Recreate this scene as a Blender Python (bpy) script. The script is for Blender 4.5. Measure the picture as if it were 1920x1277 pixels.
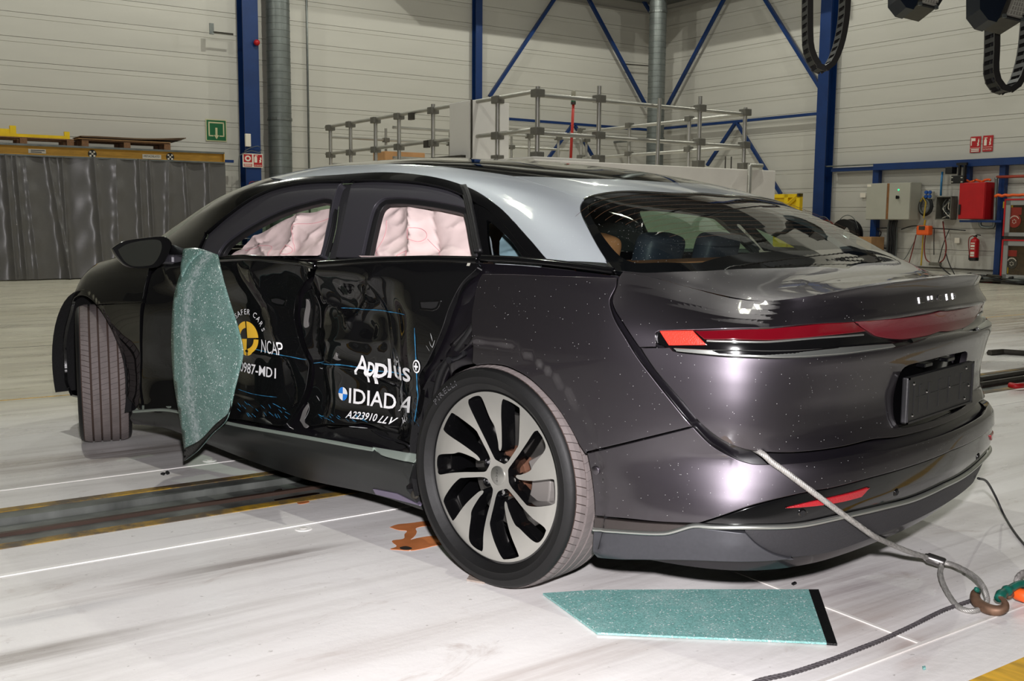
import bpy, bmesh, math, random
import numpy as np
from mathutils import Vector, Matrix, geometry
from mathutils.bvhtree import BVHTree
R = math.radians
random.seed(7)
for _o in list(bpy.data.objects): bpy.data.objects.remove(_o, do_unlink=True)
SC = bpy.context.scene
COL = SC.collection

# ------------------------------------------------------------------ camera
FPX = 1908.14                                   # focal length in pixels of a 1920 px wide frame
CAM = np.array([-2.19519, 3.18896, 1.16682])
_yaw, _pit, _rol = -0.813268, -0.118504, 0.0075294
CF = np.array([math.cos(_pit)*math.cos(_yaw), math.cos(_pit)*math.sin(_yaw), math.sin(_pit)])
_r = np.cross(CF, [0, 0, 1.0]); _r /= np.linalg.norm(_r); _u = np.cross(_r, CF)
CR = math.cos(_rol)*_r + math.sin(_rol)*_u
CU = -math.sin(_rol)*_r + math.cos(_rol)*_u
cd = bpy.data.cameras.new('camera'); cam = bpy.data.objects.new('camera', cd); COL.objects.link(cam)
cd.sensor_width = 36; cd.lens = 36*FPX/1920; cd.clip_start = .05; cd.clip_end = 200
cam.matrix_world = Matrix(((CR[0], CU[0], -CF[0], CAM[0]), (CR[1], CU[1], -CF[1], CAM[1]), (CR[2], CU[2], -CF[2], CAM[2]), (0, 0, 0, 1)))
SC.camera = cam
# ------------------------------------------------------------------ view + world
SC.view_settings.view_transform = 'Standard'; SC.view_settings.look = 'None'
SC.view_settings.gamma = 1; SC.view_settings.use_curve_mapping = False
SC.view_settings.exposure = 0.0
W = bpy.data.worlds.new('world'); SC.world = W; W.use_nodes = True
W.node_tree.nodes['Background'].inputs[0].default_value = (.8, .85, .8, 1)
W.node_tree.nodes['Background'].inputs[1].default_value = .05
# ------------------------------------------------------------------ hall frame
TH = R(-102.3)
_a = np.array([math.cos(TH), math.sin(TH), 0]); _n = np.array([-math.sin(TH), math.cos(TH), 0])
E1, E2 = -_a, -_n                                # E1: along left wall away from corner; E2: along right wall away from corner
def ray(px, py): return CF + CR*(px-960)/FPX - CU*(py-638.5)/FPX
D1 = 18.4
_d = ray(1230, 300)
_k = (D1 - CAM@_n)/(_d@_n)
X0 = CAM + _d*_k; X0[2] = 0
def H(u, v, z=0.0): return X0 + E1*u + E2*v + np.array([0, 0, z])
def hz(px, py, z=0.0):
    d = ray(px, py); return CAM + d*((z-CAM[2])/d[2])
def hcoord(p):
    q = np.asarray(p)-X0; return q@E1, q@E2, p[2]
def HL(px, py, v=0.0):
    d = ray(px, py); t = ((X0+E2*v-CAM)@E2)/(d@E2); return hcoord(CAM+d*t)
def HR(px, py, u=0.0):
    d = ray(px, py); t = ((X0+E1*u-CAM)@E1)/(d@E1); return hcoord(CAM+d*t)
def HD(px, py, depth): return CAM + ray(px, py)*depth
# ------------------------------------------------------------------ lights
def area(name, loc, rot, sx, sy, power, col=(1, 1, 1), spread=180):
    l = bpy.data.lights.new(name, 'AREA'); l.shape = 'RECTANGLE'; l.size = sx; l.size_y = sy
    l.energy = power; l.color = col; l.spread = R(spread)
    o = bpy.data.objects.new(name, l); o.location = loc; o.rotation_euler = rot; COL.objects.link(o); return o
fl = bpy.data.lights.new('camera_flash', 'SPOT'); fl.energy = 900; fl.color = (1, .96, .985); fl.shadow_soft_size = .045
fl.spot_size = R(112); fl.spot_blend = 1.0
flo = bpy.data.objects.new('camera_flash', fl); COL.objects.link(flo)
flo.location = CAM + CU*.26 + CR*.06 - CF*.02
flo.rotation_euler = cam.matrix_world.to_euler()
LAMPS = []
for iu in (4.5, 11.5, 18.5):
    for iv in (4.5, 14.0):
        LAMPS.append((iu, iv))
LAMP_Z = 8.6
for (u, v) in LAMPS:
    p = H(u, v, LAMP_Z-.06)
    l = bpy.data.lights.new('hall_lamp_light', 'POINT'); l.energy = 600; l.color = (1, 1, .90); l.shadow_soft_size = .05
    o = bpy.data.objects.new('hall_lamp_light', l); o.location = p; COL.objects.link(o)

# ------------------------------------------------------------------ materials
def lin(c):
    c = c/255.0
    return c/12.92 if c <= .04045 else ((c+.055)/1.055)**2.4
def rgb(*c): return (lin(c[0]), lin(c[1]), lin(c[2]), 1)
MATS = {}
def mat(name, col, rough=.5, metal=0.0, noise=None, bump=None, coat=0.0, coat_rough=.03, trans=0.0, ior=1.45, alpha=1.0,
        emit=None, estr=0.0, spec=.5, stretch=None, rnoise=0.0):
    if name in MATS: return MATS[name]
    m = bpy.data.materials.new(name); m.use_nodes = True; MATS[name] = m
    nt = m.node_tree; b = nt.nodes['Principled BSDF']
    c = rgb(*col)
    b.inputs['Base Color'].default_value = c; b.inputs['Roughness'].default_value = rough; b.inputs['Metallic'].default_value = metal
    b.inputs['Coat Weight'].default_value = coat; b.inputs['Coat Roughness'].default_value = coat_rough
    b.inputs['Transmission Weight'].default_value = trans; b.inputs['IOR'].default_value = ior; b.inputs['Alpha'].default_value = alpha
    b.inputs['Specular IOR Level'].default_value = spec
    if emit: b.inputs['Emission Color'].default_value = rgb(*emit); b.inputs['Emission Strength'].default_value = estr
    if noise or bump or rnoise:
        tc = nt.nodes.new('ShaderNodeTexCoord'); mp = nt.nodes.new('ShaderNodeMapping')
        nt.links.new(tc.outputs['Object'], mp.inputs[0])
        if stretch: mp.inputs['Scale'].default_value = stretch
    if noise:
        sc, amt = noise
        n = nt.nodes.new('ShaderNodeTexNoise'); n.inputs['Scale'].default_value = sc; n.inputs['Detail'].default_value = 6
        nt.links.new(mp.outputs[0], n.inputs['Vector'])
        r = nt.nodes.new('ShaderNodeValToRGB'); r.color_ramp.elements[0].position = .3; r.color_ramp.elements[1].position = .7
        lo = tuple(max(0, x*(1-amt)) for x in c[:3])+(1,); hi = tuple(min(1, x*(1+amt)) for x in c[:3])+(1,)
        r.color_ramp.elements[0].color = lo; r.color_ramp.elements[1].color = hi
        nt.links.new(n.outputs[0], r.inputs[0]); nt.links.new(r.outputs[0], b.inputs['Base Color'])
        if rnoise:
            mr = nt.nodes.new('ShaderNodeMapRange'); mr.inputs[3].default_value = max(0, rough-rnoise); mr.inputs[4].default_value = min(1, rough+rnoise)
            nt.links.new(n.outputs[0], mr.inputs[0]); nt.links.new(mr.outputs[0], b.inputs['Roughness'])
    if bump:
        sc, st = bump
        n2 = nt.nodes.new('ShaderNodeTexNoise'); n2.inputs['Scale'].default_value = sc; n2.inputs['Detail'].default_value = 4
        nt.links.new(mp.outputs[0], n2.inputs['Vector'])
        bp = nt.nodes.new('ShaderNodeBump'); bp.inputs['Strength'].default_value = st; bp.inputs['Distance'].default_value = .01
        nt.links.new(n2.outputs[0], bp.inputs['Height']); nt.links.new(bp.outputs[0], b.inputs['Normal'])
    return m
# ------------------------------------------------------------------ mesh builder (world coordinates)
def ident(v): return np.asarray(v, float)
class MB:
    def __init__(s): s.v = []; s.f = []
    def add(s, vs, fs):
        b = len(s.v); s.v += [tuple(map(float, p)) for p in vs]; s.f += [tuple(i+b for i in f) for f in fs]; return s
    def obox(s, o, a, b, c):
        o, a, b, c = map(ident, (o, a, b, c))
        vs = [o, o+a, o+a+b, o+b, o+c, o+a+c, o+a+b+c, o+b+c]
        if np.dot(np.cross(a, b), c) < 0: vs = [vs[i] for i in (0, 3, 2, 1, 4, 7, 6, 5)]
        return s.add(vs, [(0, 3, 2, 1), (4, 5, 6, 7), (0, 1, 5, 4), (1, 2, 6, 5), (2, 3, 7, 6), (3, 0, 4, 7)])
    def hbox(s, u0, u1, v0, v1, z0, z1): return s.obox(H(u0, v0, z0), E1*(u1-u0), E2*(v1-v0), np.array([0, 0, z1-z0]))
    def cbox(s, c, a, b, d):
        c, a, b, d = map(ident, (c, a, b, d)); return s.obox(c-a/2-b/2-d/2, a, b, d)
    def tube(s, pts, r, n=8, cap=True, rot=0.0, closed=False):
        pts = [ident(p) for p in pts]; N = len(pts); rs = r if hasattr(r, '__len__') else [r]*N
        T = []
        for i in range(N):
            a = pts[(i-1) % N] if (i > 0 or closed) else pts[i]; b = pts[(i+1) % N] if (i < N-1 or closed) else pts[i]
            t = b-a; T.append(t/(np.linalg.norm(t)+1e-12))
        ref = np.array([0, 0, 1.0]) if abs(T[0][2]) < .9 else np.array([1.0, 0, 0])
        x = np.cross(T[0], ref); x /= np.linalg.norm(x)
        vs = []
        for i in range(N):
            x = x - T[i]*(x@T[i]); x /= np.linalg.norm(x); y = np.cross(T[i], x)
            for k in range(n):
                a = 2*math.pi*k/n+rot; vs.append(pts[i]+rs[i]*(math.cos(a)*x+math.sin(a)*y))
        fs = []
        for i in range(N if closed else N-1):
            j = (i+1) % N
            for k in range(n): fs.append((i*n+k, i*n+(k+1) % n, j*n+(k+1) % n, j*n+k))
        if cap and not closed: fs.append(tuple(range(n-1, -1, -1))); fs.append(tuple(range((N-1)*n, N*n)))
        return s.add(vs, fs)
    def lathe(s, prof, o, ax, n=32, ref=None, closed=False, cap=False):
        o = ident(o); ax = ident(ax); ax = ax/np.linalg.norm(ax)
        ref = ident(ref) if ref is not None else (np.array([0, 0, 1.0]) if abs(ax[2]) < .9 else np.array([1.0, 0, 0]))
        x = ref-ax*(ref@ax); x /= np.linalg.norm(x); y = np.cross(ax, x)
        vs = []; m = len(prof)
        for k in range(n):
            a = 2*math.pi*k/n
            for (r, h) in prof: vs.append(o+ax*h+r*(math.cos(a)*x+math.sin(a)*y))
        fs = []
        for k in range(n):
            j = (k+1) % n
            for i in range(m if closed else m-1):
                i2 = (i+1) % m; fs.append((k*m+i, j*m+i, j*m+i2, k*m+i2))
        if cap:
            fs.append(tuple(k*m for k in range(n-1, -1, -1))); fs.append(tuple(k*m+m-1 for k in range(n)))
        return s.add(vs, fs)
    def grid(s, fn, nu, nv, closed_u=False):
        vs = [fn(i/(nu), j/(nv)) for i in range(nu+1) for j in range(nv+1)]
        fs = [(i*(nv+1)+j, (i+1)*(nv+1)+j, (i+1)*(nv+1)+j+1, i*(nv+1)+j+1) for i in range(nu) for j in range(nv)]
        return s.add(vs, fs)
    def build(s, name, m, parent=None, smooth=False, bevel=0.0, origin=None, recalc=True, angle=None, segs=2):
        vs = np.array(s.v, float)
        if parent is not None: org = np.array(WORLD.get(parent.name, (0, 0, 0)))
        elif origin is not None: org = ident(origin)
        else:
            org = (vs.min(0)+vs.max(0))/2; org[2] = vs[:, 2].min()
        me = bpy.data.meshes.new(name); me.from_pydata([tuple(p) for p in (vs-org)], [], s.f)
        if recalc:
            bm = bmesh.new(); bm.from_mesh(me); bmesh.ops.recalc_face_normals(bm, faces=bm.faces); bm.to_mesh(me); bm.free()
        me.materials.append(m)
        if smooth: me.polygons.foreach_set('use_smooth', [True]*len(me.polygons))
        me.update()
        if angle and smooth:
            try: me.set_sharp_from_angle(angle=R(angle))
            except Exception: pass
        o = bpy.data.objects.new(name, me); COL.objects.link(o)
        if parent is not None: o.parent = parent; WORLD[o.name] = org
        else: o.location = org; WORLD[o.name] = org
        if bevel:
            md = o.modifiers.new('bevel', 'BEVEL'); md.width = bevel; md.segments = segs; md.limit_method = 'ANGLE'; md.angle_limit = R(40)
        return o
WORLD = {}
def tag(o, label=None, cat=None, group=None, kind=None):
    if label: o['label'] = label
    if cat: o['category'] = cat
    if group: o['group'] = group
    if kind: o['kind'] = kind
    return o
def thing(name, label, cat, loc, group=None):
    o = bpy.data.objects.new(name, None); COL.objects.link(o); o.location = tuple(loc); o.empty_display_size = .1
    WORLD[o.name] = np.array(loc, float)
    return tag(o, label, cat, group)
def copy_tree(o, loc, label=None, rotz=0.0):
    c = o.copy(); COL.objects.link(c); c.location = tuple(loc); c.rotation_euler.z += rotz; WORLD[c.name] = np.array(loc, float)
    if label: c['label'] = label
    for ch in [x for x in bpy.data.objects if x.parent == o]:
        d = ch.copy(); COL.objects.link(d); d.parent = c
        for g in [x for x in bpy.data.objects if x.parent == ch]:
            e = g.copy(); COL.objects.link(e); e.parent = d
    return c
def structure(o): o['kind'] = 'structure'; return o
def bez(pts, n=12):
    """Catmull-Rom through points."""
    P = [ident(p) for p in pts]; P = [2*P[0]-P[1]]+P+[2*P[-1]-P[-2]]; out = []
    for i in range(1, len(P)-2):
        for k in range(n):
            t = k/n; a, b, c, d = P[i-1:i+3]
            out.append(.5*((2*b)+(-a+c)*t+(2*a-5*b+4*c-d)*t*t+(-a+3*b-3*c+d)*t**3))
    out.append(P[-2]); return out
FONT_CACHE = {}
def text2d(txt, size=1.0, align='LEFT', shear=0.0, bold=0.0, spacing=1.0):
    """flat triangles of a text: verts (n,2) and faces"""
    cu = bpy.data.curves.new('t', 'FONT'); cu.body = txt; cu.size = size; cu.align_x = align; cu.shear = shear; cu.offset = bold
    cu.space_character = spacing; cu.resolution_u = 3; cu.fill_mode = 'FRONT'
    o = bpy.data.objects.new('t', cu); COL.objects.link(o)
    dg = bpy.context.evaluated_depsgraph_get(); dg.update()
    me = bpy.data.meshes.new_from_object(o.evaluated_get(dg))
    vs = np.array([v.co[:2] for v in me.vertices]).reshape(-1, 2); fs = [tuple(p.vertices) for p in me.polygons]
    bpy.data.objects.remove(o); bpy.data.curves.remove(cu); bpy.data.meshes.remove(me)
    return vs, fs
def put_text(mb, txt, o, ux, uy, height, width=None, **k):
    """text with its lower left at o, along ux, up uy (unit vectors); scaled to height and width"""
    vs, fs = text2d(txt, 1.0, **k)
    if not len(vs): return mb
    mn = vs.min(0); mx = vs.max(0); sy = height/(mx[1]-mn[1]); sx = sy if width is None else width/(mx[0]-mn[0])
    o, ux, uy = map(ident, (o, ux, uy))
    return mb.add([o+ux*((p[0]-mn[0])*sx)+uy*((p[1]-mn[1])*sy) for p in vs], fs)
ZV = np.array([0, 0, 1.0])
# ================================================================== HALL
M_wall = mat('wall_white', (188, 185, 177), .45, noise=(1.2, .05), stretch=(.3, .3, 2))
M_floor = None
M_blue = mat('blue_paint', (12, 46, 98), .4, noise=(3, .12))
M_galv = mat('galvanised', (118, 122, 120), .38, .75, noise=(6, .2))
M_rail_alu = mat('rail_aluminium', (168, 166, 158), .38, .6, noise=(4, .12))
M_clamp = mat('clamp_grey', (108, 106, 98), .5, .3, noise=(9, .15))
M_black = mat('black_plastic', (16, 16, 17), .5)
M_white = mat('white_plain', (214, 211, 205), .55, noise=(1.5, .04))
M_red = mat('red_paint', (176, 20, 26), .4, noise=(5, .1))
M_redsign = mat('sign_red', (170, 22, 28), .5)
M_signwhite = mat('sign_white', (222, 214, 200), .5)
M_green = mat('sign_green', (10, 92, 52), .5)
M_cream = mat('sign_cream', (196, 190, 150), .5)
M_cab = mat('cabinet_grey', (168, 166, 154), .45, noise=(2, .05))
M_yellow = mat('yellow_paint', (226, 190, 16), .45, noise=(6, .12))
M_amber = mat('beam_amber', (196, 146, 52), .5, noise=(5, .14), stretch=(1, 1, 4))
M_wood = mat('pallet_wood', (120, 84, 54), .7, noise=(8, .3), stretch=(1, 6, 6))
M_card = mat('cardboard', (158, 122, 84), .8, noise=(6, .15))
M_dark = mat('dark_steel', (66, 63, 57), .5, .4, noise=(12, .25))
M_orange = mat('orange_plastic', (236, 96, 34), .45)
M_cable = mat('cable_black', (26, 26, 28), .5)
M_greycable = mat('cable_grey', (92, 96, 94), .5)
M_redcable = mat('cable_red', (120, 40, 34), .5)
M_yelcable = mat('cable_yellow', (180, 150, 40), .5)

def floor_mat():
    m = bpy.data.materials.new('floor_paint'); m.use_nodes = True; nt = m.node_tree; b = nt.nodes['Principled BSDF']
    L = nt.links.new
    tc = nt.nodes.new('ShaderNodeTexCoord'); mp = nt.nodes.new('ShaderNodeMapping'); mp.inputs['Rotation'].default_value = (0, 0, -TH)
    mp.inputs['Location'].default_value = (0, 0, 0)
    L(tc.outputs['Object'], mp.inputs[0])
    def noise(scale, st, detail=6, dist=0.0, rough=.55):
        m2 = nt.nodes.new('ShaderNodeMapping'); m2.inputs['Scale'].default_value = st; L(mp.outputs[0], m2.inputs[0])
        n = nt.nodes.new('ShaderNodeTexNoise'); n.inputs['Scale'].default_value = scale; n.inputs['Detail'].default_value = detail
        n.inputs['Distortion'].default_value = dist; n.inputs['Roughness'].default_value = rough
        L(m2.outputs[0], n.inputs['Vector']); return n.outputs[0]
    def ramp(src, stops):
        r = nt.nodes.new('ShaderNodeValToRGB'); e = r.color_ramp.elements
        while len(e) < len(stops): e.new(.5)
        for i, (p, c) in enumerate(stops): e[i].position = p; e[i].color = (c, c, c, 1) if not hasattr(c, '__len__') else c
        L(src, r.inputs[0]); return r.outputs[0]
    def mix(f, a, c2, typ='MIX'):
        x = nt.nodes.new('ShaderNodeMixRGB'); x.blend_type = typ
        for s, val in ((0, f), (1, a), (2, c2)):
            if isinstance(val, (int, float)): x.inputs[s].default_value = val
            elif isinstance(val, tuple): x.inputs[s].default_value = val
            else: L(val, x.inputs[s])
        return x.outputs[0]
    white = ramp(noise(.9, (1, 1, 1), 5), [(.3, rgb(228, 225, 222)), (.7, rgb(242, 240, 238))])
    far = ramp(noise(.8, (.5, 1, 1), 6), [(.3, rgb(196, 190, 172)), (.7, rgb(216, 211, 194))])
    sp = nt.nodes.new('ShaderNodeSeparateXYZ'); L(mp.outputs[0], sp.inputs[0])
    o0 = -np.array(X0)@E1*0
    # distance from the left wall, measured across the rail direction
    yy = np.array([math.sin(-TH), math.cos(-TH), 0]); h14 = H(18, 14.1); h0 = float(h14[0]*math.sin(-TH)+h14[1]*math.cos(-TH)); h2 = H(18, 15.1); sgn = 1.0 if float(h2[0]*math.sin(-TH)+h2[1]*math.cos(-TH)) > h0 else -1.0
    ma = nt.nodes.new('ShaderNodeMath'); ma.operation = 'MULTIPLY_ADD'; ma.inputs[1].default_value = sgn*.9; ma.inputs[2].default_value = -sgn*.9*h0; ma.use_clamp = True; L(sp.outputs[1], ma.inputs[0])
    base = mix(ma.outputs[0], far, white)
    streak = ramp(noise(1.1, (.22, 3.2, 1), 8, .6, .65), [(.48, 0), (.74, .55)])
    c = mix(streak, base, rgb(150, 142, 134))
    sk2 = ramp(noise(2.0, (.12, 9, 1), 8, .3, .6), [(.58, 0), (.76, .4)])
    zone = ramp(noise(.45, (.6, 1, 1), 3), [(.42, 0), (.6, 1)])
    c = mix(mix(1.0, sk2, zone, 'MULTIPLY'), c, rgb(128, 118, 112))
    brown = ramp(noise(2.3, (.8, 1.6, 1), 9, 1.2, .7), [(.60, 0), (.78, .65)])
    c = mix(brown, c, rgb(146, 120, 104))
    # worn and skid-marked places: (pixel, half length, half width, strength, colour)
    gr = noise(2.2, (.25, 5, 1), 9, .4, .7)
    for (px, py, a_, b_, k_, col) in ((470, 1055, .50, .07, .8, (112, 104, 100)), (60, 1228, .35, .09, .75, (120, 110, 102)), (330, 1085, .6, .10, .35, (150, 132, 122)), (100, 1150, .3, .06, .5, (140, 140, 146)), (120, 865, 1.5, .22, .75, (138, 124, 114)), (1560, 1085, .45, .30, .7, (132, 116, 118)), (1640, 1170, .35, .25, .5, (150, 128, 116)), (1100, 1235, 1.2, .12, .5, (156, 140, 130)), (700, 1215, .8, .10, .35, (160, 146, 136)), (300, 840, .6, .2, .6, (126, 114, 108)), (1150, 1090, .4, .12, .5, (140, 128, 126)), (1880, 610, 2.6, 2.2, .8, (128, 112, 88)), (1720, 1247, .10, .05, .5, (170, 140, 126)), (1700, 1208, .12, .05, .5, (150, 124, 110))):
        c_ = hz(px, py); xr = c_[0]*math.cos(-TH)-c_[1]*math.sin(-TH); yr_ = c_[0]*math.sin(-TH)+c_[1]*math.cos(-TH)
        m3 = nt.nodes.new('ShaderNodeMapping'); m3.vector_type = 'POINT'; m3.inputs['Location'].default_value = (-xr/a_, -yr_/b_, 0); m3.inputs['Scale'].default_value = (1/a_, 1/b_, 0); L(mp.outputs[0], m3.inputs[0])
        ln = nt.nodes.new('ShaderNodeVectorMath'); ln.operation = 'LENGTH'; L(m3.outputs[0], ln.inputs[0])
        fall = ramp(ln.outputs['Value'], [(.25, 1), (1.0, 0)]); g2 = ramp(gr, [(.36, 0), (.62, k_)])
        c = mix(mix(1.0, fall, g2, 'MULTIPLY'), c, rgb(*col))
    speck = ramp(noise(38, (1, 1, 1), 2), [(.70, 0), (.76, .45)])
    c = mix(speck, c, rgb(120, 112, 104))
    L(c, b.inputs['Base Color'])
    rr = ramp(noise(3, (.5, 2, 1), 6), [(.3, .22), (.7, .42)]); L(rr, b.inputs['Roughness'])
    bp = nt.nodes.new('ShaderNodeBump'); bp.inputs['Strength'].default_value = .08; bp.inputs['Distance'].default_value = .01
    L(noise(30, (1, 1, 1), 3), bp.inputs['Height']); L(bp.outputs[0], b.inputs['Normal'])
    return m
M_floor = floor_mat()
TV0, TV1 = 16.80, 17.35                          # floor rail channel (distance from the left wall)
mb = MB()
UMAX, VMAX = 31.0, 35.0
for (v0, v1) in ((-.1, TV0), (TV1, VMAX)):
    mb.add([H(-.1, v0), H(UMAX, v0), H(UMAX, v1), H(-.1, v1)], [(0, 1, 2, 3)])
mb.add([H(-.1, TV0, 0), H(UMAX, TV0, 0), H(UMAX, TV0, -.12), H(-.1, TV0, -.12), H(-.1, TV1, 0), H(UMAX, TV1, 0), H(UMAX, TV1, -.12), H(-.1, TV1, -.12)],
       [(0, 3, 2, 1), (4, 5, 6, 7), (3, 7, 6, 2)])
floor = structure(mb.build('floor', M_floor, origin=(0, 0, 0), recalc=False))
# painted / filled joints in the floor
M_joint = mat('floor_joint', (246, 244, 240), .4, noise=(9, .06)); M_seam = mat('floor_seam', (222, 218, 212), .4)
M_yel_line = mat('floor_yellow', (206, 160, 34), .55, noise=(7, .35), stretch=(1, 4, 1))
def floor_strip(v0, v1, u0, u1, m, h=.002):
    MB().hbox(u0, u1, v0, v1, 0, h).build('floor_line', m, floor)
floor_strip(16.488, 16.502, 0, UMAX, M_joint); floor_strip(17.633, 17.657, 0, UMAX, M_joint, .003)
floor_strip(14.13, 14.15, 0, UMAX, M_yel_line, .001)
floor_strip(11.3, 11.312, 0, UMAX, M_dark, .001)
floor_strip(19.62, 19.632, 0, 18, M_seam, .003)
a_ = hcoord(hz(1540, 1135)); b_ = hcoord(hz(1800, 1247))
floor_strip(17.66, 19.62, a_[0]-.006, a_[0]+.006, M_seam, .003)
p_ = hcoord(hz(1805, 1277)); q_ = hcoord(hz(1920, 1237))
floor_strip((p_[1]+q_[1])/2, (p_[1]+q_[1])/2+.09, 10, 18, M_yel_line, .001)
# rail track
TC = H(18, (TV0+TV1)/2, 0)
trk = thing('rail_track', 'black steel guide rail channel with yellow edges sunk across the floor', 'rail', TC)
M_steel = mat('track_steel', (100, 103, 99), .48, .35, noise=(2.6, .5), stretch=(2.5, 2.5, 1), rnoise=.15)
M_edge = mat('track_edge', (92, 82, 58), .55, .3, noise=(5, .5))
M_ygold = mat('track_yellow', (176, 138, 34), .55, noise=(6, .3))
_nt = M_ygold.node_tree; _n1 = _nt.nodes.new('ShaderNodeTexNoise'); _n1.inputs['Scale'].default_value = 2.6; _n1.inputs['Detail'].default_value = 9; _n1.inputs['Roughness'].default_value = .7
_tc = _nt.nodes.new('ShaderNodeTexCoord'); _nt.links.new(_tc.outputs['Object'], _n1.inputs['Vector']); _r = _nt.nodes.new('ShaderNodeValToRGB'); _r.color_ramp.elements[0].position = .40; _r.color_ramp.elements[1].position = .53
_nt.links.new(_n1.outputs[0], _r.inputs[0]); _mx = _nt.nodes.new('ShaderNodeMixRGB'); _b = _nt.nodes['Principled BSDF']; _src = _b.inputs['Base Color'].links[0].from_socket
_nt.links.new(_r.outputs[0], _mx.inputs[0]); _nt.links.new(_src, _mx.inputs[1]); _mx.inputs[2].default_value = rgb(88, 76, 60); _nt.links.new(_mx.outputs[0], _b.inputs['Base Color'])
MB().hbox(0, UMAX, TV0, TV0+.055, -.02, .003).build('yellow_edge', M_ygold, trk)
MB().hbox(0, UMAX, TV1-.06, TV1, -.02, .003).build('yellow_edge', M_ygold, trk)
MB().hbox(0, UMAX, TV0+.055, TV0+.175, -.03, .0).build('side_plate', M_steel, trk)
MB().hbox(0, UMAX, TV1-.15, TV1-.06, -.03, .0).build('side_plate', M_steel, trk)
MB().hbox(0, UMAX, TV0+.175, TV0+.19, -.04, .012).build('guide_rib', M_steel, trk)
MB().hbox(0, UMAX, TV1-.172, TV1-.15, -.04, .014).build('guide_rib', mat('track_rust', (74, 58, 50), .5, .5, noise=(3, .3)), trk)
MB().hbox(0, UMAX, TV0+.205, TV1-.19, -.05, -.012).build('centre_plate', M_steel, trk)

# ---- walls
def wall_shell(name, quad): return structure(MB().add(quad, [(0, 1, 2, 3)]).build(name, M_wall, origin=(0, 0, 0), recalc=False))
CEIL = 9.2
wl = wall_shell('wall_left', [H(0, -.03, 0), H(0, -.03, CEIL), H(UMAX, -.03, CEIL), H(UMAX, -.03, 0)])
wr = wall_shell('wall_right', [H(-.03, 0, 0), H(-.03, VMAX, 0), H(-.03, VMAX, CEIL), H(-.03, 0, CEIL)])
wall_shell('wall_back', [H(0, VMAX, 0), H(UMAX, VMAX, 0), H(UMAX, VMAX, CEIL), H(0, VMAX, CEIL)])
wall_shell('wall_front', [H(UMAX, 0, 0), H(UMAX, 0, CEIL), H(UMAX, VMAX, CEIL), H(UMAX, VMAX, 0)])
ceil = structure(MB().add([H(0, 0, CEIL), H(0, VMAX, CEIL), H(UMAX, VMAX, CEIL), H(UMAX, 0, CEIL)], [(0, 1, 2, 3)]).build('ceiling', mat('ceiling_grey', (66, 68, 72), .7), origin=(0, 0, 0), recalc=False))
M_beam = mat('roof_beam', (128, 128, 126), .6)
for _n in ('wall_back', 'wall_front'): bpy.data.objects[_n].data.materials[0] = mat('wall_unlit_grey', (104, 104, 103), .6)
def panels(wall, left, z0, pitch, spans, zmax):
    prof = [(0, -.03), (.004, 0.0), (.338, 0.0), (.342, -.008), (.350, -.008), (.354, 0.0), (pitch-.004, 0.0), (pitch, -.03)]
    for (s0, s1) in spans:
        me = None; k = 0; z = z0
        while z < zmax:
            P = (lambda s, z_, d: H(s, d, z_)) if left else (lambda s, z_, d: H(d, s, z_))
            if me is None:
                vs = [P(s0+.004, z+a, d) for (a, d) in prof]+[P(s1-.004, z+a, d) for (a, d) in prof]
                n = len(prof); fs = [(i, i+1, n+i+1, n+i) for i in range(n-1)]+[tuple(range(n-1, -1, -1)), tuple(range(n, 2*n))]
                o = MB().add(vs, fs).build('wall_panel', M_wall, wall); me = o.data
            else:
                o = bpy.data.objects.new('wall_panel', me); COL.objects.link(o); o.parent = wall; o.location = (0, 0, z-z0)
            z += pitch
panels(wl, True, .01, .4455, [(0, 5.9), (5.9, 11.6), (11.6, 17.3), (17.3, 23)], 6.6)
panels(wr, False, .17, .4405, [(0, 5.85), (5.85, 11.6), (11.6, 17.3)], 6.6)
for nm, quad in (('baseboard_right', None),):
    o = MB().hbox(0, .03, 0, 17, 0, .168).build('baseboard_right', M_wall); structure(o)
    o = MB().hbox(.0, .045, 0, 17, .222, .245).build('trim_1', M_dark); structure(o)
# roof beams under the ceiling (they shade the tops of the walls)
for k, v in enumerate((4, 10, 16, 22, 28)):
    tag(MB().hbox(0, UMAX, v-.2, v+.2, CEIL-.7, CEIL-.02).build('trim_%d' % (k+4), M_beam), kind='structure')
M_shade_slab = mat('shade_slab_grey', (96, 98, 98), .6)
structure(MB().hbox(0, 9.2, .05, 2.0, 6.9, 7.1).build('trim_2', M_shade_slab)); structure(MB().hbox(.05, 2.0, 2.0, 5.5, 6.9, 7.1).build('trim_3', M_shade_slab))  # unseen slabs, added to cast shade on the upper walls near the corner
# ceiling lamps
lp0 = None
M_lampglow = mat('lamp_glow', (255, 255, 235), .5, emit=(246, 255, 226), estr=22.0)
for i, (u, v) in enumerate(LAMPS):
    p = H(u, v, LAMP_Z)
    lab = 'white high-bay ceiling lamp hanging under the hall roof'
    if lp0 is None:
        lp0 = thing('ceiling_lamp', lab, 'lamp', p, 'high-bay lamps under the roof')
        MB().hbox(u-.62, u+.62, v-.16, v+.16, LAMP_Z, LAMP_Z+.12).build('housing', M_white, lp0)
        MB().hbox(u-.50, u+.50, v-.06, v+.06, LAMP_Z-.04, LAMP_Z).build('diffuser', M_lampglow, lp0)
        MB().tube([H(u-.4, v, LAMP_Z+.12), H(u-.4, v, CEIL)], .01, 6).build('hanger', M_galv, lp0)
        MB().tube([H(u+.4, v, LAMP_Z+.12), H(u+.4, v, CEIL)], .01, 6).build('hanger', M_galv, lp0)
    else: copy_tree(lp0, p, lab)

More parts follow.
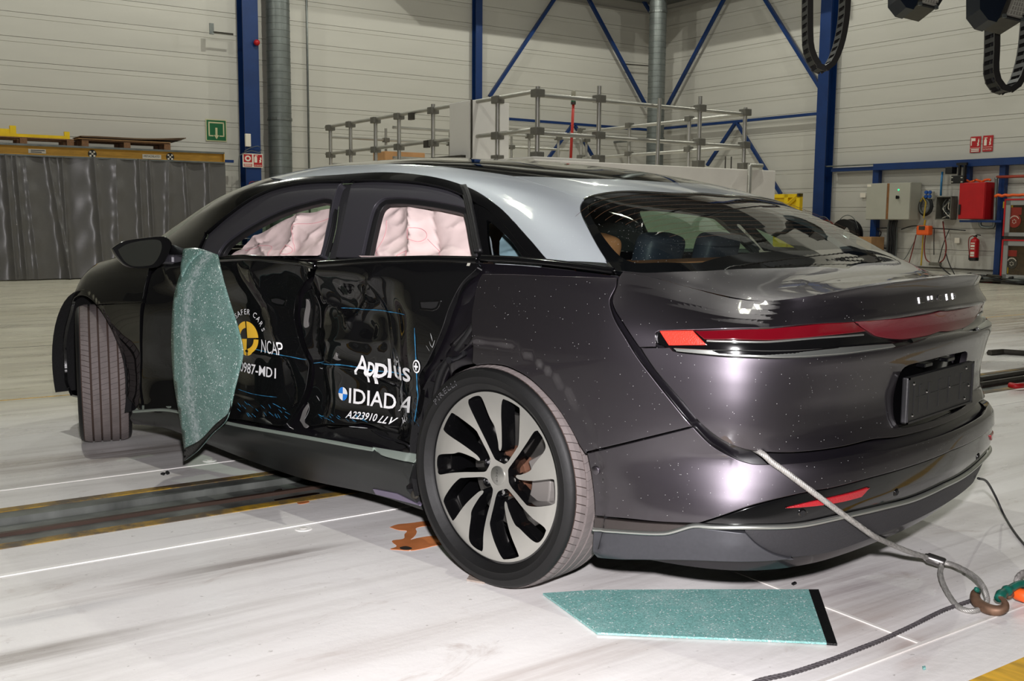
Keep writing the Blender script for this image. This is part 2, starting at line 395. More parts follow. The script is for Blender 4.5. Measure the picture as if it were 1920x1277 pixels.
# ---- steel columns, braces, ducts
def h_column(label, u0, u1, v0, v1, z1, along_u=True, tf=.022):
    c = thing('steel_column', label, 'column', H((u0+u1)/2, (v0+v1)/2, 0))
    if along_u:
        MB().hbox(u0, u1, v1-tf, v1, 0, z1).build('flange', M_blue, c); MB().hbox(u0, u1, v0, v0+tf, 0, z1).build('flange', M_blue, c)
        um = (u0+u1)/2; MB().hbox(um-.01, um+.01, v0+tf, v1-tf, 0, z1).build('web', M_blue, c)
    else:
        MB().hbox(u1-tf, u1, v0, v1, 0, z1).build('flange', M_blue, c); MB().hbox(u0, u0+tf, v0, v1, 0, z1).build('flange', M_blue, c)
        vm = (v0+v1)/2; MB().hbox(u0+tf, u1-tf, vm-.01, vm+.01, 0, z1).build('web', M_blue, c)
    MB().hbox(u0-.05, u1+.05, v0 if along_u else v0-.05, v1+.05, 0, .025).build('base_plate', M_blue, c)
    return c
Z9 = CEIL-.05
cA = h_column('blue steel column left of the grey duct, carrying red bell and fire sign', 11.40, 11.73, .02, .36, Z9)
h_column('thin blue steel column rising behind the white box and railing', 5.80, 5.98, .02, .20, Z9)
h_column('blue steel column on the right wall with the end of a blue rail', .02, .30, 5.66, 5.95, Z9, False)
def pxbar(label, p, q, left, off, r, m=M_blue, name='steel_brace', cat='brace', n=4, group=None, parent=None, rot=R(45)):
    f = HL if left else HR
    (s0, _, z0), (s1, _, z1) = [(lambda h: (h[0] if left else h[1], 0, h[2]))(f(x, y, off)) for (x, y) in (p, q)]
    P = [H(s, off, z) if left else H(off, s, z) for s, z in ((s0, z0), (s1, z1))]
    o = MB().tube(P, r, n, rot=rot).build(name, m, parent)
    if parent is None: tag(o, label, cat, group)
    return o
pxbar('blue diagonal brace slanting from the thin column towards upper right', (1050, -18), (918, 181), True, .22, .055)
pxbar('blue diagonal brace descending left wall into the corner duct', (1095, -18), (1212, 200), True, .22, .055)
pxbar('short blue brace end at upper left of the corner duct', (1190, -25), (1219, 22), True, .22, .05)
pxbar('blue horizontal rail behind the railing left of the corner duct', (940, 222), (1222, 244), True, .22, .045)
pxbar('short blue brace leaning left under the left-wall rail', (1072, 236), (1022, 305), True, .22, .05)
pxbar('short blue brace leaning right under the left-wall rail', (1078, 236), (1118, 305), True, .22, .05)
pxbar('thin dark rod between left-wall brace and corner duct', (1170, 120), (1222, 124), True, .22, .018, M_dark, 'tie_rod', 'rod')
pxbar('blue diagonal brace on right wall rising from the corner duct', (1366, -18), (1252, 198), False, .22, .055)
pxbar('blue diagonal brace on right wall running down to the blue column', (1424, -18), (1548, 181), False, .22, .055)
pxbar('blue horizontal rail on right wall between corner duct and column', (1243, 241), (1546, 212), False, .22, .045)
pxbar('short blue brace on right wall leaning left behind the railing posts', (1380, 229), (1326, 310), False, .22, .05)
pxbar('long lower brace on right wall running down to the yellow panel', (1381, 229), (1464, 364), False, .22, .05)
M_duct = mat('duct_zinc', (112, 117, 115), .42, .55, noise=(5, .15))
def duct(label, u, v, r, ztop, step=.14):
    prof = []; z = 0.0
    while z < ztop: prof += [(r, z), (r, z+step-.012), (r+.006, z+step-.008), (r+.006, z+step-.002)]; z += step
    t = thing('air_duct', label, 'duct', H(u, v, 0))
    MB().lathe(prof, H(u, v, 0), ZV, 24).build('spiral_pipe', M_duct, t, smooth=True, angle=50)
    for k in (3.2, 6.3): MB().lathe([(r, k), (r+.018, k), (r+.018, k+.05), (r, k+.05)], H(u, v, 0), ZV, 24).build('pipe_clamp', M_galv, t)
    MB().hbox(u-.03, u+.03, 0, v-r+.01, 3.2, 3.25).build('wall_bracket', M_galv, t)
u0 = HL(499, 0, .35)[0]; u1 = HL(541, 0, .35)[0]
duct('grey spiral air duct beside the left blue column', (u0+u1)/2, .35, abs(u0-u1)/2, Z9)
d = HD(1231, 150, 25.6); hu, hv, _ = hcoord(d)
duct('grey spiral air duct standing in the hall corner', hu, hv, .215, Z9)
u0 = HL(577, 150, .05)[0]
tag(MB().tube([H(u0, .05, 0), H(u0, .05, Z9)], .022, 8).build('conduit_pipe', M_galv, smooth=True), 'thin grey conduit running up left wall right of the duct', 'pipe')

# wall bracket plate
t = thing('wall_antenna', 'small grey plate on an arm left of the blue column', 'bracket', H(*HL(401, 60, .3)[:2], HL(401, 60, .3)[2]))
a = HL(437, 61, .33); b = HL(399, 60, .33)
MB().tube([H(a[0], .33, b[2]), H(b[0], .33, b[2])], .02, 6).build('arm', M_dark, t)
a = HL(392, 43, .33); b = HL(401, 65, .33)
MB().hbox(b[0], a[0], .32, .345, b[2], a[2]).build('plate', M_galv, t, bevel=.004)
# bell
uB, _, zB = HL(481, 80, .40)
t = thing('alarm_bell', 'round red alarm bell on the side of left blue column', 'bell', H(uB, .40, zB))
prof = [(0.001, .06), (.03, .055), (.055, .03), (.062, 0), (.062, -.02), (.0, -.02)]
MB().lathe(prof, H(uB, .42, zB), E2, 20).build('dome', M_red, t, smooth=True, angle=50)
MB().hbox(uB-.02, 11.42, .355, .40, zB-.02, zB+.02).build('bracket', M_dark, t)
# exit sign
def plate_sign(name, label, cat, left, x0, y0, x1, y1, off, mback, thick=.012, cap=None):
    f = HL if left else HR
    A = f(x0, (y0+y1)/2, off); B = f(x1, (y0+y1)/2, off); zt = f((x0+x1)/2, y0, off)[2]; zb = f((x0+x1)/2, y1, off)[2]
    i = 0 if left else 1
    s0, s1 = A[i], B[i]
    sg = 1 if s1 > s0 else -1
    o = H(s0, off, zb) if left else H(off, s0, zb)
    ux = (E1 if left else E2)*sg
    t = thing(name, label, cat, o)
    w = abs(s1-s0); h = zt-zb; nrm = E2 if left else E1
    MB().obox(o-nrm*thick, ux*w, ZV*h, nrm*thick).build('backing', mback, t, bevel=.002)
    def rect(m, a0, b0, a1, b1, nm='pictogram', d=.003, z=.0005):
        return MB().obox(o+ux*(w*a0)+ZV*(h*b0)+nrm*z, ux*(w*(a1-a0)), ZV*(h*(b1-b0)), nrm*d).build(nm, m, t)
    def poly(m, pts, nm='pictogram', d=.003):
        n = len(pts); q = [o+ux*(w*a)+ZV*(h*b)+nrm*.0005 for a, b in pts]
        return MB().add(q+[x+nrm*d for x in q], [tuple(range(n-1, -1, -1)), tuple(range(n, 2*n))]+[(k, (k+1) % n, n+(k+1) % n, n+k) for k in range(n)]).build(nm, m, t)
    def txt(m, s, a0, b0, a1, b1, nm='caption'):
        return put_text(MB(), s, o+ux*(w*a0)+ZV*(h*b0)+nrm*.0045, ux, ZV, h*(b1-b0), w*(a1-a0)).build(nm, m, t, recalc=False)
    return t, rect, poly, txt
t, rect, poly, txt = plate_sign('exit_sign', 'green emergency exit sign with cream down arrow on left wall', 'sign', True, 386, 224, 425, 265, .02, M_cream)
rect(M_green, .04, .04, .96, .96, 'green_field', .002)
for q in ((.12, .82, .88, .88), (.12, .22, .18, .88), (.82, .22, .88, .88), (.12, .22, .36, .27), (.64, .22, .88, .27)): rect(M_cream, *q, d=.005)
poly(M_cream, [(.45, .62), (.45, .28), (.38, .28), (.5, .10), (.62, .28), (.55, .28), (.55, .62)], 'arrow', .005)
def ext_icon(rect, poly, x0, m):
    poly(m, [(x0, .36), (x0+.14, .36), (x0+.14, .74), (x0+.09, .82), (x0+.05, .82), (x0, .74)])
    rect(m, x0+.03, .83, x0+.17, .88)
    poly(m, [(x0+.22, .36), (x0+.27, .42), (x0+.24, .52), (x0+.30, .60), (x0+.27, .68), (x0+.33, .78), (x0+.36, .62), (x0+.32, .5), (x0+.36, .42), (x0+.30, .36)], 'flame')
t, rect, poly, txt = plate_sign('fire_sign', 'red and white double fire safety sign on left blue column', 'sign', True, 455, 288, 493, 314, .39, M_signwhite)
rect(M_redsign, .05, .36, .46, .93, 'red_field', .002); rect(M_redsign, .54, .06, .96, .93, 'red_field', .002); rect(M_redsign, .05, .06, .46, .26, 'red_field', .002)
poly(M_signwhite, [(.255+.15*math.cos(k*.393), .64+.21*math.sin(k*.393)) for k in range(16)], 'ring', .004)
poly(M_redsign, [(.255+.075*math.cos(k*.393), .64+.10*math.sin(k*.393)) for k in range(16)], 'dot', .006)
ext_icon(rect, poly, .57, M_signwhite); txt(M_signwhite, 'EXTINTOR', .57, .11, .93, .20)
for b in (.11, .19): rect(M_signwhite, .08, b, .43, b+.04, 'caption')
o = MB().hbox(*sorted((HL(459, 262, .37)[0], HL(469, 262, .37)[0])), .36, .42, HL(464, 275, .37)[2], HL(464, 251, .37)[2]).build('junction_box', M_signwhite, bevel=.006)
tag(o, 'small white junction box on left blue column above the fire sign', 'box')
t = thing('column_cables', 'thin grey cables looping down beside the fire sign', 'cable', H(*HL(455, 290, .4)[:2], HL(455, 290, .4)[2]))
for pts in ([(490, 280), (486, 286), (470, 283), (452, 290), (448, 300), (449, 362)], [(487, 276), (482, 274), (468, 278), (458, 284)]):
    P = [(lambda h: H(h[0], .41, h[2]))(HL(x, y, .41)) for x, y in pts]
    MB().tube(bez(P, 5), .008, 6).build('cable', M_greycable, t, smooth=True)
uS, _, zS = HL(449, 361, .41); MB().hbox(uS-.05, uS+.05, .37, .43, zS-.05, zS+.05).build('socket_box', M_redcable, t)

def extinguisher(label, base, r, h, out, side, scale=1.0):
    t = thing('fire_extinguisher', label, 'extinguisher', base)
    prof = [(.0, 0), (r*.95, 0), (r*.98, .02*h), (r, .06*h), (r, .70*h), (r*.92, .76*h), (r*.6, .81*h), (r*.32, .83*h), (r*.32, .87*h), (0, .87*h)]
    b = MB().lathe(prof, base, ZV, 24).build('cylinder', M_red, t, smooth=True, angle=40)
    MB().lathe([(r*.99, .0), (r*1.02, .0), (r*1.02, .12*h), (r*.99, .12*h)], base, ZV, 24).build('foot_ring', M_black, t)
    MB().cbox(base+ZV*(.89*h), side*(r*.7), out*(r*.5), ZV*(.05*h)).build('valve', M_dark, t)
    MB().tube([base+ZV*.90*h-side*r*.2, base+ZV*.95*h+side*r*.5, base+ZV*.93*h+side*r*1.3], r*.12, 6).build('handle', M_black, t)
    hp = [base+ZV*.89*h, base+ZV*.90*h-side*r*.8, base+ZV*.82*h-side*r*1.5, base+ZV*.6*h-side*r*1.6, base+ZV*.35*h-side*r*1.35, base+ZV*.22*h-side*r*1.05+out*r*.3]
    MB().tube(bez(hp, 5), r*.11, 8).build('hose', M_redcable, t, smooth=True)
    MB().tube([hp[-1], base+ZV*.03*h-side*r*.95+out*r*.3], [r*.16, r*.26], 8).build('nozzle', M_black, t)
    lb = []
    for k in range(9):
        a = -1.0+2.0*k/8; lb.append(out*math.cos(a)+side*math.sin(a))
    for (z0, z1) in ((.62, .66), (.50, .58), (.42, .46), (.24, .33), (.16, .22)):
        mb = MB(); mb.add([base+x*(r*1.012)+ZV*(z*h) for x in lb[2:7] for z in (z0, z1)], [(2*k, 2*k+2, 2*k+3, 2*k+1) for k in range(4)])
        mb.build('label_band', M_signwhite, t, recalc=False)
    return t
uE, _, zE = HL(478, 372, .45)
extinguisher('red fire extinguisher hung on left blue column behind the car pillar', H(uE, .5, zE), .085, .38, E2, -E1)

# ---- monorail beam, curtain, pallets
VC = 1.0
bl = HL(418, 286, VC); bl2 = HL(418, 306, VC)
zt, zb = 2.52, 2.27
z_t = HL(418, 286, VC)[2]; z_b = HL(418, 307, VC)[2]; UB = HL(418, 296, VC)[0]; UL = HL(-60, 280, VC)[0]
t = thing('crane_beam', 'amber steel beam with grey flanges running above the grey curtain', 'beam', H((UB+UL)/2, VC, z_b))
tf = .035
MB().hbox(UB, UL, VC-.1, VC+.1, z_t-tf, z_t).build('top_flange', M_galv, t)
MB().hbox(UB, UL, VC-.1, VC+.1, z_b, z_b+tf*.8).build('bottom_flange', M_galv, t)
MB().hbox(UB+.004, UL, VC-.02, VC+.02, z_b+tf*.8, z_t-tf).build('web', M_amber, t)
MB().hbox(UB, UB+.012, VC-.1, VC+.1, z_b, z_t).build('end_plate', M_amber, t)
mk = MB(); mw = MB()
for px in (173, 319):
    ub, _, zz = HL(px, 286+px*.0 if px > 200 else 288, VC+.02)
    ub, _, zz = HL(px, {173: 288.5, 319: 294.5}[px], VC+.02)
    disc = MB().lathe([(.0, 0), (.075, 0), (.075, .008), (0, .008)], H(ub, VC+.02, zz), E2, 24).build('marker_disc', M_black, t)
    w = MB()
    for a in (-1, 0, 1):
        for b in (-1, 0, 1):
            if (a+b) % 2 == 0 and (a, b) != (9, 9):
                w.obox(H(ub+a*.034-.017, VC+.0285, zz+b*.034-.017), E1*.034, ZV*.034, E2*.001)
    w.build('marker_check', M_signwhite, disc)
for (x0, y0, x1, y1, s) in ((53, 279, 86, 287, None), (267, 289, 302, 297, 'METACRILATO')):
    A = HL(x0, (y0+y1)/2, VC+.022); B = HL(x1, (y0+y1)/2+.6, VC+.022); h0 = HL(x0, y1, VC+.022)[2]; h1 = HL(x0, y0, VC+.022)[2]
    pl = MB().hbox(B[0], A[0], VC+.02, VC+.027, h0, h1).build('beam_label', M_signwhite, t)
    if s: put_text(MB(), s, H(A[0]-.03, VC+.0285, h0+.025), -E1, ZV, (h1-h0)*.5, (A[0]-B[0])-.06).build('label_text', M_black, pl, recalc=False)
    else:
        for k, wd in ((.58, .8), (.2, .62)): MB().obox(H(A[0]-.04, VC+.0275, h0+(h1-h0)*k), -E1*((A[0]-B[0])*wd), ZV*((h1-h0)*.2), E2*.001).build('label_line', M_dark, pl)
M_curt = mat('curtain_vinyl', (86, 84, 84), .34, noise=(2, .06), bump=(16, .12), coat=.6, coat_rough=.22)
rc = random.Random(3)
creases = [(HL(px, 400, VC)[0], HL(px+dx, 400, VC)[0], w) for px, dx, w in ((14, 8, .05), (33, 10, .05), (50, 16, .10), (95, 28, .06), (120, 3, .05), (178, 10, .06), (219, -2, .10), (262, 2, .05), (281, 4, .04), (317, -8, .07), (348, 10, .05), (392, 0, .05))]
def curt(a, b):
    u = UB-.02+(UL-UB+.02)*a; z = .02+(z_b-.0)*b; d = .03*math.sin(u*2.3)+.02*math.sin(u*5.1+1)
    for (c0, c1, w) in creases:
        c = c1+(c0-c1)*b; x = (u-c)/w
        d += .085*math.exp(-abs(x)**1.3)*(1-.35*b)+.012*math.exp(-x*x*.3)*math.sin(z*14+c*5)
    d += .006*math.sin(z*9+u*3)*math.sin(u*11)
    return H(u, VC+.06+d*.8, z)
t = tag(MB().grid(curt, 420, 26).build('vinyl_curtain', M_curt, smooth=True), 'grey vinyl curtain hanging in folds from amber beam to floor', 'curtain')
# enclosure roof deck behind the curtain carries pallets
tag(MB().hbox(UB+.15, UL, .05, VC-.12, z_t-.06, z_t).build('storage_deck', M_galv), 'grey storage deck behind the amber beam carrying the pallets', 'deck')
def pallet(label, u0, u1, v0, v1, z, h=.13):
    t = thing('wooden_pallet', label, 'pallet', H((u0+u1)/2, (v0+v1)/2, z))
    n = 5
    for k in range(n):
        v = v0+(v1-v0-.09)*k/(n-1); MB().hbox(u0, u1, v, v+.09, z+h-.02, z+h).build('top_board', M_wood, t)
    for k in range(3):
        u = u0+(u1-u0-.12)*k/2
        for v in (v0, (v0+v1)/2-.05, v1-.1): MB().hbox(u, u+.12, v, v+.1, z+.018, z+h-.02).build('block', M_wood, t)
        MB().hbox(u, u+.12, v0, v1, z, z+.018).build('bottom_board', M_wood, t)
    return t
zd = z_t
ua = HL(137, 262, VC-.2)[0]
pallet('wooden pallet under the yellow frame on storage deck', ua, ua+1.7, .08, VC-.14, zd, .13)
t = thing('lifting_jig', 'yellow steel frame lying on the left wooden pallet', 'frame', H(ua+.8, .6, zd+.13))
MB().hbox(ua+.05, ua+1.9, .70, .78, zd+.13, zd+.19).build('long_bar', M_yellow, t); MB().hbox(ua+.05, ua+1.9, .2, .28, zd+.13, zd+.19).build('long_bar', M_yellow, t)
MB().hbox(ua+.05, ua+.14, .70, .78, zd+.19, zd+.27).build('upright', M_yellow, t); MB().hbox(ua+.95, ua+1.05, .68, .78, zd+.19, zd+.33).build('upright', M_yellow, t)
MB().hbox(ua+.95, ua+1.9, .70, .76, zd+.19, zd+.27).build('side_plate', M_yellow, t)
MB().hbox(ua+.05, ua+.13, .28, .70, zd+.13, zd+.19).build('cross_bar', M_yellow, t); MB().hbox(ua+1.5, ua+1.58, .28, .70, zd+.13, zd+.19).build('cross_bar', M_yellow, t)
ub0 = HL(318, 272, VC-.2)[0]; ub1 = HL(152, 265, VC-.2)[0]
pallet('dark wooden pallet under stacked cardboard sheets on storage deck', ub0, ub1, .08, VC-.14, zd, .14)
for k, (a, b, zz, tl, m, lab) in enumerate(((.0, .06, .145, .0, M_card, 'brown cardboard sheet lowest of the stack on dark pallet'), (-.22, .0, .175, .03, mat('board_brown', (86, 66, 48), .8, noise=(6, .2)), 'dark brown board in the middle of stack on dark pallet'), (-.30, .02, .20, .05, mat('board_brown2', (104, 80, 58), .8, noise=(6, .2)), 'curled brown sheet on top of stack on dark pallet'))):
    def sh(x, y, a=a, b=b, zz=zz, tl=tl): return H(ub0+a+(ub1-ub0+b-a)*x, .15+(VC-.27)*y, zd+zz+tl*(1-x)**2*(.6+.5*y)+.02*math.sin(x*7+k)*tl*8)
    mb = MB().grid(sh, 14, 4)
    o = mb.build('cardboard_sheet', m); tag(o, lab, 'board')
    md = o.modifiers.new('s', 'SOLIDIFY'); md.thickness = .014; md.offset = 1
# low grey-blue box behind the curtain end
bb = HL(436, 300, .2)
tag(MB().hbox(HL(437, 304, .25)[0], UB, .22, .30, HL(430, 305, .25)[2], HL(430, 300, .25)[2]).build('rail_stub', M_blue), 'short dark blue rail between curtain and left column', 'rail')

# ---- platform block with aluminium railing
K = hcoord(hz(1007, 300, 1.8)); uK, vK = K[0], K[1]; ZP = 1.8
uEnd = HL(1441, 318, vK)[0]; vFar = HR(610, 238, uK)[1]
M_block = mat('block_white', (234, 229, 221), .6, noise=(3, .05), bump=(6, .15))
o = MB().hbox(uEnd, uK+.12, 9.4, vK+.12, 0, ZP).build('barrier_block', M_block, bevel=.01); tag(o, 'long white concrete block behind the car, carrying the railing', 'block')
o = MB().hbox(HL(1120, 300, vK)[0]+.05, uK+.12, vK-.6, vK+.1, ZP, ZP+.03).build('cover_sheet', M_white, bevel=.008); tag(o, 'thin white sheet lying on block below the beacon pole', 'board')
o = MB().hbox(uEnd+.5, uK+.02, vFar-.3, 9.4, 0, ZP-.1).build('platform_base', M_block); tag(o, 'pale platform block behind the roof carrying the far railing run', 'block')
rail = thing('guard_railing', 'aluminium tube guard railing with grey clamps around white block', 'railing', H(uK, vK, ZP))
ZT, ZM = 2.50, 2.15
ZM = HL(1007, 246, vK)[2]
def clamp(mb, u, v, z, s=.055): mb.hbox(u-s*1.2, u+s*1.2, v-s*1.2, v+s*1.2, z-s, z+s)
def post(u, v, z0, z1, r=.026):
    MB().tube([H(u, v, z0), H(u, v, z1)], r, 10).build('post', M_rail_alu, rail, smooth=True, angle=50)
def clampo(u, v, z, s=.042):
    MB().hbox(u-s*1.35, u+s*1.35, v-s*1.35, v+s*1.35, z-s, z+s).build('clamp', M_clamp, rail, bevel=.008)
lp = [HR(px, 220, uK)[1] for px in (933, 866, 812, 748, 704, 657, 619)]
rp = [HL(px, 220, vK)[0] for px in (1123, 1312, 1397)]
for (u, v, tp) in [(uK, vK, .05)]+[(uK, v, .0 if i != 2 else .06) for i, v in enumerate(lp)]+[(u, vK, .12 if i < 2 else .04) for i, u in enumerate(rp)]:
    z0 = ZP if v > 9.4 else ZP-.1
    post(u, v, z0, ZT+tp+.02)
    for z in (ZT, ZM): clampo(u, v, z)
    clampo(u, v, z0+.045)
def railtube(a, b, r=.024): MB().tube([a, b], r, 10).build('rail', M_rail_alu, rail, smooth=True, angle=50)
vf = lp[-1]-.15; ue = rp[-1]-.02
for z in (ZT, ZM):
    railtube(H(uK, vK+.05, z+.02), H(uK, vf, z+.02)); railtube(H(uK+.05, vK, z-.02), H(ue, vK, z-.02))
# returns of the platform (right end run, rear run, far-left run)
vb = vK-3.4
for z in (ZT, ZM): railtube(H(ue, vK, z-.02), H(ue, vb, z-.02))
for v in (vK-1.0, vK-2.2, vb+.1): post(ue, v, ZP, ZT+.04); [clampo(ue, v, z, .036) for z in (ZT, ZM)]
uq = HL(1092, 250, vb)[0]; uq2 = HL(985, 250, vb)[0]
for z in (ZT-.13, ZM-.13): railtube(H(uq, vb+.1, z), H(uK+.0, vb+.1, z), .02)
for u in (uq, (uq+uq2)/2, uq2): post(u, vb+.1, ZP-.1, ZT-.1, .02); [clampo(u, vb+.1, z, .034) for z in (ZT-.13, ZM-.13)]
for z in (ZT-.13, ZM-.13): railtube(H(uK, vf+.1, z), H(uK-4.5, vf+.1, z), .02)
for u in (uK-.95, uK-2.1, uK-3.3): post(u, vf+.1, ZP-.1, ZT+.05, .02); [clampo(u, vf+.1, z, .034) for z in (ZT-.13, ZM-.13)]
# small boxes on the rails
for px, py in ((772, 216), (801, 268)):
    v = HR(px, py, uK+.04)[1]; z = HR(px, py, uK+.04)[2]
    MB().hbox(uK+.02, uK+.07, v-.05, v+.05, z-.06, z+.03).build('sensor_box', M_dark, rail, bevel=.004)
# drain pipe and rods on the block
pu = HL(1405, 340, vK+.2)[0]
t = thing('stand_pipe', 'grey vertical pipe in front of the right end of the white block', 'pipe', H(pu, vK+.2, 0))
MB().tube([H(pu, vK+.2, 0), H(pu, vK+.2, ZP+.03), H(pu-.02, vK+.17, ZP+.05), H(pu-.28, vK+.14, ZP+.05)], .028, 10).build('pipe', M_rail_alu, t, smooth=True, angle=50)
for z_ in (.6, 1.45): MB().lathe([(.028, -.03), (.045, -.025), (.045, .025), (.028, .03)], H(pu, vK+.2, z_), ZV, 14).build('pipe_collar', M_clamp, t)
for px_r, lab in ((1360, 'thin dark rod standing on white block, left of two'), (1371, 'thin dark rod standing on white block, right of two')):
    ur = HL(px_r, 305, vK-.2)[0]; tag(MB().tube([H(ur, vK-.2, ZP), H(ur, vK-.2, ZP+.17)], .008, 6).build('anchor_rod', M_dark), lab, 'rod')
# leaning pole
a = HL(1218, 303, vK-.05); b = HL(1225, 186, vK-.05)
o = MB().tube([H(a[0], vK+.08, ZP), H(b[0], vK+.06, b[2])], .024, 10).build('support_pole', M_rail_alu, smooth=True, angle=50); tag(o, 'bare aluminium pole leaning on the railing before the corner duct', 'pole')
# toe board beam, wooden box, white cabinet
a = HR(877, 292, uK+.1); b = HR(657, 306, uK+.1)
o = MB().hbox(uK+.125, uK+.2, b[1], a[1], HR(877, 303, uK+.2)[2], HR(877, 289, uK+.2)[2]).build('toe_beam', M_dark, bevel=.004); tag(o, 'dark steel toe beam along left railing behind car roof', 'beam')
vw = 9.0; A = HL(722, 290, vw-1.5); B = HL(797, 290, vw-1.5)
o = MB().hbox(B[0], A[0], vw-1.9, vw-1.5, ZP-.1, HL(760, 285, vw-1.5)[2]).build('wooden_crate', mat('plywood', (184, 138, 92), .7, noise=(6, .12)), bevel=.01); tag(o, 'plywood box standing behind left railing above car roof', 'box')
vw = vK-1.2; A = HL(884, 200, vw); B = HL(955, 200, vw); zt_ = HL(920, 190, vw)[2]
t = thing('white_cabinet', 'tall white cabinet standing behind the railing corner', 'cabinet', H((A[0]+B[0])/2, vw-.4, ZP))
MB().hbox(B[0], A[0], vw-.5, vw, ZP, zt_).build('body', M_white, t, bevel=.008)
MB().hbox(A[0], A[0]+.01, vw-.47, vw-.03, ZP+.03, zt_-.03).build('side_panel', M_white, t)
MB().hbox(A[0]-.012, A[0]+.012, vw, vw+.006, ZP, zt_).build('edge_seam', M_dark, t)
# beacon pole
a = HL(1070, 297, vK-.2); b = HL(1075, 196, vK-.2)
t = thing('beacon_pole', 'thin red pole with a green signal beacon on white block', 'beacon', H(a[0], vK-.2, ZP+.03))
P0_, P1_ = H(a[0], vK-.2, ZP+.03), H(b[0], vK-.2, b[2]); MB().tube([P0_, P1_], .016, 8).build('pole', mat('pole_red', (190, 52, 40), .5), t, smooth=True)
MB().lathe([(0, 0), (.028, 0), (.028, .03), (.024, .03), (0, .03)], P1_, ZV, 16).build('beacon_base', M_dark, t)
MB().lathe([(.026, .03), (.026, .085), (0, .085)], P1_, ZV, 16).build('green_lens', mat('beacon_green', (8, 120, 72), .2, coat=.5), t, smooth=True, angle=40)
MB().lathe([(.026, .085), (.026, .14), (.018, .15), (0, .15)], P1_, ZV, 16).build('clear_cap', mat('beacon_cap', (150, 146, 128), .3), t, smooth=True, angle=40)
# ================================================================== RIGHT WALL EQUIPMENT
def HRv(px, py, u): h = HR(px, py, u); return h[1], h[2]
def rbox(px0, py0, px1, py1, u0, u1):
    """box on the right wall whose front (at u1) covers the pixel rectangle"""
    v0 = HRv(px0, (py0+py1)/2, u1)[0]; v1 = HRv(px1, (py0+py1)/2, u1)[0]; z1 = HRv((px0+px1)/2, py0, u1)[1]; z0 = HRv((px0+px1)/2, py1, u1)[1]
    return u0, u1, v0, v1, z0, z1
def rtube(pts, u, r, m, name, parent, n=6, smooth=8, closed=False):
    P = []
    for p in pts:
        uu = p[2] if len(p) > 2 else u; v, z = HRv(p[0], p[1], uu); P.append(H(uu, v, max(z, r)))
    return MB().tube(bez(P, smooth) if smooth else P, r, n).build(name, m, parent, smooth=True)
def at_right(px, py, u): v, z = HRv(px, py, u); return H(u, v, z)
# blue rails
v0, z0 = HRv(1558, 318, .2); v1, z1 = HRv(1640, 316, .2); v2, z2 = HRv(1990, 297, .2)
zc = (z0+HRv(1900, 303, .2)[1])/2
t = thing('blue_rail', 'blue horizontal steel rail above the cabinets on right wall', 'rail', H(.12, (v0+v2)/2, zc))
MB().hbox(.06, .20, v0, v1, zc-.05, zc+.03).build('rail_section', M_blue, t, bevel=.004); MB().hbox(.06, .26, v1, v2, zc-.06, zc+.08).build('rail_section', M_blue, t, bevel=.004)
MB().tube([H(.24, 5.83, zc+1.9), H(.24, 5.83, zc+.12), H(.24, 5.95, zc+.07), H(.24, v1, zc+.07)], .018, 6).build('conduit', M_galv, t)
for px0, px1, zb_ in ((1634, 1645, 0), (1806, 1815, 1.5), (1871, 1882, 0)):
    a = HRv(px0, 330, .2)[0]; b = HRv(px1, 330, .2)[0]
    MB().hbox(.04, .16, a, b, zb_, zc-.05).build('post', M_blue, t)
# cabinets
u0, u1, a, b, c, d = rbox(1624, 343, 1706, 412, .0, .42)
t = thing('control_cabinet', 'large grey two door control cabinet with green lamp on right wall', 'cabinet', H(.21, (a+b)/2, c))
b2 = b
MB().hbox(.045, .40, a, b2, c, d).build('body', M_cab, t, bevel=.006)
m_ = HRv(1664, 378, .42)[0]
dl = MB().hbox(.40, .42, a+.005, m_-.03, c+.01, d-.01).build('door', M_cab, t, bevel=.004); dr = MB().hbox(.40, .42, m_+.03, b2-.005, c+.01, d-.01).build('door', M_cab, t, bevel=.004)
MB().hbox(.401, .412, m_-.028, m_+.028, c+.01, d-.01).build('rust_seam', mat('rust', (128, 86, 50), .8, noise=(12, .3)), t)
p = at_right(1685, 356, .42); MB().lathe([(0, .012), (.016, .01), (.018, 0)], p, E1, 14).build('indicator_lamp', mat('green_lamp', (40, 230, 150), .3, emit=(40, 255, 160), estr=1.2), dr)
p = at_right(1684, 370, .42); kn = MB().lathe([(0, .05), (.03, .05), (.034, .0)], p, E1, 18).build('main_switch', M_black, dr, smooth=True, angle=40)
MB().cbox(p+E1*.06, E2*.014, ZV*.07, E1*.03).build('switch_lever', M_black, kn)
p = at_right(1630, 348, .42); MB().cbox(p+E1*.003, E2*.10, ZV*.05, E1*.004).build('door_label', M_signwhite, dl)
p = at_right(1618, 366, .05); o = MB().cbox(p, E2*.14, ZV*.10, E1*.01).build('wall_label', M_signwhite); tag(o, 'small white label on wall left of the grey cabinet', 'label')
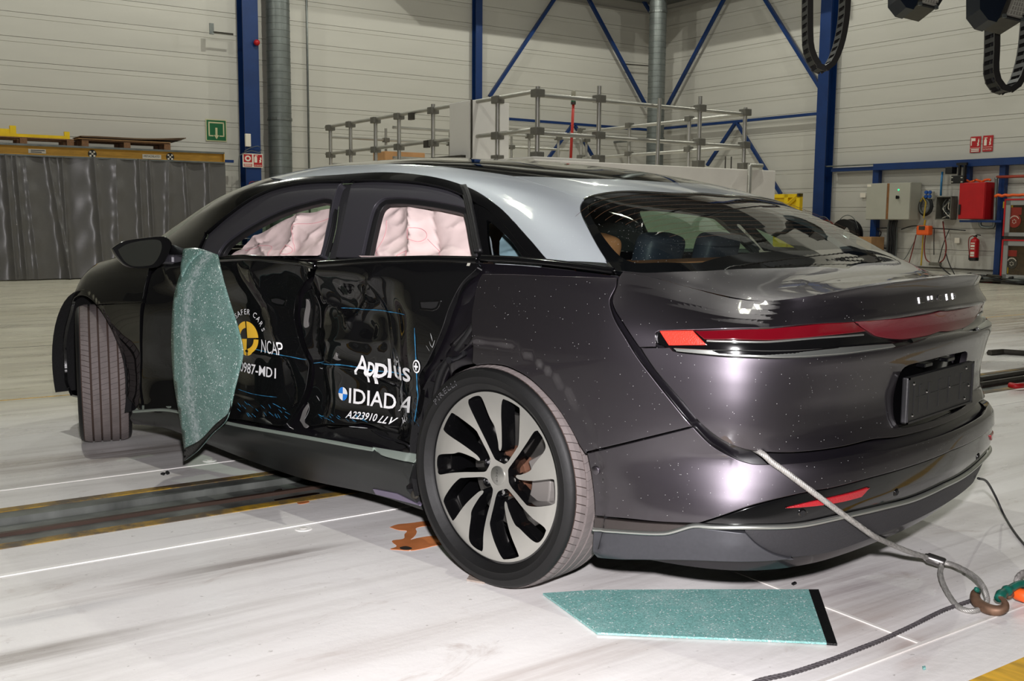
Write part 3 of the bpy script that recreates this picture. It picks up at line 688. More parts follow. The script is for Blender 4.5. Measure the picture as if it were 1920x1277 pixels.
# socket, coil, small box
u0, u1, a, b, c, d = rbox(1733, 359, 1748, 373, .0, .14)
t = thing('socket_box', 'grey and blue socket box above the coiled hose', 'socket', H(.07, (a+b)/2, c))
MB().hbox(.045, .14, a, b, c, d).build('body', M_cab, t, bevel=.006)
for k in (0, 1):
    for j in (0, 1): MB().lathe([(0, .03), (.035, .03), (.04, 0)], H(.14, a+.05+k*.085, c+.05+j*.085), E1, 12).build('blue_socket', mat('socket_blue', (26, 74, 150), .4), t)
t = thing('hose_coil', 'dark hose coil hung under the blue socket box', 'hose', at_right(1734, 387, .12))
vv, zz = HRv(1734, 387, .14)
for k, (rr_, m) in enumerate(((.155, M_cable), (.135, M_greycable), (.165, M_cable), (.145, M_cable), (.125, M_greycable))):
    P = [H(.08+.02*k, vv+rr_*math.cos(a)*.9, zz+rr_*math.sin(a)*1.15) for a in np.linspace(0, 2*math.pi, 26)[:-1]]
    MB().tube(P, .016, 6, closed=True).build('coil_turn', m, t, smooth=True)
MB().tube([H(.2, vv-.07, zz+.1), H(.22, vv, zz+.19), H(.2, vv+.06, zz+.08), H(.2, vv+.03, zz-.25)], .014, 6).build('yellow_strap', M_yelcable, t)
u0, u1, a, b, c, d = rbox(1754, 368, 1783, 412, .0, .26)
t = thing('open_junction_box', 'small open metal box full of wires left of red cabinet', 'box', H(.13, (a+b)/2, c))
w_ = .018
MB().hbox(.045, .06, a, b, c, d).build('back_plate', M_dark, t)
for q in ((a, a+w_, c, d), (b-w_, b, c, d), (a, b, c, c+w_), (a, b, d-w_, d)): MB().hbox(.06, .26, *q).build('side_plate', M_clamp, t)
rr = random.Random(8)
for k in range(7):
    P = [H(.12+.03*rr.random(), a+.05+(b-a-.1)*rr.random(), c+.03+(d-c-.08)*j/4) for j in range(5)]; MB().tube(bez(P, 4), .010, 5).build('wire', [M_greycable, M_cable, M_signwhite][k % 3], t, smooth=True)
# red cabinet
u0, u1, a, b, c, d = rbox(1797, 342, 1846, 411, .0, .40)
t = thing('red_cabinet', 'bright red steel cabinet on right wall above the extinguisher', 'cabinet', H(.2, (a+b)/2, c))
MB().hbox(.045, .38, a, b, c, d).build('body', M_red, t, bevel=.006); dd = MB().hbox(.38, .40, a+.01, b-.01, c+.01, d-.01).build('door', M_red, t, bevel=.005)
p = at_right(1799, 393, .41); MB().cbox(p, E2*.04, ZV*.20, E1*.02).build('handle', M_black, dd, bevel=.004)
MB().hbox(.045, .36, a+.02, b+.35, c-.06, c-.02).build('base_rail', M_blue, t)
P = [at_right(1830, 339, .2)+np.array([0, 0, .02*math.sin(k*1.3)])+E2*((k-6)*.05)+E1*(.03*math.sin(k*2.1)) for k in range(13)]
tag(MB().tube(bez(P, 3), .022, 6).build('orange_hose', M_orange, smooth=True), 'orange coiled hose lying on top of the red cabinet', 'hose')
# camera bracket
t = thing('camera_mount', 'black camera bracket hanging from blue rail beside red cabinet', 'bracket', at_right(1792, 325, .4))
for q in ((1793, 305, 1812, 310), (1796, 310, 1799, 330), (1806, 310, 1809, 330)): u0, u1, a, b, c, d = rbox(*q, 0, .36); MB().hbox(.30, .36, a, b, c, d).build('arm', M_black, t)
u0, u1, a, b, c, d = rbox(1783, 329, 1807, 344, 0, .40); MB().hbox(.30, .40, a, b, c, d).build('plate', M_black, t, bevel=.01)
u0, u1, a, b, c, d = rbox(1773, 313, 1786, 326, 0, .38); MB().hbox(.22, .40, a, b, c, d).build('camera_body', M_black, t, bevel=.012)
for q in ((1785, 333), (1803, 333), (1785, 341), (1803, 341)): MB().cbox(at_right(*q, .402), E2*.04, ZV*.02, E1*.004).build('slot', M_cab, t)
# blue pipe down to the junction box
rtube([(1767, 322), (1765, 345), (1764, 367)], .15, .022, mat('pipe_lightblue', (40, 110, 160), .4), 'air_pipe', None, 8, 0)['label'] = 'light blue air pipe running down to small open box'
o = bpy.data.objects['air_pipe']; o['category'] = 'pipe'
# cable bundles under the cabinet
t = thing('cable_bundle', 'thick bundle of black cables dropping below the grey cabinet', 'cable', at_right(1675, 470, .2))
for k in range(7):
    x = 1667+k*2.6; rtube([(x-1+rr.random()*3, 413), (x-2, 430), (x-3+rr.random()*2, 455), (x-4, 480), (x-4, 505)], .16+.03*(k % 3), .022, M_cable if k % 3 else M_greycable, 'cable', t)
for pts in ([(1640, 428), (1655, 428), (1668, 427)], [(1690, 430), (1710, 424), (1735, 424)], [(1640, 438), (1643, 430), (1652, 436), (1646, 446), (1639, 440)], [(1636, 452), (1648, 464), (1664, 466)], [(1636, 468), (1650, 474), (1664, 472)], [(1722, 424), (1750, 428), (1780, 430), (1810, 432)]): rtube(pts, .12, .012, M_cable, 'cable', t)
t = thing('hanging_wires', 'red, yellow and grey wires looping below orange hoist to floor', 'cable', at_right(1740, 470, .2))
for pts, m, r in (([(1718, 440), (1712, 465), (1704, 495)], M_redcable, .011), ([(1731, 440), (1729, 470), (1727, 498)], M_yelcable, .015), ([(1735, 440), (1733, 465), (1736, 485), (1745, 493)], M_redcable, .012), ([(1768, 415), (1771, 440), (1774, 465), (1770, 485), (1760, 494)], M_redcable, .014), ([(1752, 428), (1751, 450), (1751, 478)], M_cable, .009), ([(1780, 430), (1768, 460), (1759, 495)], M_cable, .009), ([(1760, 496), (1775, 510), (1790, 521)], M_cable, .012), ([(1772, 470), (1780, 495), (1790, 515)], M_cable, .010), ([(1716, 450), (1700, 480), (1690, 492)], M_greycable, .008)):
    rtube(pts, .14, r, m, 'wire', t)
u0, u1, a, b, c, d = rbox(1741, 492, 1761, 498, 0, .2); MB().hbox(.10, .2, a, b, c, d).build('connector', M_clamp, t, bevel=.008)
t = thing('cable_hoist', 'orange hoist block with black label hanging among the wires', 'hoist', at_right(1729, 432, .2))
u0, u1, a, b, c, d = rbox(1716, 423, 1740, 441, 0, .3); MB().hbox(.12, .28, a, b, c, d).build('body', M_orange, t, bevel=.03)
u0, u1, a, b, c, d = rbox(1722, 424, 1733, 431, 0, .3); MB().hbox(.28, .29, a, b, c, d).build('label', M_dark, t)
MB().tube([at_right(1735, 412, .2), at_right(1733, 424, .2)], .02, 6).build('strap', M_yelcable, t)
v_, z_ = HRv(1826, 489, .18)
hE = HRv(1826, 440, .18)[1]-z_
extinguisher('red fire extinguisher hanging low on right wall below red cabinet', H(.18, v_, z_), .085, hE/.95, E1, E2)
o = MB().cbox(at_right(1795, 451, .05), E2*.11, ZV*.11, E1*.03).build('wall_socket', M_signwhite, bevel=.006); tag(o, 'white wall socket left of the extinguisher', 'socket')
t = thing('grey_pipe', 'bent grey steel pipe running beside the red cabinet', 'pipe', at_right(1868, 380, .25))
rtube([(1838, 413), (1838, 422), (1844, 426), (1858, 426), (1864, 421), (1866, 380), (1868, 345), (1868, 333)], .28, .03, M_galv, 'pipe', t, 8, 4)
o = rtube([(1869, 332), (1960, 329)], .26, .028, mat('pipe_redbrown', (150, 60, 44), .5), 'red_pipe', None, 8, 0); tag(o, 'red horizontal pipe at the right edge above framed case', 'pipe')
# signs
def icon_flame(poly, x0, m): poly(m, [(x0, .40), (x0+.06, .46), (x0+.03, .56), (x0+.10, .66), (x0+.08, .74), (x0+.16, .88), (x0+.20, .70), (x0+.15, .58), (x0+.20, .46), (x0+.14, .40)], 'flame')
t, rect, poly, txt = plate_sign('fire_sign', 'red fire hose sign, left of the pair on right wall', 'sign', False, 1819, 256, 1838.5, 286, .02, M_redsign)
rect(M_signwhite, .08, .44, .16, .92); rect(M_signwhite, .16, .72, .50, .90); icon_flame(poly, .66, M_signwhite)
for b_ in (.05, .16): rect(M_signwhite, .12, b_, .88, b_+.07, 'caption')
rect(M_signwhite, .02, .27, .98, .29, 'divider')
t, rect, poly, txt = plate_sign('fire_sign', 'red extinguisher sign, right of the pair on right wall', 'sign', False, 1842.5, 254, 1861.5, 284, .02, M_redsign)
poly(M_signwhite, [(.14, .38), (.40, .38), (.40, .72), (.32, .80), (.22, .80), (.14, .72)]); rect(M_signwhite, .16, .82, .44, .88); icon_flame(poly, .62, M_signwhite)
txt(M_signwhite, 'EXTINTOR', .08, .08, .92, .19); rect(M_signwhite, .02, .27, .98, .29, 'divider')
# framed case at the right edge
u0, u1, a, b, c, d = rbox(1877, 372, 1990, 528, 0, .5)
t = thing('framed_case', 'red framed case with amber panes and round labels at right edge', 'case', H(.3, (a+b)/2, 0))
M_amberpane = mat('amber_pane', (58, 42, 20), .12, coat=.6, noise=(3, .5)); M_greyframe = mat('grey_frame', (142, 142, 140), .5)
MB().hbox(.046, .42, a, b, 0.0, d).build('body', M_dark, t)
zmid = HRv(1900, 446, .5)[1]
for (z0, z1, nm) in ((zmid+.03, d, 'up'), (.12, zmid-.03, 'dn')):
    g = .09
    fr = MB().hbox(.42, .47, a, a+.03, z0, z1).build('red_edge', M_red, t); MB().hbox(.42, .47, a, b, z1-.03, z1).build('red_edge', M_red, t)
    MB().hbox(.42, .46, a+.03, a+.03+g, z0, z1-.03).build('frame', M_greyframe, t); MB().hbox(.42, .46, a+.03, b, z1-.03-g, z1-.03).build('frame', M_greyframe, t); MB().hbox(.42, .46, a+.03, b, z0, z0+.07).build('frame', M_greyframe, t)
    pn = MB().hbox(.42, .43, a+.03+g, b, z0+.07, z1-.03-g).build('pane', M_amberpane, t)
    vw_ = a+.03+g
    def onp(px0, py0, px1, py1, m, nm_, d_=.002):
        A = HRv(px0, py0, .432); B = HRv(px1, py1, .432); return MB().hbox(.43, .43+d_, A[0], B[0], B[1], A[1]).build(nm_, m, pn)
    M_warn = mat('label_brickred', (130, 34, 20), .5); M_dimyel = mat('label_dimyellow', (176, 150, 16), .5)
    if nm == 'up':
        onp(1881, 378, 1899, 390, M_dimyel, 'yellow_label'); onp(1894, 389, 1915, 403, M_warn, 'red_label', .004)
        p = at_right(1902, 414, .436); MB().lathe([(0, .003), (.13, .003), (.13, 0)], p, E1, 24).build('round_label', M_warn, pn)
    else:
        onp(1876, 489, 1890, 513, M_dimyel, 'yellow_label'); onp(1889, 469, 1906, 481, M_warn, 'red_label'); p = at_right(1897, 493, .436); MB().lathe([(0, .003), (.11, .003), (.11, 0)], p, E1, 24).build('round_label', M_dark, pn)
    # arc of lettering ticks and star emblem on the round label
    for k in range(9):
        an = math.radians(30+k*15); q = p+E1*.005-E2*(.09*math.cos(an))+ZV*(.09*math.sin(an)); MB().cbox(q, E2*.012, ZV*.022, E1*.002).build('label_mark', M_signwhite, pn)
    st = [p+E1*.0055+E2*((.045 if k % 2 else .028)*math.cos(k*.5236))+ZV*((.045 if k % 2 else .028)*math.sin(k*.5236))-ZV*.015 for k in range(12)]
    MB().tube(st, .004, 4, closed=True).build('star_mark', M_signwhite, pn)
P = [at_right(1905, 368, .3)+E2*((k-6)*.07)+ZV*(.03*abs(math.sin(k*1.7))) for k in range(12)]
tag(MB().tube(bez(P, 3), .03, 6).build('orange_hose', M_orange, smooth=True), 'orange hose lying on top of the framed case', 'hose')
# floor clutter at the foot of the wall
t = thing('cable_heap', 'dark heap of cables and straps on floor before framed case', 'cable', hz(1890, 531))
rr = random.Random(21)
c0_ = hz(1885, 530)
for k in range(9):
    P = [c0_+E1*rr.uniform(.15, .6)+E2*rr.uniform(-.7, .9)+ZV*rr.uniform(.02, .16) for _ in range(7)]
    MB().tube(bez(P, 4), .025, 6).build('cable', [M_cable, M_dark, M_greycable][k % 3], t, smooth=True)
P = [hz(1838, 529)+E1*.1, hz(1858, 531), hz(1880, 528), hz(1905, 533)]; MB().tube(bez([p+ZV*.03 for p in P], 4), .03, 6).build('red_strap', M_redcable, t, smooth=True)
o = MB().cbox(hz(1900, 524)+ZV*.12+E1*.35, E2*.30, E1*.2, ZV*.22).build('orange_case', M_orange, bevel=.03); tag(o, 'small orange case on floor at foot of framed case', 'case')
o = MB().cbox(hz(1850, 526)+ZV*.02+E1*.3, E2*.5, E1*.25, ZV*.04).build('cardboard_piece', M_card, bevel=.005); tag(o, 'flat piece of cardboard at foot of right wall', 'board')
# reels, cardboard box and yellow panel left of the cabinet
def reel(label, px, py, u, r, mats, cat='reel'):
    c = at_right(px, py, u); t = thing('cable_reel', label, cat, c-ZV*r)
    MB().lathe([(r, .0), (r, .03), (r*.55, .03), (r*.55, 0)], c, E1, 28, closed=True).build('flange', mats[0], t, smooth=True, angle=40)
    MB().lathe([(r, .0), (r, .03), (r*.55, .03), (r*.55, 0)], c-E1*.22, E1, 28, closed=True).build('flange', mats[0], t, smooth=True, angle=40)
    for k in range(4): MB().lathe([(r*(.62+.08*k)+.03*math.cos(a), -.12+.1*math.sin(a)) for a in np.linspace(0, 2*math.pi, 8)[:-1]], c, E1, 24, closed=True).build('cable_turn', mats[1], t, smooth=True)
    P = [c+E2*(r*.9*math.cos(a))+ZV*(r*1.25*math.sin(a))-E1*.1 for a in np.linspace(.3, 2.6, 8)]; MB().tube(bez(P, 3), .008, 5).build('loose_wire', M_greycable, t, smooth=True)
    MB().cbox(c-E1*.1-ZV*(r+.0), E2*.5, E1*.3, ZV*.04).build('cradle', M_dark, t)
    v, z = HRv(px, py, u); MB().hbox(u-.15, u-.05, v-.04, v+.04, 0, z-r).build('stand', M_dark, t)
reel('black cable reel in front of wall right of the blue column', 1582, 440, .55, .34, (M_black, M_cable))
reel('red cable reel half hidden behind the rear window, by blue column', 1536, 436, .9, .28, (M_redcable, M_dark))
o = MB().hbox(*rbox(1604, 445, 1632, 520, .25, .7)[:4], 0, HRv(1618, 444, .7)[1]).build('cardboard_box', M_card, bevel=.008); tag(o, 'brown cardboard box under left end of the grey cabinet', 'box')
t = thing('yellow_panel', 'yellow ribbed steel panel standing right of the white block', 'panel', at_right(1470, 405, 1.2))
u0, u1, a, b, c, d = rbox(1438, 364, 1498, 460, 1.1, 1.2)
MB().hbox(1.1, 1.14, a, b, 0, d).build('sheet', M_yellow, t)
for q in ((a, a+.08, 0, d), (b-.10, b, 0, d), ((a+b)/2+.02, (a+b)/2+.12, 0, d), (a, b, d-.08, d), (a, b, d-.62, d-.52)): MB().hbox(1.14, 1.20, *q).build('rib', M_yellow, t)
for (za, zb) in ((d-.62, d-.05), (d-.80, d-.35)):
    MB().tube([H(1.18, a+.02, za), H(1.18, b-.1, zb)], .045, 4).build('brace', M_yellow, t)
MB().hbox(1.1, 1.22, b-.06, b, d-.06, d+.01).build('corner_cap', M_dark, t)
# chain drag cables and floodlights hanging from above (out of frame support)
def drag_chain(label, pts, depth, w, top):
    P = bez([HD(px, py, depth) for px, py in pts], 14); P = np.array(P); L = np.concatenate([[0], np.cumsum(np.linalg.norm(np.diff(P, axis=0), axis=1))])
    t = thing('cable_chain', label, 'cable', P.min(0)); n = int(L[-1]/.075); mb = MB(); sl_ = MB()
    cen = P.mean(0); side = ident(CF)-ZV*(CF@ZV); side /= np.linalg.norm(side)
    for k in range(n):
        l = (k+.5)/n*L[-1]; c = np.array([np.interp(l, L, P[:, i]) for i in range(3)]); c2 = np.array([np.interp(min(l+.02, L[-1]), L, P[:, i]) for i in range(3)]); d = c2-c; d /= np.linalg.norm(d)
        o = np.cross(d, side); o /= np.linalg.norm(o)
        mb.cbox(c+side*.09, d*.086, o*w, side*.02); mb.cbox(c-side*.09, d*.086, o*w, side*.02)
        sl_.cbox(c+o*w*.38, d*.04, o*.012, side*.18); sl_.cbox(c-o*w*.38, d*.04, o*.012, side*.18)
    a_ = mb.build('chain_links', mat('chain_plastic', (40, 38, 36), .5), t); a_['kind'] = 'stuff'; b_ = sl_.build('cross_bars', M_black, t); b_['kind'] = 'stuff'
    MB().tube(P, w*.28, 6).build('inner_cable', M_cable, t, smooth=True)
    for e in (P[0], P[-1]): MB().tube([e, np.array([e[0], e[1], CEIL])], .03, 6).build('suspension', M_cable, t)
drag_chain('black cable drag chain hanging in a U left of right blue column', [(1514, -14), (1514, 60), (1517, 95), (1528, 120), (1541, 130), (1558, 118), (1572, 85), (1581, 40), (1585, -14)], 9.5, .052, 8)
drag_chain('black cable drag chain hanging in a U at top right corner', [(1861, 20), (1860, 90), (1859, 135), (1868, 160), (1886, 169), (1904, 155), (1916, 125), (1924, 85), (1930, 20)], 9.0, .052, 8)
M_mesh = mat('lamp_mesh', (150, 146, 136), .5, .3)
def floodlight(label, x, y, depth, s):
    o = HD(x, y, depth); t = thing('floodlight', label, 'lamp', o); k = depth/FPX*s
    P = lambda dx, dy, dz=0.0: o+CR*(dx*k)-CU*(dy*k)+CF*dz
    def prism(pts, z0, z1, nm, m, par=t):
        n = len(pts); vs = [P(a, b, z0) for a, b in pts]+[P(a, b, z1) for a, b in pts]
        return MB().add(vs, [tuple(range(n)), tuple(range(2*n-1, n-1, -1))]+[(i, (i+1) % n, n+(i+1) % n, n+i) for i in range(n)]).build(nm, m, par)
    prism([(-22, -50), (-22, -8), (-8, 10), (6, 14), (22, -14), (38, -50)], 0, .25, 'bracket', mat('lamp_navy', (18, 26, 38), .4))
    hs = prism([(10, 8), (42, 16), (60, -14), (60, -50), (34, -50)], -.05, .30, 'housing', M_dark)
    prism([(16, 6), (40, 12), (54, -14), (54, -48), (36, -48)], -.062, -.05, 'guard_plate', M_mesh, hs)
    mg_ = MB()
    for q in range(7): mg_.tube([P(20+q*5, 6-0*q, -.066), P(40+q*3, -46, -.066)], .0035, 4); mg_.tube([P(18+q*3.5, 4-q*7, -.066), P(44+q*1.6, 10-q*8, -.066)], .0035, 4)
    g_ = mg_.build('guard_mesh', M_cab, hs); g_['kind'] = 'stuff'
    MB().tube([P(10, 8, -.06), P(42, 16, -.06), P(60, -14, -.06)], .014, 6).build('guard_frame', M_black, hs)
    for q in ((12, 8), (42, 15), (60, -14)): MB().cbox(P(*q, -.07), CR*.03, CU*.03, CF*.02).build('frame_bolt', M_galv, hs)
    a = P(0, -45, .1); MB().tube([a, np.array([a[0], a[1], CEIL])], .03, 8).build('hanger', M_dark, t)
floodlight('dark floodlight with wire guard at the top edge, smaller and left', 1707, 4, 8.6, 1.0)
floodlight('dark floodlight with wire guard in top right corner above drag chain', 1862, 26, 8.2, 1.12)
# ================================================================== CAR SURFACES
# car frame: x forward from the rear axle, y to the car's left, z up
def pchip(xs, ys):
    xs = np.asarray(xs, float); ys = np.asarray(ys, float)
    h = np.diff(xs); h = h if ys.ndim == 1 else h[:, None]
    dl = np.diff(ys, axis=0)/h; m = np.zeros_like(ys)
    w1 = 2*h[1:]+h[:-1]; w2 = h[1:]+2*h[:-1]
    with np.errstate(divide='ignore', invalid='ignore'):
        mm = (w1+w2)/(w1/dl[:-1]+w2/dl[1:])
    m[1:-1] = np.where(dl[:-1]*dl[1:] > 0, mm, 0); m[0] = dl[0]; m[-1] = dl[-1]
    def f(x):
        x = np.clip(np.asarray(x, float), xs[0], xs[-1]); i = np.clip(np.searchsorted(xs, x)-1, 0, len(xs)-2)
        hh = xs[i+1]-xs[i]; t = (x-xs[i])/hh
        if ys.ndim > 1: t = t[..., None]; hh = hh[..., None]
        return (ys[i]*(1+2*t)*(1-t)**2+m[i]*hh*t*(1-t)**2+ys[i+1]*t*t*(3-2*t)+m[i+1]*hh*t*t*(t-1))
    return f
PLAN = [(-1.06, 0), (-1.052, .2), (-1.03, .42), (-.990, .60), (-.91, .74), (-.78, .845), (-.6, .905), (-.4, .938), (-.1, .953), (.3, .955), (1.0, .95), (1.8, .945),
        (2.4, .942), (2.96, .945), (3.2, .92), (3.42, .85), (3.58, .70), (3.68, .46), (3.72, .2), (3.73, 0)]
_pl = np.array([p[:2] for p in bez([(x, y, 0) for x, y in [(-1.052, -.2)]+PLAN+[(3.72, -.2)]], 24)])
_i0 = 24; _pl = _pl[_i0:-_i0]
_sl = np.concatenate([[0], np.cumsum(np.linalg.norm(np.diff(_pl, axis=0), axis=1))]); SMAX = _sl[-1]
def plan(s):
    a = np.abs(s); sg = np.where(np.asarray(s) < 0, -1.0, 1.0)
    x = np.interp(a, _sl, _pl[:, 0]); y = np.interp(a, _sl, _pl[:, 1]); return x, y*sg
def s_at(x=None, y=None):
    """arc length of the plan curve at a side x or at a rear y"""
    n = len(_sl)
    if y is not None: k = np.argmax(_pl[:, 1]); return float(np.interp(y, _pl[:k, 1], _sl[:k]))
    return float(np.interp(x, _pl[:, 0], _sl))
_sg = np.linspace(-SMAX, SMAX, 1401)
_px, _py = plan(_sg)
_tx = np.gradient(_px, _sg); _ty = np.gradient(_py, _sg)
_k = np.hanning(25); _k /= _k.sum()
_txs = np.convolve(np.pad(_tx, 12, 'edge'), _k, 'valid'); _tys = np.convolve(np.pad(_ty, 12, 'edge'), _k, 'valid')
_l = np.hypot(_txs, _tys); _nx, _ny = -_tys/_l, _txs/_l          # outward normal of the plan curve
if _nx[700] > 0: _nx, _ny = -_nx, -_ny
def plan_n(s): return np.interp(s, _sg, _nx), np.interp(s, _sg, _ny)
# stations: (s, zt, [(z, offset)...])
REARC = [(.17, -.10), (.22, -.06), (.26, -.045), (.30, -.03), (.352, -.015), (.40, -.002), (.45, 0), (.50, -.004), (.522, -.014), (.532, -.03), (.555, -.038), (.60, -.058),
         (.65, -.062), (.70, -.055), (.76, -.042), (.80, -.032), (.815, -.034), (.828, -.052), (.86, -.056), (.89, -.056), (.90, -.050), (.93, -.064), (.965, -.068), (.985, -.062), (1.0, -.055)]
REAR6 = [(.17, -.10), (.22, -.055), (.26, -.04), (.30, -.025), (.352, -.011), (.40, -.002), (.45, 0), (.50, -.004), (.522, -.018), (.532, -.03), (.555, -.038), (.60, -.056),
         (.65, -.058), (.70, -.05), (.76, -.038), (.80, -.028), (.812, -.030), (.825, -.048), (.85, -.052), (.875, -.054), (.895, -.050), (.925, -.068), (.955, -.080), (.976, -.076)]
STN = [
    (0, 1.0, REARC), (s_at(y=.35), .996, REARC[:-1]+[(.996, -.056)]), (s_at(y=.60), .976, REAR6),
    (s_at(x=-.78), .952, [(.17, -.08), (.2, -.035), (.25, -.012), (.30, .004), (.36, .010), (.40, .007), (.45, -.004), (.50, -.017), (.53, -.022), (.56, -.014), (.62, -.003), (.68, 0), (.73, -.002), (.78, -.007), (.805, -.010), (.84, -.016), (.87, -.028), (.90, -.044), (.93, -.072), (.952, -.10)]),
    (s_at(x=-.6), .985, [(.17, -.06), (.2, -.020), (.25, -.006), (.30, .003), (.36, .006), (.42, .001), (.5, -.007), (.6, -.001), (.68, .002), (.75, 0), (.82, -.008), (.87, -.018), (.90, -.030), (.94, -.050), (.97, -.077), (.985, -.10)]),
    (s_at(x=-.4), 1.022, [(.17, -.05), (.2, -.018), (.3, -.01), (.45, 0), (.6, .004), (.75, .008), (.85, .002), (.93, -.016), (.98, -.036), (1.01, -.056), (1.022, -.075)]),
    (s_at(x=0), 1.043, [(.17, -.05), (.3, -.012), (.45, 0), (.6, .006), (.75, .012), (.85, .006), (.95, -.014), (1.02, -.036), (1.043, -.05)]),
    (s_at(x=.5), 1.038, [(.17, -.07), (.25, -.03), (.30, -.012), (.34, -.01), (.36, -.022), (.45, -.028), (.6, -.015), (.75, -.002), (.85, -.002), (.95, -.018), (1.038, -.05)]),
    (s_at(x=1.8), .998, [(.17, -.06), (.2, -.03), (.25, -.012), (.28, -.010), (.30, -.02), (.45, -.03), (.6, -.018), (.75, -.004), (.85, -.004), (.93, -.02), (.998, -.05)]),
    (s_at(x=2.45), .985, [(.15, -.06), (.2, -.015), (.25, -.012), (.28, -.02), (.45, -.025), (.6, -.012), (.75, 0), (.85, -.01), (.93, -.035), (.985, -.06)]),
    (s_at(x=2.96), .935, [(.15, -.05), (.2, -.02), (.3, 0), (.45, .002), (.6, .004), (.7, 0), (.8, -.02), (.87, -.05), (.91, -.085), (.935, -.12)]),
    (s_at(x=3.4), .83, [(.15, -.06), (.2, -.03), (.3, 0), (.5, 0), (.6, -.01), (.7, -.04), (.78, -.09), (.83, -.13)]),
    (SMAX, .72, [(.15, -.1), (.25, -.03), (.4, 0), (.55, -.01), (.65, -.06), (.72, -.12)])]
QT = .75; Q0 = .08
_ztf = pchip([t[0] for t in STN], [t[1] for t in STN])
def zt_of(s): return _ztf(np.abs(s))
_qf = np.linspace(Q0, 1.0, 369)
_rows = []
for (s, zt, pr) in STN:
    if zt <= QT: zz = [(Q0+(z-Q0)*(1-Q0)/(zt-Q0), d) for z, d in pr]
    else: zz = [((z if z < QT else QT+(z-QT)/(zt-QT)*(1-QT)), d) for z, d in pr]
    zz = [(Q0, zz[0][1]-.06)]+zz
    _rows.append(pchip([a for a, b in zz], [b for a, b in zz])(_qf))
_sf = np.linspace(0, SMAX, 700)
_dtab = pchip([t[0] for t in STN], np.array(_rows))(_sf)
def z_of(s, q):
    zt = zt_of(s); hi = np.maximum(zt, QT+.02)
    za = np.where(q <= QT, q, QT+(q-QT)/(1-QT)*(hi-QT))
    zb = Q0+(q-Q0)/(1-Q0)*(zt-Q0)
    w = np.clip((zt-.80)/.1, 0, 1)
    return np.where(zt > .9, za, w*za+(1-w)*zb)
def q_of(s, z):
    zt = zt_of(s); return np.where(z <= QT, z, QT+(z-QT)/(np.maximum(zt, QT+.02)-QT)*(1-QT))
def _bil(tab, s, q):
    a = np.clip(np.abs(s)/SMAX*(len(_sf)-1), 0, len(_sf)-1.001); b = np.clip((q-Q0)/(1-Q0)*(len(_qf)-1), 0, len(_qf)-1.001)
    i = a.astype(int); j = b.astype(int); u = a-i; v = b-j
    return tab[i, j]*(1-u)*(1-v)+tab[i+1, j]*u*(1-v)+tab[i, j+1]*(1-u)*v+tab[i+1, j+1]*u*v
_rn = np.random.RandomState(11)
_nz = [_rn.rand(64, 64) for _ in range(4)]
def vnoise(x, y, k=0):
    t = _nz[k]; i = np.floor(x).astype(int); j = np.floor(y).astype(int); u = x-i; v = y-j
    u = u*u*(3-2*u); v = v*v*(3-2*v); A = t[i % 64, j % 64]; B_ = t[(i+1) % 64, j % 64]; C_ = t[i % 64, (j+1) % 64]; D_ = t[(i+1) % 64, (j+1) % 64]
    return (A*(1-u)+B_*u)*(1-v)+(C_*(1-u)+D_*u)*v-.5
def sst(a, b, x): t = np.clip((x-a)/(b-a), 0, 1); return t*t*(3-2*t)
def ridge(x, z, p, q, w, h, p2=1.0):
    """sharp fold along a segment p-q"""
    px_, pz = p; dx, dz = q[0]-px_, q[1]-pz; L2 = dx*dx+dz*dz
    t = np.clip(((x-px_)*dx+(z-pz)*dz)/L2, 0, 1); d = np.hypot(x-px_-t*dx, z-pz-t*dz)
    return h*np.exp(-(d/w)**p2)
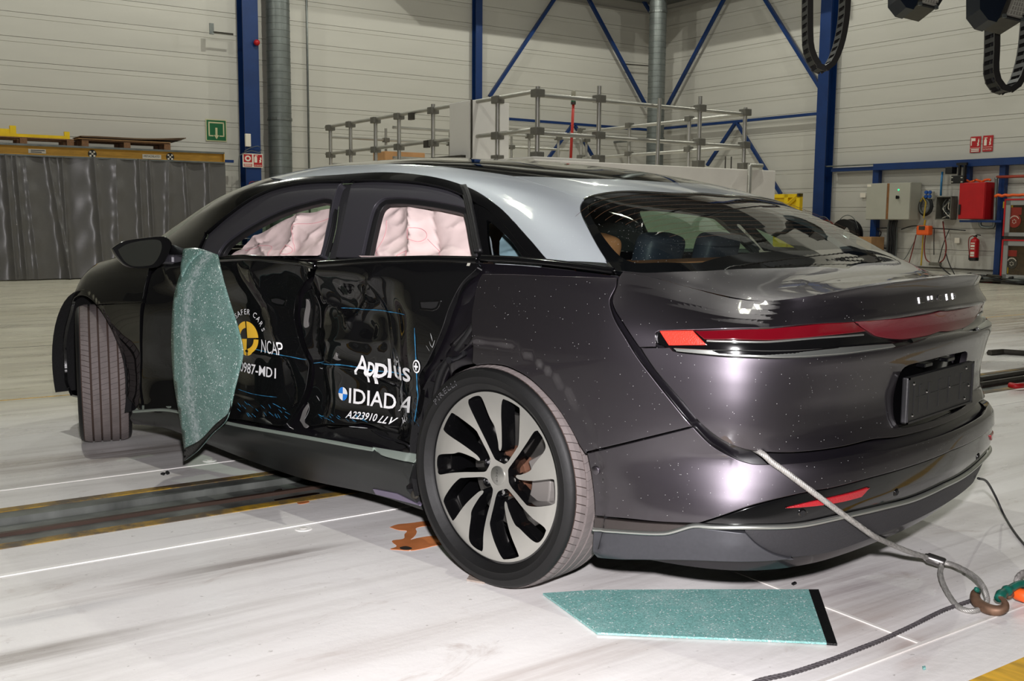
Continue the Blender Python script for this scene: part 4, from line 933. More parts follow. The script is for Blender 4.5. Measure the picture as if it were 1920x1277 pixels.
def damage(x, z):
    m = sst(2.42, 1.9, x)*sst(.36, .62, x)
    dep = sst(.26, .42, z)*sst(1.05, .80, z)
    core = .075*m*dep
    core += .05*np.exp(-((x-1.18)/.16)**2)*sst(.3, .5, z)*sst(1.06, .8, z)          # around the centre post
    core += .03*np.exp(-((x-.78)/.20)**2-((z-.86)/.06)**2)-.022*np.exp(-((x-.80)/.3)**2-((z-.98)/.05)**2)
    core += .03*np.exp(-((x-1.75)/.25)**2-((z-.62)/.14)**2)
    f = 0
    f += ridge(x, z, (1.10, .98), (1.16, .60), .035, .030)+ridge(x, z, (1.16, .60), (1.05, .36), .035, .028)
    f += ridge(x, z, (.98, .86), (.82, .79), .03, -.030)+ridge(x, z, (.82, .79), (.66, .90), .03, -.030)+ridge(x, z, (.66, .90), (.60, .97), .03, -.018)
    f += ridge(x, z, (.90, .84), (.70, .76), .045, .026, 1.6)
    f += ridge(x, z, (1.02, .62), (.55, .585), .016, -.016)+ridge(x, z, (2.1, .60), (1.22, .60), .016, -.010)
    f += ridge(x, z, (1.0, .70), (.62, .73), .03, -.014, 1.5)
    f += ridge(x, z, (.62, .95), (.50, .68), .03, -.018)*sst(.62, .74, z)+ridge(x, z, (.55, .60), (.60, .38), .025, .02)
    f += ridge(x, z, (1.42, .95), (1.33, .62), .03, -.020)+ridge(x, z, (1.33, .62), (1.28, .42), .03, .018)
    f += ridge(x, z, (2.16, .93), (2.06, .84), .016, -.014)+ridge(x, z, (2.06, .84), (2.0, .86), .014, .01)
    f += ridge(x, z, (1.56, .96), (1.45, .80), .03, .012)+ridge(x, z, (1.9, .42), (1.25, .40), .025, -.012)
    f += ridge(x, z, (1.05, .40), (.55, .42), .02, -.012)
    n = .018*vnoise(x*4.2, z*5.3, 0)+.008*vnoise(x*9, z*9, 1)+.0012*vnoise(x*22, z*20, 2)*sst(1.6, 1.2, x)
    crum = np.exp(-((x-.37)/.06)**2)*sst(.95, .6, z)
    n += crum*(.030*vnoise(x*30, z*18, 3)+.02*vnoise(x*50, z*34, 1))
    return -(core+(f*.9+n)*sst(2.3, 1.95, x)*sst(.40, .56, x)*sst(.27, .36, z)*sst(1.045, .95, z))
def Bs(s, q, off=0.0, dmg=True):
    s = np.asarray(s, float); q = np.asarray(q, float); s, q = np.broadcast_arrays(s, q)
    x, y = plan(s); nx, ny = plan_n(s); d = _bil(_dtab, s, q)+off; z = z_of(s, q)
    if dmg: d = d+np.where(s > 0, damage(x, z), 0)
    # flattened band round the wheel openings
    for wx in (0.0, 2.96):
        r = np.hypot(x-wx, z-.36); d = d-.005*(1-sst(.425, .437, r))
    return np.stack([x+nx*d, y+ny*d, z], -1)
# ---- upper body: cross sections from belt line to the roof centre
_xr = [-1.06, -1.0, -.9, -.8, -.73, -.67, -.6, -.5, -.4, -.2, 0, .3, .6, .9, 1.2, 1.6, 1.95, 2.3, 2.62, 2.75, 3.0, 3.3, 3.6, 3.75]
_zr = [1.006, 1.0, .994, .995, 1.003, 1.022, 1.058, 1.105, 1.15, 1.238, 1.300, 1.362, 1.402, 1.421, 1.422, 1.393, 1.328, 1.195, 1.045, 1.0, .972, .92, .82, .74]
_xb = [-1.06, -.9, -.77, -.6, -.4, 0, .5, 1.0, 1.8, 2.45, 2.96, 3.4, 3.62, 3.75]
_yb = [.70, .70, .725, .802, .862, .903, .905, .902, .895, .88, .825, .70, .48, .25]
_zb = [.955, .948, .952, .985, 1.022, 1.043, 1.038, 1.025, .998, .985, .935, .83, .76, .72]
zr_f, yb_f, zb_f = pchip(_xr, _zr), pchip(_xb, _yb), pchip(_xb, _zb)
_PA = np.array([(1, 0), (.957, .22), (.908, .45), (.857, .66), (.805, .795), (.735, .878), (.60, .94), (.33, .985), (0, 1)])
_PD = np.array([(1, 0), (.95, .22), (.87, .45), (.76, .64), (.64, .79), (.50, .89), (.34, .955), (.17, .99), (0, 1)])
_PM = np.array([(1, 0), (.952, .24), (.895, .47), (.83, .66), (.76, .80), (.67, .89), (.52, .95), (.27, .99), (0, 1)])
_vk = np.linspace(0, 1, 9)
_PAf, _PDf, _PMf = pchip(_vk, _PA), pchip(_vk, _PD), pchip(_vk, _PM)
VL = 1.2                                          # lateral length scale
def Gs(x, w, off=0.0):
    """w: 0 at the left belt line, VL at the roof centre, 2*VL at the right belt line"""
    x = np.asarray(x, float); w = np.asarray(w, float); x, w = np.broadcast_arrays(x, w)
    sg = np.where(w > VL, -1.0, 1.0); v = np.where(w > VL, 2*VL-w, w)/VL
    a = sst(-.75, -.35, x)[..., None]; b = sst(-.2, .5, x)[..., None]; h = sst(2.9, 2.4, x)[..., None]
    P = _PDf(v)*(1-a)+(_PMf(v)*(1-b)+_PAf(v)*b)*a
    P = _PDf(v)*(1-h)+P*h
    zb = zb_f(x); p = np.stack([x, yb_f(x)*P[..., 0]*sg, zb+(zr_f(x)-zb)*P[..., 1]], -1)
    if off:
        p = p+nrm_of(lambda u, t: Gs(u, t), x, w)*off
    return p
def nrm_of(f, u, v, e=.006, flip=False):
    a = f(u+e, v)-f(u-e, v); b = f(u, v+e)-f(u, v-e); n = np.cross(a, b); n /= (np.linalg.norm(n, axis=-1, keepdims=True)+1e-12)
    return n
def _fix_top():
    global _ztf
    S_ = np.linspace(0, s_at(x=-.3), 90); q = Bs(S_, 1.0, 0, False); x, y = q[:, 0], np.abs(q[:, 1]); z = []
    for xi, yi in zip(x, y):
        w = np.linspace(0, VL, 800); p = Gs(np.full(800, xi), w); z.append(np.interp(-yi, -p[:, 1], p[:, 2]))
    z = np.array(z); old = _ztf
    _zn = pchip(np.concatenate([S_, [t[0] for t in STN if t[0] > S_[-1]+.1]]), np.concatenate([z, [t[1] for t in STN if t[0] > S_[-1]+.1]]))
    _ztf = _zn
_fix_top(); _fix_top()
# orientation signs so that normals point out of the car
_c = nrm_of(lambda u, v: Bs(u, v, 0, False), np.array([s_at(x=.5)]), np.array([.6]))[0]; BSGN = 1.0 if _c[1] > 0 else -1.0
_c = nrm_of(lambda u, v: Gs(u, v), np.array([.9]), np.array([VL*.98]))[0]; GSGN = 1.0 if _c[2] > 0 else -1.0
class Surf:
    def __init__(s, f, sgn, ur, vr, nu, nv):
        s.f = f; s.sgn = sgn
        U = np.linspace(*ur, nu); V = np.linspace(*vr, nv); s.U, s.V = U, V
        g = f(U[:, None], V[None, :]); s.g = g
        idx = lambda i, j: i*nv+j
        s.bvh = BVHTree.FromPolygons([tuple(p) for p in g.reshape(-1, 3)], [(idx(i, j), idx(i+1, j), idx(i+1, j+1), idx(i, j+1)) for i in range(nu-1) for j in range(nv-1)])
        s.nv = nv
    def n(s, u, v): return nrm_of(s.f, u, v)*s.sgn
    def cast(s, d):
        loc, nn, fi, dist = s.bvh.ray_cast(Vector(CAM), Vector(d), 60)
        if fi is not None:
            i, j = divmod(fi, s.nv-1); n = s.n(np.array([(s.U[i]+s.U[i+1])/2]), np.array([(s.V[j]+s.V[j+1])/2]))[0]
            if n@d > .05: return None, None, None, None
        return loc, nn, fi, dist
    def px(s, px, py):
        d = ray(px, py); d = d/np.linalg.norm(d)
        loc, nn, fi, dist = s.cast(d)
        if fi is None:
            for dy in range(2, 46, 2):
                d = ray(px, py-dy); d = d/np.linalg.norm(d)
                loc, nn, fi, dist = s.cast(d)
                if fi is not None: break
            for rr in (1, 2, 3, 4, 6, 8, 11, 15, 20, 26) if fi is None else ():
                for k in range(12):
                    d = ray(px+rr*math.cos(k*.5236), py+rr*math.sin(k*.5236)); d = d/np.linalg.norm(d)
                    loc, nn, fi, dist = s.cast(d)
                    if fi is not None: break
                if fi is not None: break
            if fi is None: raise ValueError('miss %s' % ((px, py),))
        i, j = divmod(fi, s.nv-1); u = (s.U[i]+s.U[i+1])/2; v = (s.V[j]+s.V[j+1])/2
        P = np.array(loc)
        for _ in range(5):
            e = 1e-3; p = s.f(u, v); a = (s.f(u+e, v)-p)/e; b = (s.f(u, v+e)-p)/e
            A = np.stack([a, b], 1); r = np.linalg.lstsq(A, P-p, rcond=None)[0]
            u = float(np.clip(u+r[0], s.U[max(i-1, 0)], s.U[min(i+2, len(s.U)-1)])); v = float(np.clip(v+r[1], s.V[max(j-1, 0)], s.V[min(j+2, len(s.V)-1)]))
        return (u, v)
SB = Surf(lambda u, v: Bs(u, v), BSGN, (-1.25, SMAX-.3), (Q0+.005, 1.0), 520, 120)
SBn = Surf(lambda u, v: Bs(u, v, 0, False), BSGN, (-1.25, SMAX-.3), (Q0+.005, 1.0), 300, 110)
SG = Surf(lambda u, v: Gs(u, v), GSGN, (-1.05, 3.2), (0.0, 2*VL), 320, 180)
# ---- panel meshes cut out of a surface
def smooth2(pts, step):
    P = np.array(pts, float)
    if len(P) > 2:
        Q = np.array([p[:2] for p in bez([(a, b, 0) for a, b in P], 10)])
    else: Q = P
    L = np.concatenate([[0], np.cumsum(np.linalg.norm(np.diff(Q, axis=0), axis=1))]); n = max(2, int(L[-1]/step)+1)
    t = np.linspace(0, L[-1], n); return np.stack([np.interp(t, L, Q[:, 0]), np.interp(t, L, Q[:, 1])], 1)
def loop(segs, step=.012):
    """segs: list of polylines in surface coordinates, joined end to end at corners"""
    out = []
    for sg in segs:
        q = smooth2(sg, step); out += list(q[:-1])
    return np.array(out)
def px_loop(S, segs, step=.012): return loop([[S.px(*p) if not (isinstance(p, tuple) and len(p) == 3) else p[:2] for p in sg] for sg in segs], step)
def inside(P, poly):
    x, y = P[:, 0], P[:, 1]; r = np.zeros(len(P), bool); n = len(poly); j = n-1
    for i in range(n):
        xi, yi = poly[i]; xj, yj = poly[j]
        c = ((yi > y) != (yj > y)); 
        with np.errstate(divide='ignore', invalid='ignore'): r ^= c & (x < (xj-xi)*(y-yi)/(yj-yi+1e-15)+xi)
        j = i
    return r
def signed_area(p): return .5*np.sum(p[:, 0]*np.roll(p[:, 1], -1)-np.roll(p[:, 0], -1)*p[:, 1])
def shrink(p, g):
    if signed_area(p) < 0: g = -g
    t = np.roll(p, -1, 0)-np.roll(p, 1, 0); t /= (np.linalg.norm(t, axis=1, keepdims=True)+1e-12)
    return p+np.stack([-t[:, 1], t[:, 0]], 1)*g
def dist_poly(P, poly):
    d = np.full(len(P), 9.0)
    for a, b in zip(poly, np.roll(poly, -1, 0)):
        ab = b-a; t = np.clip(((P-a)@ab)/(ab@ab+1e-15), 0, 1); d = np.minimum(d, np.linalg.norm(P-a-t[:, None]*ab, axis=1))
    return d
def patch(name, S, poly, m, parent, holes=(), gap=.003, off=0.0, depth=.014, e=.0025, step=.022, fn=None, rims=True, mirror=False, nrm_e=None, nfun=None):
    """solid panel lying on surface S (offset off), cut to poly; rounded rim of the given depth"""
    poly = shrink(np.array(poly), gap+e*.5)
    holes = [shrink(np.array(h), -(gap+e*.5)) for h in holes]
    if signed_area(poly) < 0: poly = poly[::-1]
    holes = [h if signed_area(h) < 0 else h[::-1] for h in holes]
    mn, mx = poly.min(0), poly.max(0)
    gx = np.arange(mn[0], mx[0], step); gy = np.arange(mn[1], mx[1], step*.866)
    P = np.array([(a+(step/2 if j % 2 else 0), b) for j, b in enumerate(gy) for a in gx]) if len(gx) and len(gy) else np.zeros((0, 2))
    if len(P):
        k = inside(P, poly) & (dist_poly(P, poly) > step*.45)
        for h in holes: k &= ~inside(P, h) & (dist_poly(P, h) > step*.45)
        P = P[k]
    loops = [poly]+holes; V = np.concatenate(loops+[P]); edges = []; b = 0; rings = []
    for l in loops:
        n = len(l); edges += [(b+i, b+(i+1) % n) for i in range(n)]; rings.append((b, n)); b += n
    r = geometry.delaunay_2d_cdt([Vector(p) for p in V], edges, [], 0, 1e-6)
    v2 = np.array([tuple(p) for p in r[0]]); tris = np.array([t for t in r[2] if len(t) == 3])
    c = v2[tris].mean(1); k = inside(c, poly)
    for h in holes: k &= ~inside(c, h)
    tris = tris[k]
    f = fn or S.f
    def ev(uv):
        p = f(uv[:, 0], uv[:, 1]); n = nrm_of(f, uv[:, 0], uv[:, 1], nrm_e or .006)*S.sgn
        if nfun is not None: n = nfun(uv, p, n)
        return p+n*off, n
    pos, nor = ev(v2)
    # triangle winding outwards
    a = np.cross(pos[tris[:, 1]]-pos[tris[:, 0]], pos[tris[:, 2]]-pos[tris[:, 0]])
    fl = (a*nor[tris[:, 0]]).sum(1) < 0; tris[fl] = tris[fl][:, ::-1]
    verts = list(pos); norms = list(nor); faces = [tuple(t) for t in tris]
    if rims:
        for l in loops:
            n = len(l); p, nn = ev(np.array(l)); t = np.roll(p, -1, 0)-np.roll(p, 1, 0); o = np.cross(t, nn); o /= (np.linalg.norm(o, axis=1, keepdims=True)+1e-12)
            # o must point away from the panel material
            q = np.array(l); tt = np.roll(q, -1, 0)-np.roll(q, 1, 0); ou = np.stack([tt[:, 1], -tt[:, 0]], 1); ou /= (np.linalg.norm(ou, axis=1, keepdims=True)+1e-12)
            p2, _ = ev(q+ou*.002)
            sg = np.sign(((p2-p)*o).sum(1, keepdims=True)); o = o*np.where(sg == 0, 1, sg)
            b0 = len(verts)
            for row, (po, no) in enumerate(((p, nn), (p+o*e*.7-nn*e*.3, (nn+o)/1.414), (p+o*e-nn*e, o), (p+o*e-nn*depth, o))):
                verts += list(po); norms += list(no)
            for row in range(3):
                for i in range(n):
                    j = (i+1) % n; a0, a1, c0, c1 = b0+row*n+i, b0+row*n+j, b0+(row+1)*n+i, b0+(row+1)*n+j
                    faces.append((a0, a1, c1, c0))
    verts = np.array(verts); norms = np.array(norms)
    if mirror: verts = verts*np.array([1, -1, 1]); norms = norms*np.array([1, -1, 1]); faces = [x[::-1] for x in faces]
    # fix winding of rim faces against their normals
    fx = []
    for x in faces:
        A, B_, C_ = verts[x[0]], verts[x[1]], verts[x[2]]; g = np.cross(B_-A, C_-A)
        fx.append(x if g@norms[list(x)].mean(0) >= 0 else x[::-1])
    org = WORLD.get(parent.name, np.zeros(3))
    me = bpy.data.meshes.new(name); me.from_pydata([tuple(p) for p in verts-org], [], fx); me.materials.append(m)
    me.polygons.foreach_set('use_smooth', [True]*len(me.polygons)); me.update()
    ob = bpy.data.objects.new(name, me); COL.objects.link(ob); ob.parent = parent; WORLD[ob.name] = org
    me.normals_split_custom_set_from_vertices([tuple(n) for n in norms])
    return ob
def mirror_loop(l, kind='B'):
    """half loop from the centre line to the centre line -> closed symmetric loop"""
    l = np.array(l); m = l[::-1].copy()
    if kind == 'B': m[:, 0] = -m[:, 0]
    else: m[:, 1] = 2*VL-m[:, 1]
    a = np.concatenate([l, m]); keep = [0]
    for i in range(1, len(a)):
        if np.linalg.norm(a[i]-a[keep[-1]]) > .003: keep.append(i)
    if np.linalg.norm(a[keep[-1]]-a[keep[0]]) < .003: keep.pop()
    return a[keep]
def ribbon(name, S, pts, wid, m, parent, off=.004, hgt=.006, fn=None, n=None, world=None):
    """raised strip following surface points (u, v): width wid, rounded section"""
    f = fn or S.f; P = np.array(pts); p = f(P[:, 0], P[:, 1]); nn = nrm_of(f, P[:, 0], P[:, 1])*S.sgn
    t = np.gradient(p, axis=0); t /= (np.linalg.norm(t, axis=1, keepdims=True)+1e-12); sd = np.cross(nn, t)
    w = np.full(len(p), wid) if not hasattr(wid, '__len__') else np.interp(np.linspace(0, 1, len(p)), np.linspace(0, 1, len(wid)), wid)
    sec = [(-.5, -.6), (-.5, 0), (-.38, .8), (0, 1), (.38, .8), (.5, 0), (.5, -.6)]
    vs = [p[i]+sd[i]*(a*w[i])+nn[i]*(off+b*hgt) for i in range(len(p)) for a, b in sec]; k = len(sec)
    fs = [(i*k+j, i*k+j+1, (i+1)*k+j+1, (i+1)*k+j) for i in range(len(p)-1) for j in range(k-1)]+[tuple(range(k-1, -1, -1)), tuple(range((len(p)-1)*k, len(p)*k))]
    return MB().add(vs, fs).build(name, m, parent, smooth=True, angle=60)
# ================================================================== CAR BODY
def paint(name, col, rough=.34, metal=.9, dust=.0, coat=1.0):
    m = mat(name, col, rough, metal, coat=coat, coat_rough=.025)
    nt = m.node_tree; b = nt.nodes['Principled BSDF']; L = nt.links.new
    tc = nt.nodes.new('ShaderNodeTexCoord')
    vo = nt.nodes.new('ShaderNodeTexVoronoi'); vo.inputs['Scale'].default_value = 900; L(tc.outputs['Object'], vo.inputs['Vector'])
    # metal flake: tiny tilt of the base layer
    bp = nt.nodes.new('ShaderNodeBump'); bp.inputs['Strength'].default_value = .10; bp.inputs['Distance'].default_value = .0006
    L(vo.outputs['Color'], bp.inputs['Height']); L(bp.outputs[0], b.inputs['Normal'])
    if dust:
        v2 = nt.nodes.new('ShaderNodeTexVoronoi'); v2.inputs['Scale'].default_value = 300; L(tc.outputs['Object'], v2.inputs['Vector'])
        lt = nt.nodes.new('ShaderNodeMath'); lt.operation = 'LESS_THAN'; lt.inputs[1].default_value = .20; L(v2.outputs['Distance'], lt.inputs[0])
        sx = nt.nodes.new('ShaderNodeSeparateColor'); L(v2.outputs['Color'], sx.inputs[0])
        g = nt.nodes.new('ShaderNodeMath'); g.operation = 'LESS_THAN'; g.inputs[1].default_value = dust; L(sx.outputs[0], g.inputs[0])
        mu = nt.nodes.new('ShaderNodeMath'); mu.operation = 'MULTIPLY'; L(lt.outputs[0], mu.inputs[0]); L(g.outputs[0], mu.inputs[1])
        mx = nt.nodes.new('ShaderNodeMixRGB'); L(mu.outputs[0], mx.inputs[0]); mx.inputs[1].default_value = rgb(*col); mx.inputs[2].default_value = rgb(225, 228, 226); L(mx.outputs[0], b.inputs['Base Color'])
        mm = nt.nodes.new('ShaderNodeMath'); mm.operation = 'MULTIPLY_ADD'; mm.inputs[1].default_value = -metal; mm.inputs[2].default_value = metal; L(mu.outputs[0], mm.inputs[0]); L(mm.outputs[0], b.inputs['Metallic'])
    return m
M_paint = paint('graphite_paint', (76, 72, 77), .41, .95, dust=.018)
M_silver = paint('silver_paint', (166, 172, 178), .5, .6, dust=.012)
M_shadedpaint = mat('shaded_body_paint', (13, 13, 14), .35, 0.0, coat=1.0, coat_rough=.015, spec=0.0)  # same body paint, darkened to stand in for its dark reflections
M_gloss = mat('gloss_black', (8, 8, 9), .12, coat=.6)
M_satin = mat('satin_frame', (56, 55, 60), .38, .25)
M_rubber = mat('rubber_seal', (18, 18, 19), .55)
M_matt = mat('underbody_black', (9, 9, 10), .8)
M_textile = mat('headliner', (30, 30, 32), .9)
M_chrome = mat('chrome', (205, 205, 205), .12, 1.0)
M_brush = mat('brushed_silver', (186, 190, 184), .28, .9)
M_lowgrey = mat('lower_cladding', (70, 71, 75), .42, .45, noise=(90, .06))
M_diff = mat('diffuser_plastic', (40, 40, 43), .55, bump=(140, .15))
M_rocker = mat('rocker_cladding', (50, 52, 51), .36, .5)
M_strip = mat('rocker_strip', (160, 172, 163), .42, .6)
M_redlens = mat('tail_red', (84, 6, 16), .1, coat=1.0)
M_markred = mat('marker_red', (236, 52, 40), .25, coat=1.0, emit=(255, 46, 30), estr=.25, bump=(220, .2))
M_redlight = mat('centre_lens', (92, 22, 32), .08, coat=1.0)
def glass_mat(name, col, rough=0.0, tint=.5, dust=0.0):
    """thin tinted glass: clear film with a mirror coat"""
    m = bpy.data.materials.new(name); m.use_nodes = True; nt = m.node_tree; L = nt.links.new
    for n in list(nt.nodes): nt.nodes.remove(n)
    out = nt.nodes.new('ShaderNodeOutputMaterial'); tr = nt.nodes.new('ShaderNodeBsdfTransparent'); tr.inputs[0].default_value = rgb(*col)
    gl = nt.nodes.new('ShaderNodeBsdfGlossy'); gl.inputs['Roughness'].default_value = .015; gl.inputs[0].default_value = (1, 1, 1, 1)
    lw = nt.nodes.new('ShaderNodeLayerWeight'); lw.inputs[0].default_value = .5; pw = nt.nodes.new('ShaderNodeMath'); pw.operation = 'POWER'; pw.inputs[1].default_value = 5; L(lw.outputs['Facing'], pw.inputs[0])
    fr = nt.nodes.new('ShaderNodeMath'); fr.operation = 'MULTIPLY_ADD'; fr.inputs[1].default_value = .94; fr.inputs[2].default_value = .045; L(pw.outputs[0], fr.inputs[0]); mx = nt.nodes.new('ShaderNodeMixShader')
    L(fr.outputs[0], mx.inputs[0]); L(tr.outputs[0], mx.inputs[1]); L(gl.outputs[0], mx.inputs[2]); last = mx.outputs[0]
    if dust:
        tc = nt.nodes.new('ShaderNodeTexCoord'); v2 = nt.nodes.new('ShaderNodeTexVoronoi'); v2.inputs['Scale'].default_value = 260; L(tc.outputs['Object'], v2.inputs['Vector'])
        lt = nt.nodes.new('ShaderNodeMath'); lt.operation = 'LESS_THAN'; lt.inputs[1].default_value = .14; L(v2.outputs['Distance'], lt.inputs[0])
        sx = nt.nodes.new('ShaderNodeSeparateColor'); L(v2.outputs['Color'], sx.inputs[0])
        g = nt.nodes.new('ShaderNodeMath'); g.operation = 'LESS_THAN'; g.inputs[1].default_value = dust; L(sx.outputs[0], g.inputs[0])
        mu = nt.nodes.new('ShaderNodeMath'); mu.operation = 'MULTIPLY'; L(lt.outputs[0], mu.inputs[0]); L(g.outputs[0], mu.inputs[1])
        df = nt.nodes.new('ShaderNodeBsdfDiffuse'); df.inputs[0].default_value = rgb(220, 225, 225); m2 = nt.nodes.new('ShaderNodeMixShader')
        L(mu.outputs[0], m2.inputs[0]); L(last, m2.inputs[1]); L(df.outputs[0], m2.inputs[2]); last = m2.outputs[0]
    L(last, out.inputs[0]); return m
M_backglass = glass_mat('back_glass', (214, 228, 220), dust=.10)
M_sideglass = glass_mat('side_glass', (204, 232, 212))
M_quarterglass = glass_mat('quarter_glass', (190, 206, 210))
M_roofglass = mat('roof_glass', (7, 8, 9), .03, coat=1.0, coat_rough=.01)

car = thing('car', 'dark graphite saloon car with silver roof and crushed left doors on white floor', 'car', (1.2, 0, 0))
def BP(px, py): return SB.px(px, py)
Cq = lambda pts: [p[:2] if len(p) == 3 else SB.px(*p) for p in pts]
Cg = lambda pts: [p[:2] if len(p) == 3 else SG.px(*p) for p in pts]
def LB(*segs, step=.012): return loop([Cq(sg) for sg in segs], step)
def LG(*segs, step=.012): return loop([Cg(sg) for sg in segs], step)
fB0 = lambda u, v: Bs(u, v, 0, False)

# ---- rear quarter panel
LEFTLINE = [(1158, 519), (1156, 537), (1147, 555), (1143.6, 568), (1152, 596), (1172, 631), (1192, 664), (1216, 697), (1264, 758), (1282, 780), (1299.6, 800)]
ARCH_R = [(1099, 853), (1086.5, 836), (1072, 808), (1048, 769), (1023, 739), (991, 709), (956, 690), (931.5, 684), (910, 683.5), (893, 686)]
sq = [SB.px(904, 513), SB.px(1150, 517)]
qp = LB([(904, 512), (1030, 515), (1158, 519)], LEFTLINE, [(1299.6, 800), (1100, 848)], [(1100, 848)]+ARCH_R, [(893, 686), (885, 680)], [(885, 680), (885, 640), (883, 597), (888, 563), (895, 530), (904, 512)])
patch('quarter_panel', SB, qp, M_paint, car, fn=fB0)
patch('quarter_panel', SB, qp, M_paint, car, fn=fB0, mirror=True)
# ---- bumper
BTOP = [(1299.6, 800), (1335, 835), (1370, 855), (1405, 867), (1440.6, 869)]
c0 = SB.px(1440.6, 869); QBT = .522
topc = Cq(BTOP)+[(.55, .53), (.35, .524), (.18, QBT), (0, QBT)]
INS = Cq([(1309, 982.5), (1360, 966), (1422, 945.6), (1499, 927), (1554, 917), (1629, 898), (1738, 865)])
INS = [p for p in INS if p[0] > .06]; qi = INS[-1][1]; INS = INS+[(0, qi+.004)]
BLOW = Cq([(1115, 968), (1180, 974), (1241, 980), (1309, 982.5)])
half = loop([topc[::-1], Cq([(1299.6, 800), (1100, 849)]), Cq([(1100, 849), (1108, 890), (1113, 930), (1115, 968)]), BLOW, INS])
half = np.concatenate([half, [[0, qi+.004]]])
bump = patch('rear_bumper', SB, mirror_loop(half), M_paint, car, fn=fB0, depth=.02)
# black insert between bumper and strip
STR = Cq([(1309, 984.5), (1335, 986), (1405, 986.5), (1499, 983.5), (1582, 966), (1712, 934)]); STR = [p for p in STR if p[0] > .05]; qs = STR[-1][1]+.003; STR += [(0, qs)]
h2 = np.concatenate([loop([INS[::-1], STR]), [[0, qs]]])
ins = patch('bumper_insert', SB, mirror_loop(h2), M_gloss, car, fn=fB0, off=-.006)
# reflectors + parking sensors
rl = LB([(1471, 953), (1540, 938), (1632, 914)], [(1632, 914), (1616, 932)], [(1616, 932), (1560, 945), (1471, 953)])
M_reflector = mat('reflector_red', (150, 26, 34), .2, coat=1.0, bump=(260, .4))
patch('reflector', SB, rl, M_reflector, ins, fn=fB0, off=.0, gap=0); patch('reflector', SB, rl, M_reflector, ins, fn=fB0, off=.0, gap=0, mirror=True)
def surf_disc(name, S, uv, r, m, parent, fn, off=.002, h=.003, inner=None):
    p = fn(np.array([uv[0]]), np.array([uv[1]]))[0]; n = (nrm_of(fn, np.array([uv[0]]), np.array([uv[1]]))*S.sgn)[0]
    o = MB().lathe([(0, h), (r*.8, h), (r, h*.4), (r, -.004)], p+n*off, n, 24).build(name, m, parent, smooth=True, angle=40)
    if inner: MB().lathe([(0, h+.0008), (inner, h+.0008)], p+n*off, n, 20).build(name+'_face', M_matt, o)
    return o
for u in ((1506, 963), (1684, 925), (1837, 857)):
    surf_disc('parking_sensor', SB, SB.px(*u), .012, M_gloss, ins, fB0, off=-.006, inner=.008)
surf_disc('parking_sensor', SB, SB.px(1117, 882), .013, M_paint, bump, fB0)
# corner trim between bumper and strip, strip, valance, diffuser
ST2 = [(1113, 992.5), (1170, 997), (1238.6, 1000), (1264, 996), (1300, 985.8), (1335, 988), (1405, 988.5), (1499, 985.5), (1582, 968.5), (1650, 953), (1712, 937)]
s2 = Cq(ST2); s2 = [p for p in s2 if p[0] > .04]; s2e = s2+[(0, s2[-1][1]+.004)]
s2s = smooth2(s2e, .015)
tr = LB([(1114, 970), (1241, 982), (1300, 984.5)], [(1300, 984.5), (1264, 994), (1238.6, 998), (1170, 995), (1113, 990)], [(1113, 990), (1114, 970)])
patch('bumper_trim', SB, tr, mat('bumper_corner', (66, 60, 58), .25, .6, coat=.6), car, fn=fB0, gap=.001)
full = np.concatenate([s2s, (s2s[::-1][1:])*np.array([-1, 1])])
ribbon('silver_strip', SB, full, .012, M_brush, car, fn=fB0, off=.0, hgt=.007)
BOT = Cq([(1120, 1046), (1200, 1050), (1320, 1052), (1480, 1049), (1560, 1039), (1650, 1008), (1760, 955)]); BOT = [p for p in BOT if p[0] > .04]; qb = BOT[-1][1]+.004; BOTc = BOT+[(0, qb)]
DIV = Cq([(1398, 995), (1420, 1022), (1450, 1040), (1482, 1049)])
sdiv0, sdiv1 = DIV[0], DIV[-1]
sA = [p for p in s2e if p[0] >= sdiv0[0]]; bA = [p for p in BOT if p[0] >= sdiv1[0]]
lowq = lambda p: (p[0], p[1]-.008)
va = loop([[lowq(p) for p in sA]+[lowq(sdiv0)], [lowq(sdiv0)]+DIV[1:], [sdiv1]+bA[::-1], [bA[0], lowq(sA[0])]])
for mir in (False, True): patch('bumper_valance', SB, va, M_lowgrey, car, fn=fB0, gap=.001, mirror=mir, depth=.03)
sBm = [p for p in s2e if p[0] < sdiv0[0]]; bB = [p for p in BOTc if p[0] < sdiv1[0]]
dh = np.concatenate([loop([[(0, qb)]+bB[::-1][1:]+[sdiv1], DIV[::-1][:-1]+[lowq(sdiv0)], [lowq(sdiv0)]+[lowq(p) for p in sBm]]), [lowq(s2e[-1])]])
patch('diffuser', SB, mirror_loop(dh), M_diff, car, fn=fB0, gap=.001, off=-.008, depth=.03)
# ---- tailgate
RIGHTLINE = [(1161, 520), (1157.5, 539), (1149, 560), (1153, 579), (1168, 603), (1199.5, 651)]
RL2 = [(1199.8, 653), (1233.5, 701.5), (1283, 758), (1299.6, 780), (1325.5, 806), (1358, 829), (1393.6, 843), (1429, 849)]
lb0 = Cq([(1429, 849), (1476, 850), (1520, 847), (1582, 838), (1640, 824)]); lb0 = [p for p in lb0 if p[0] > .3]; lbot = lb0+[(.3, .543), (.15, .540), (0, .539)]
LTOPpx = [(1200, 651), (1256, 650.5)]
LEDGE = [(1256, 650.5), (1268, 659), (1328, 665.5), (1411.7, 670.5), (1470, 671.5), (1526.7, 669), (1600, 662), (1680, 650.5)]
led = Cq(LEDGE); led = [p for p in led if p[0] > .2]; qle = led[-1][1]
ledc = led+[(.15, qle+.012), (0, qle+.014)]
hl = np.concatenate([loop([lbot[::-1], Cq(RL2)[::-1], Cq(LTOPpx), ledc]), [[0, ledc[-1][1]]]])
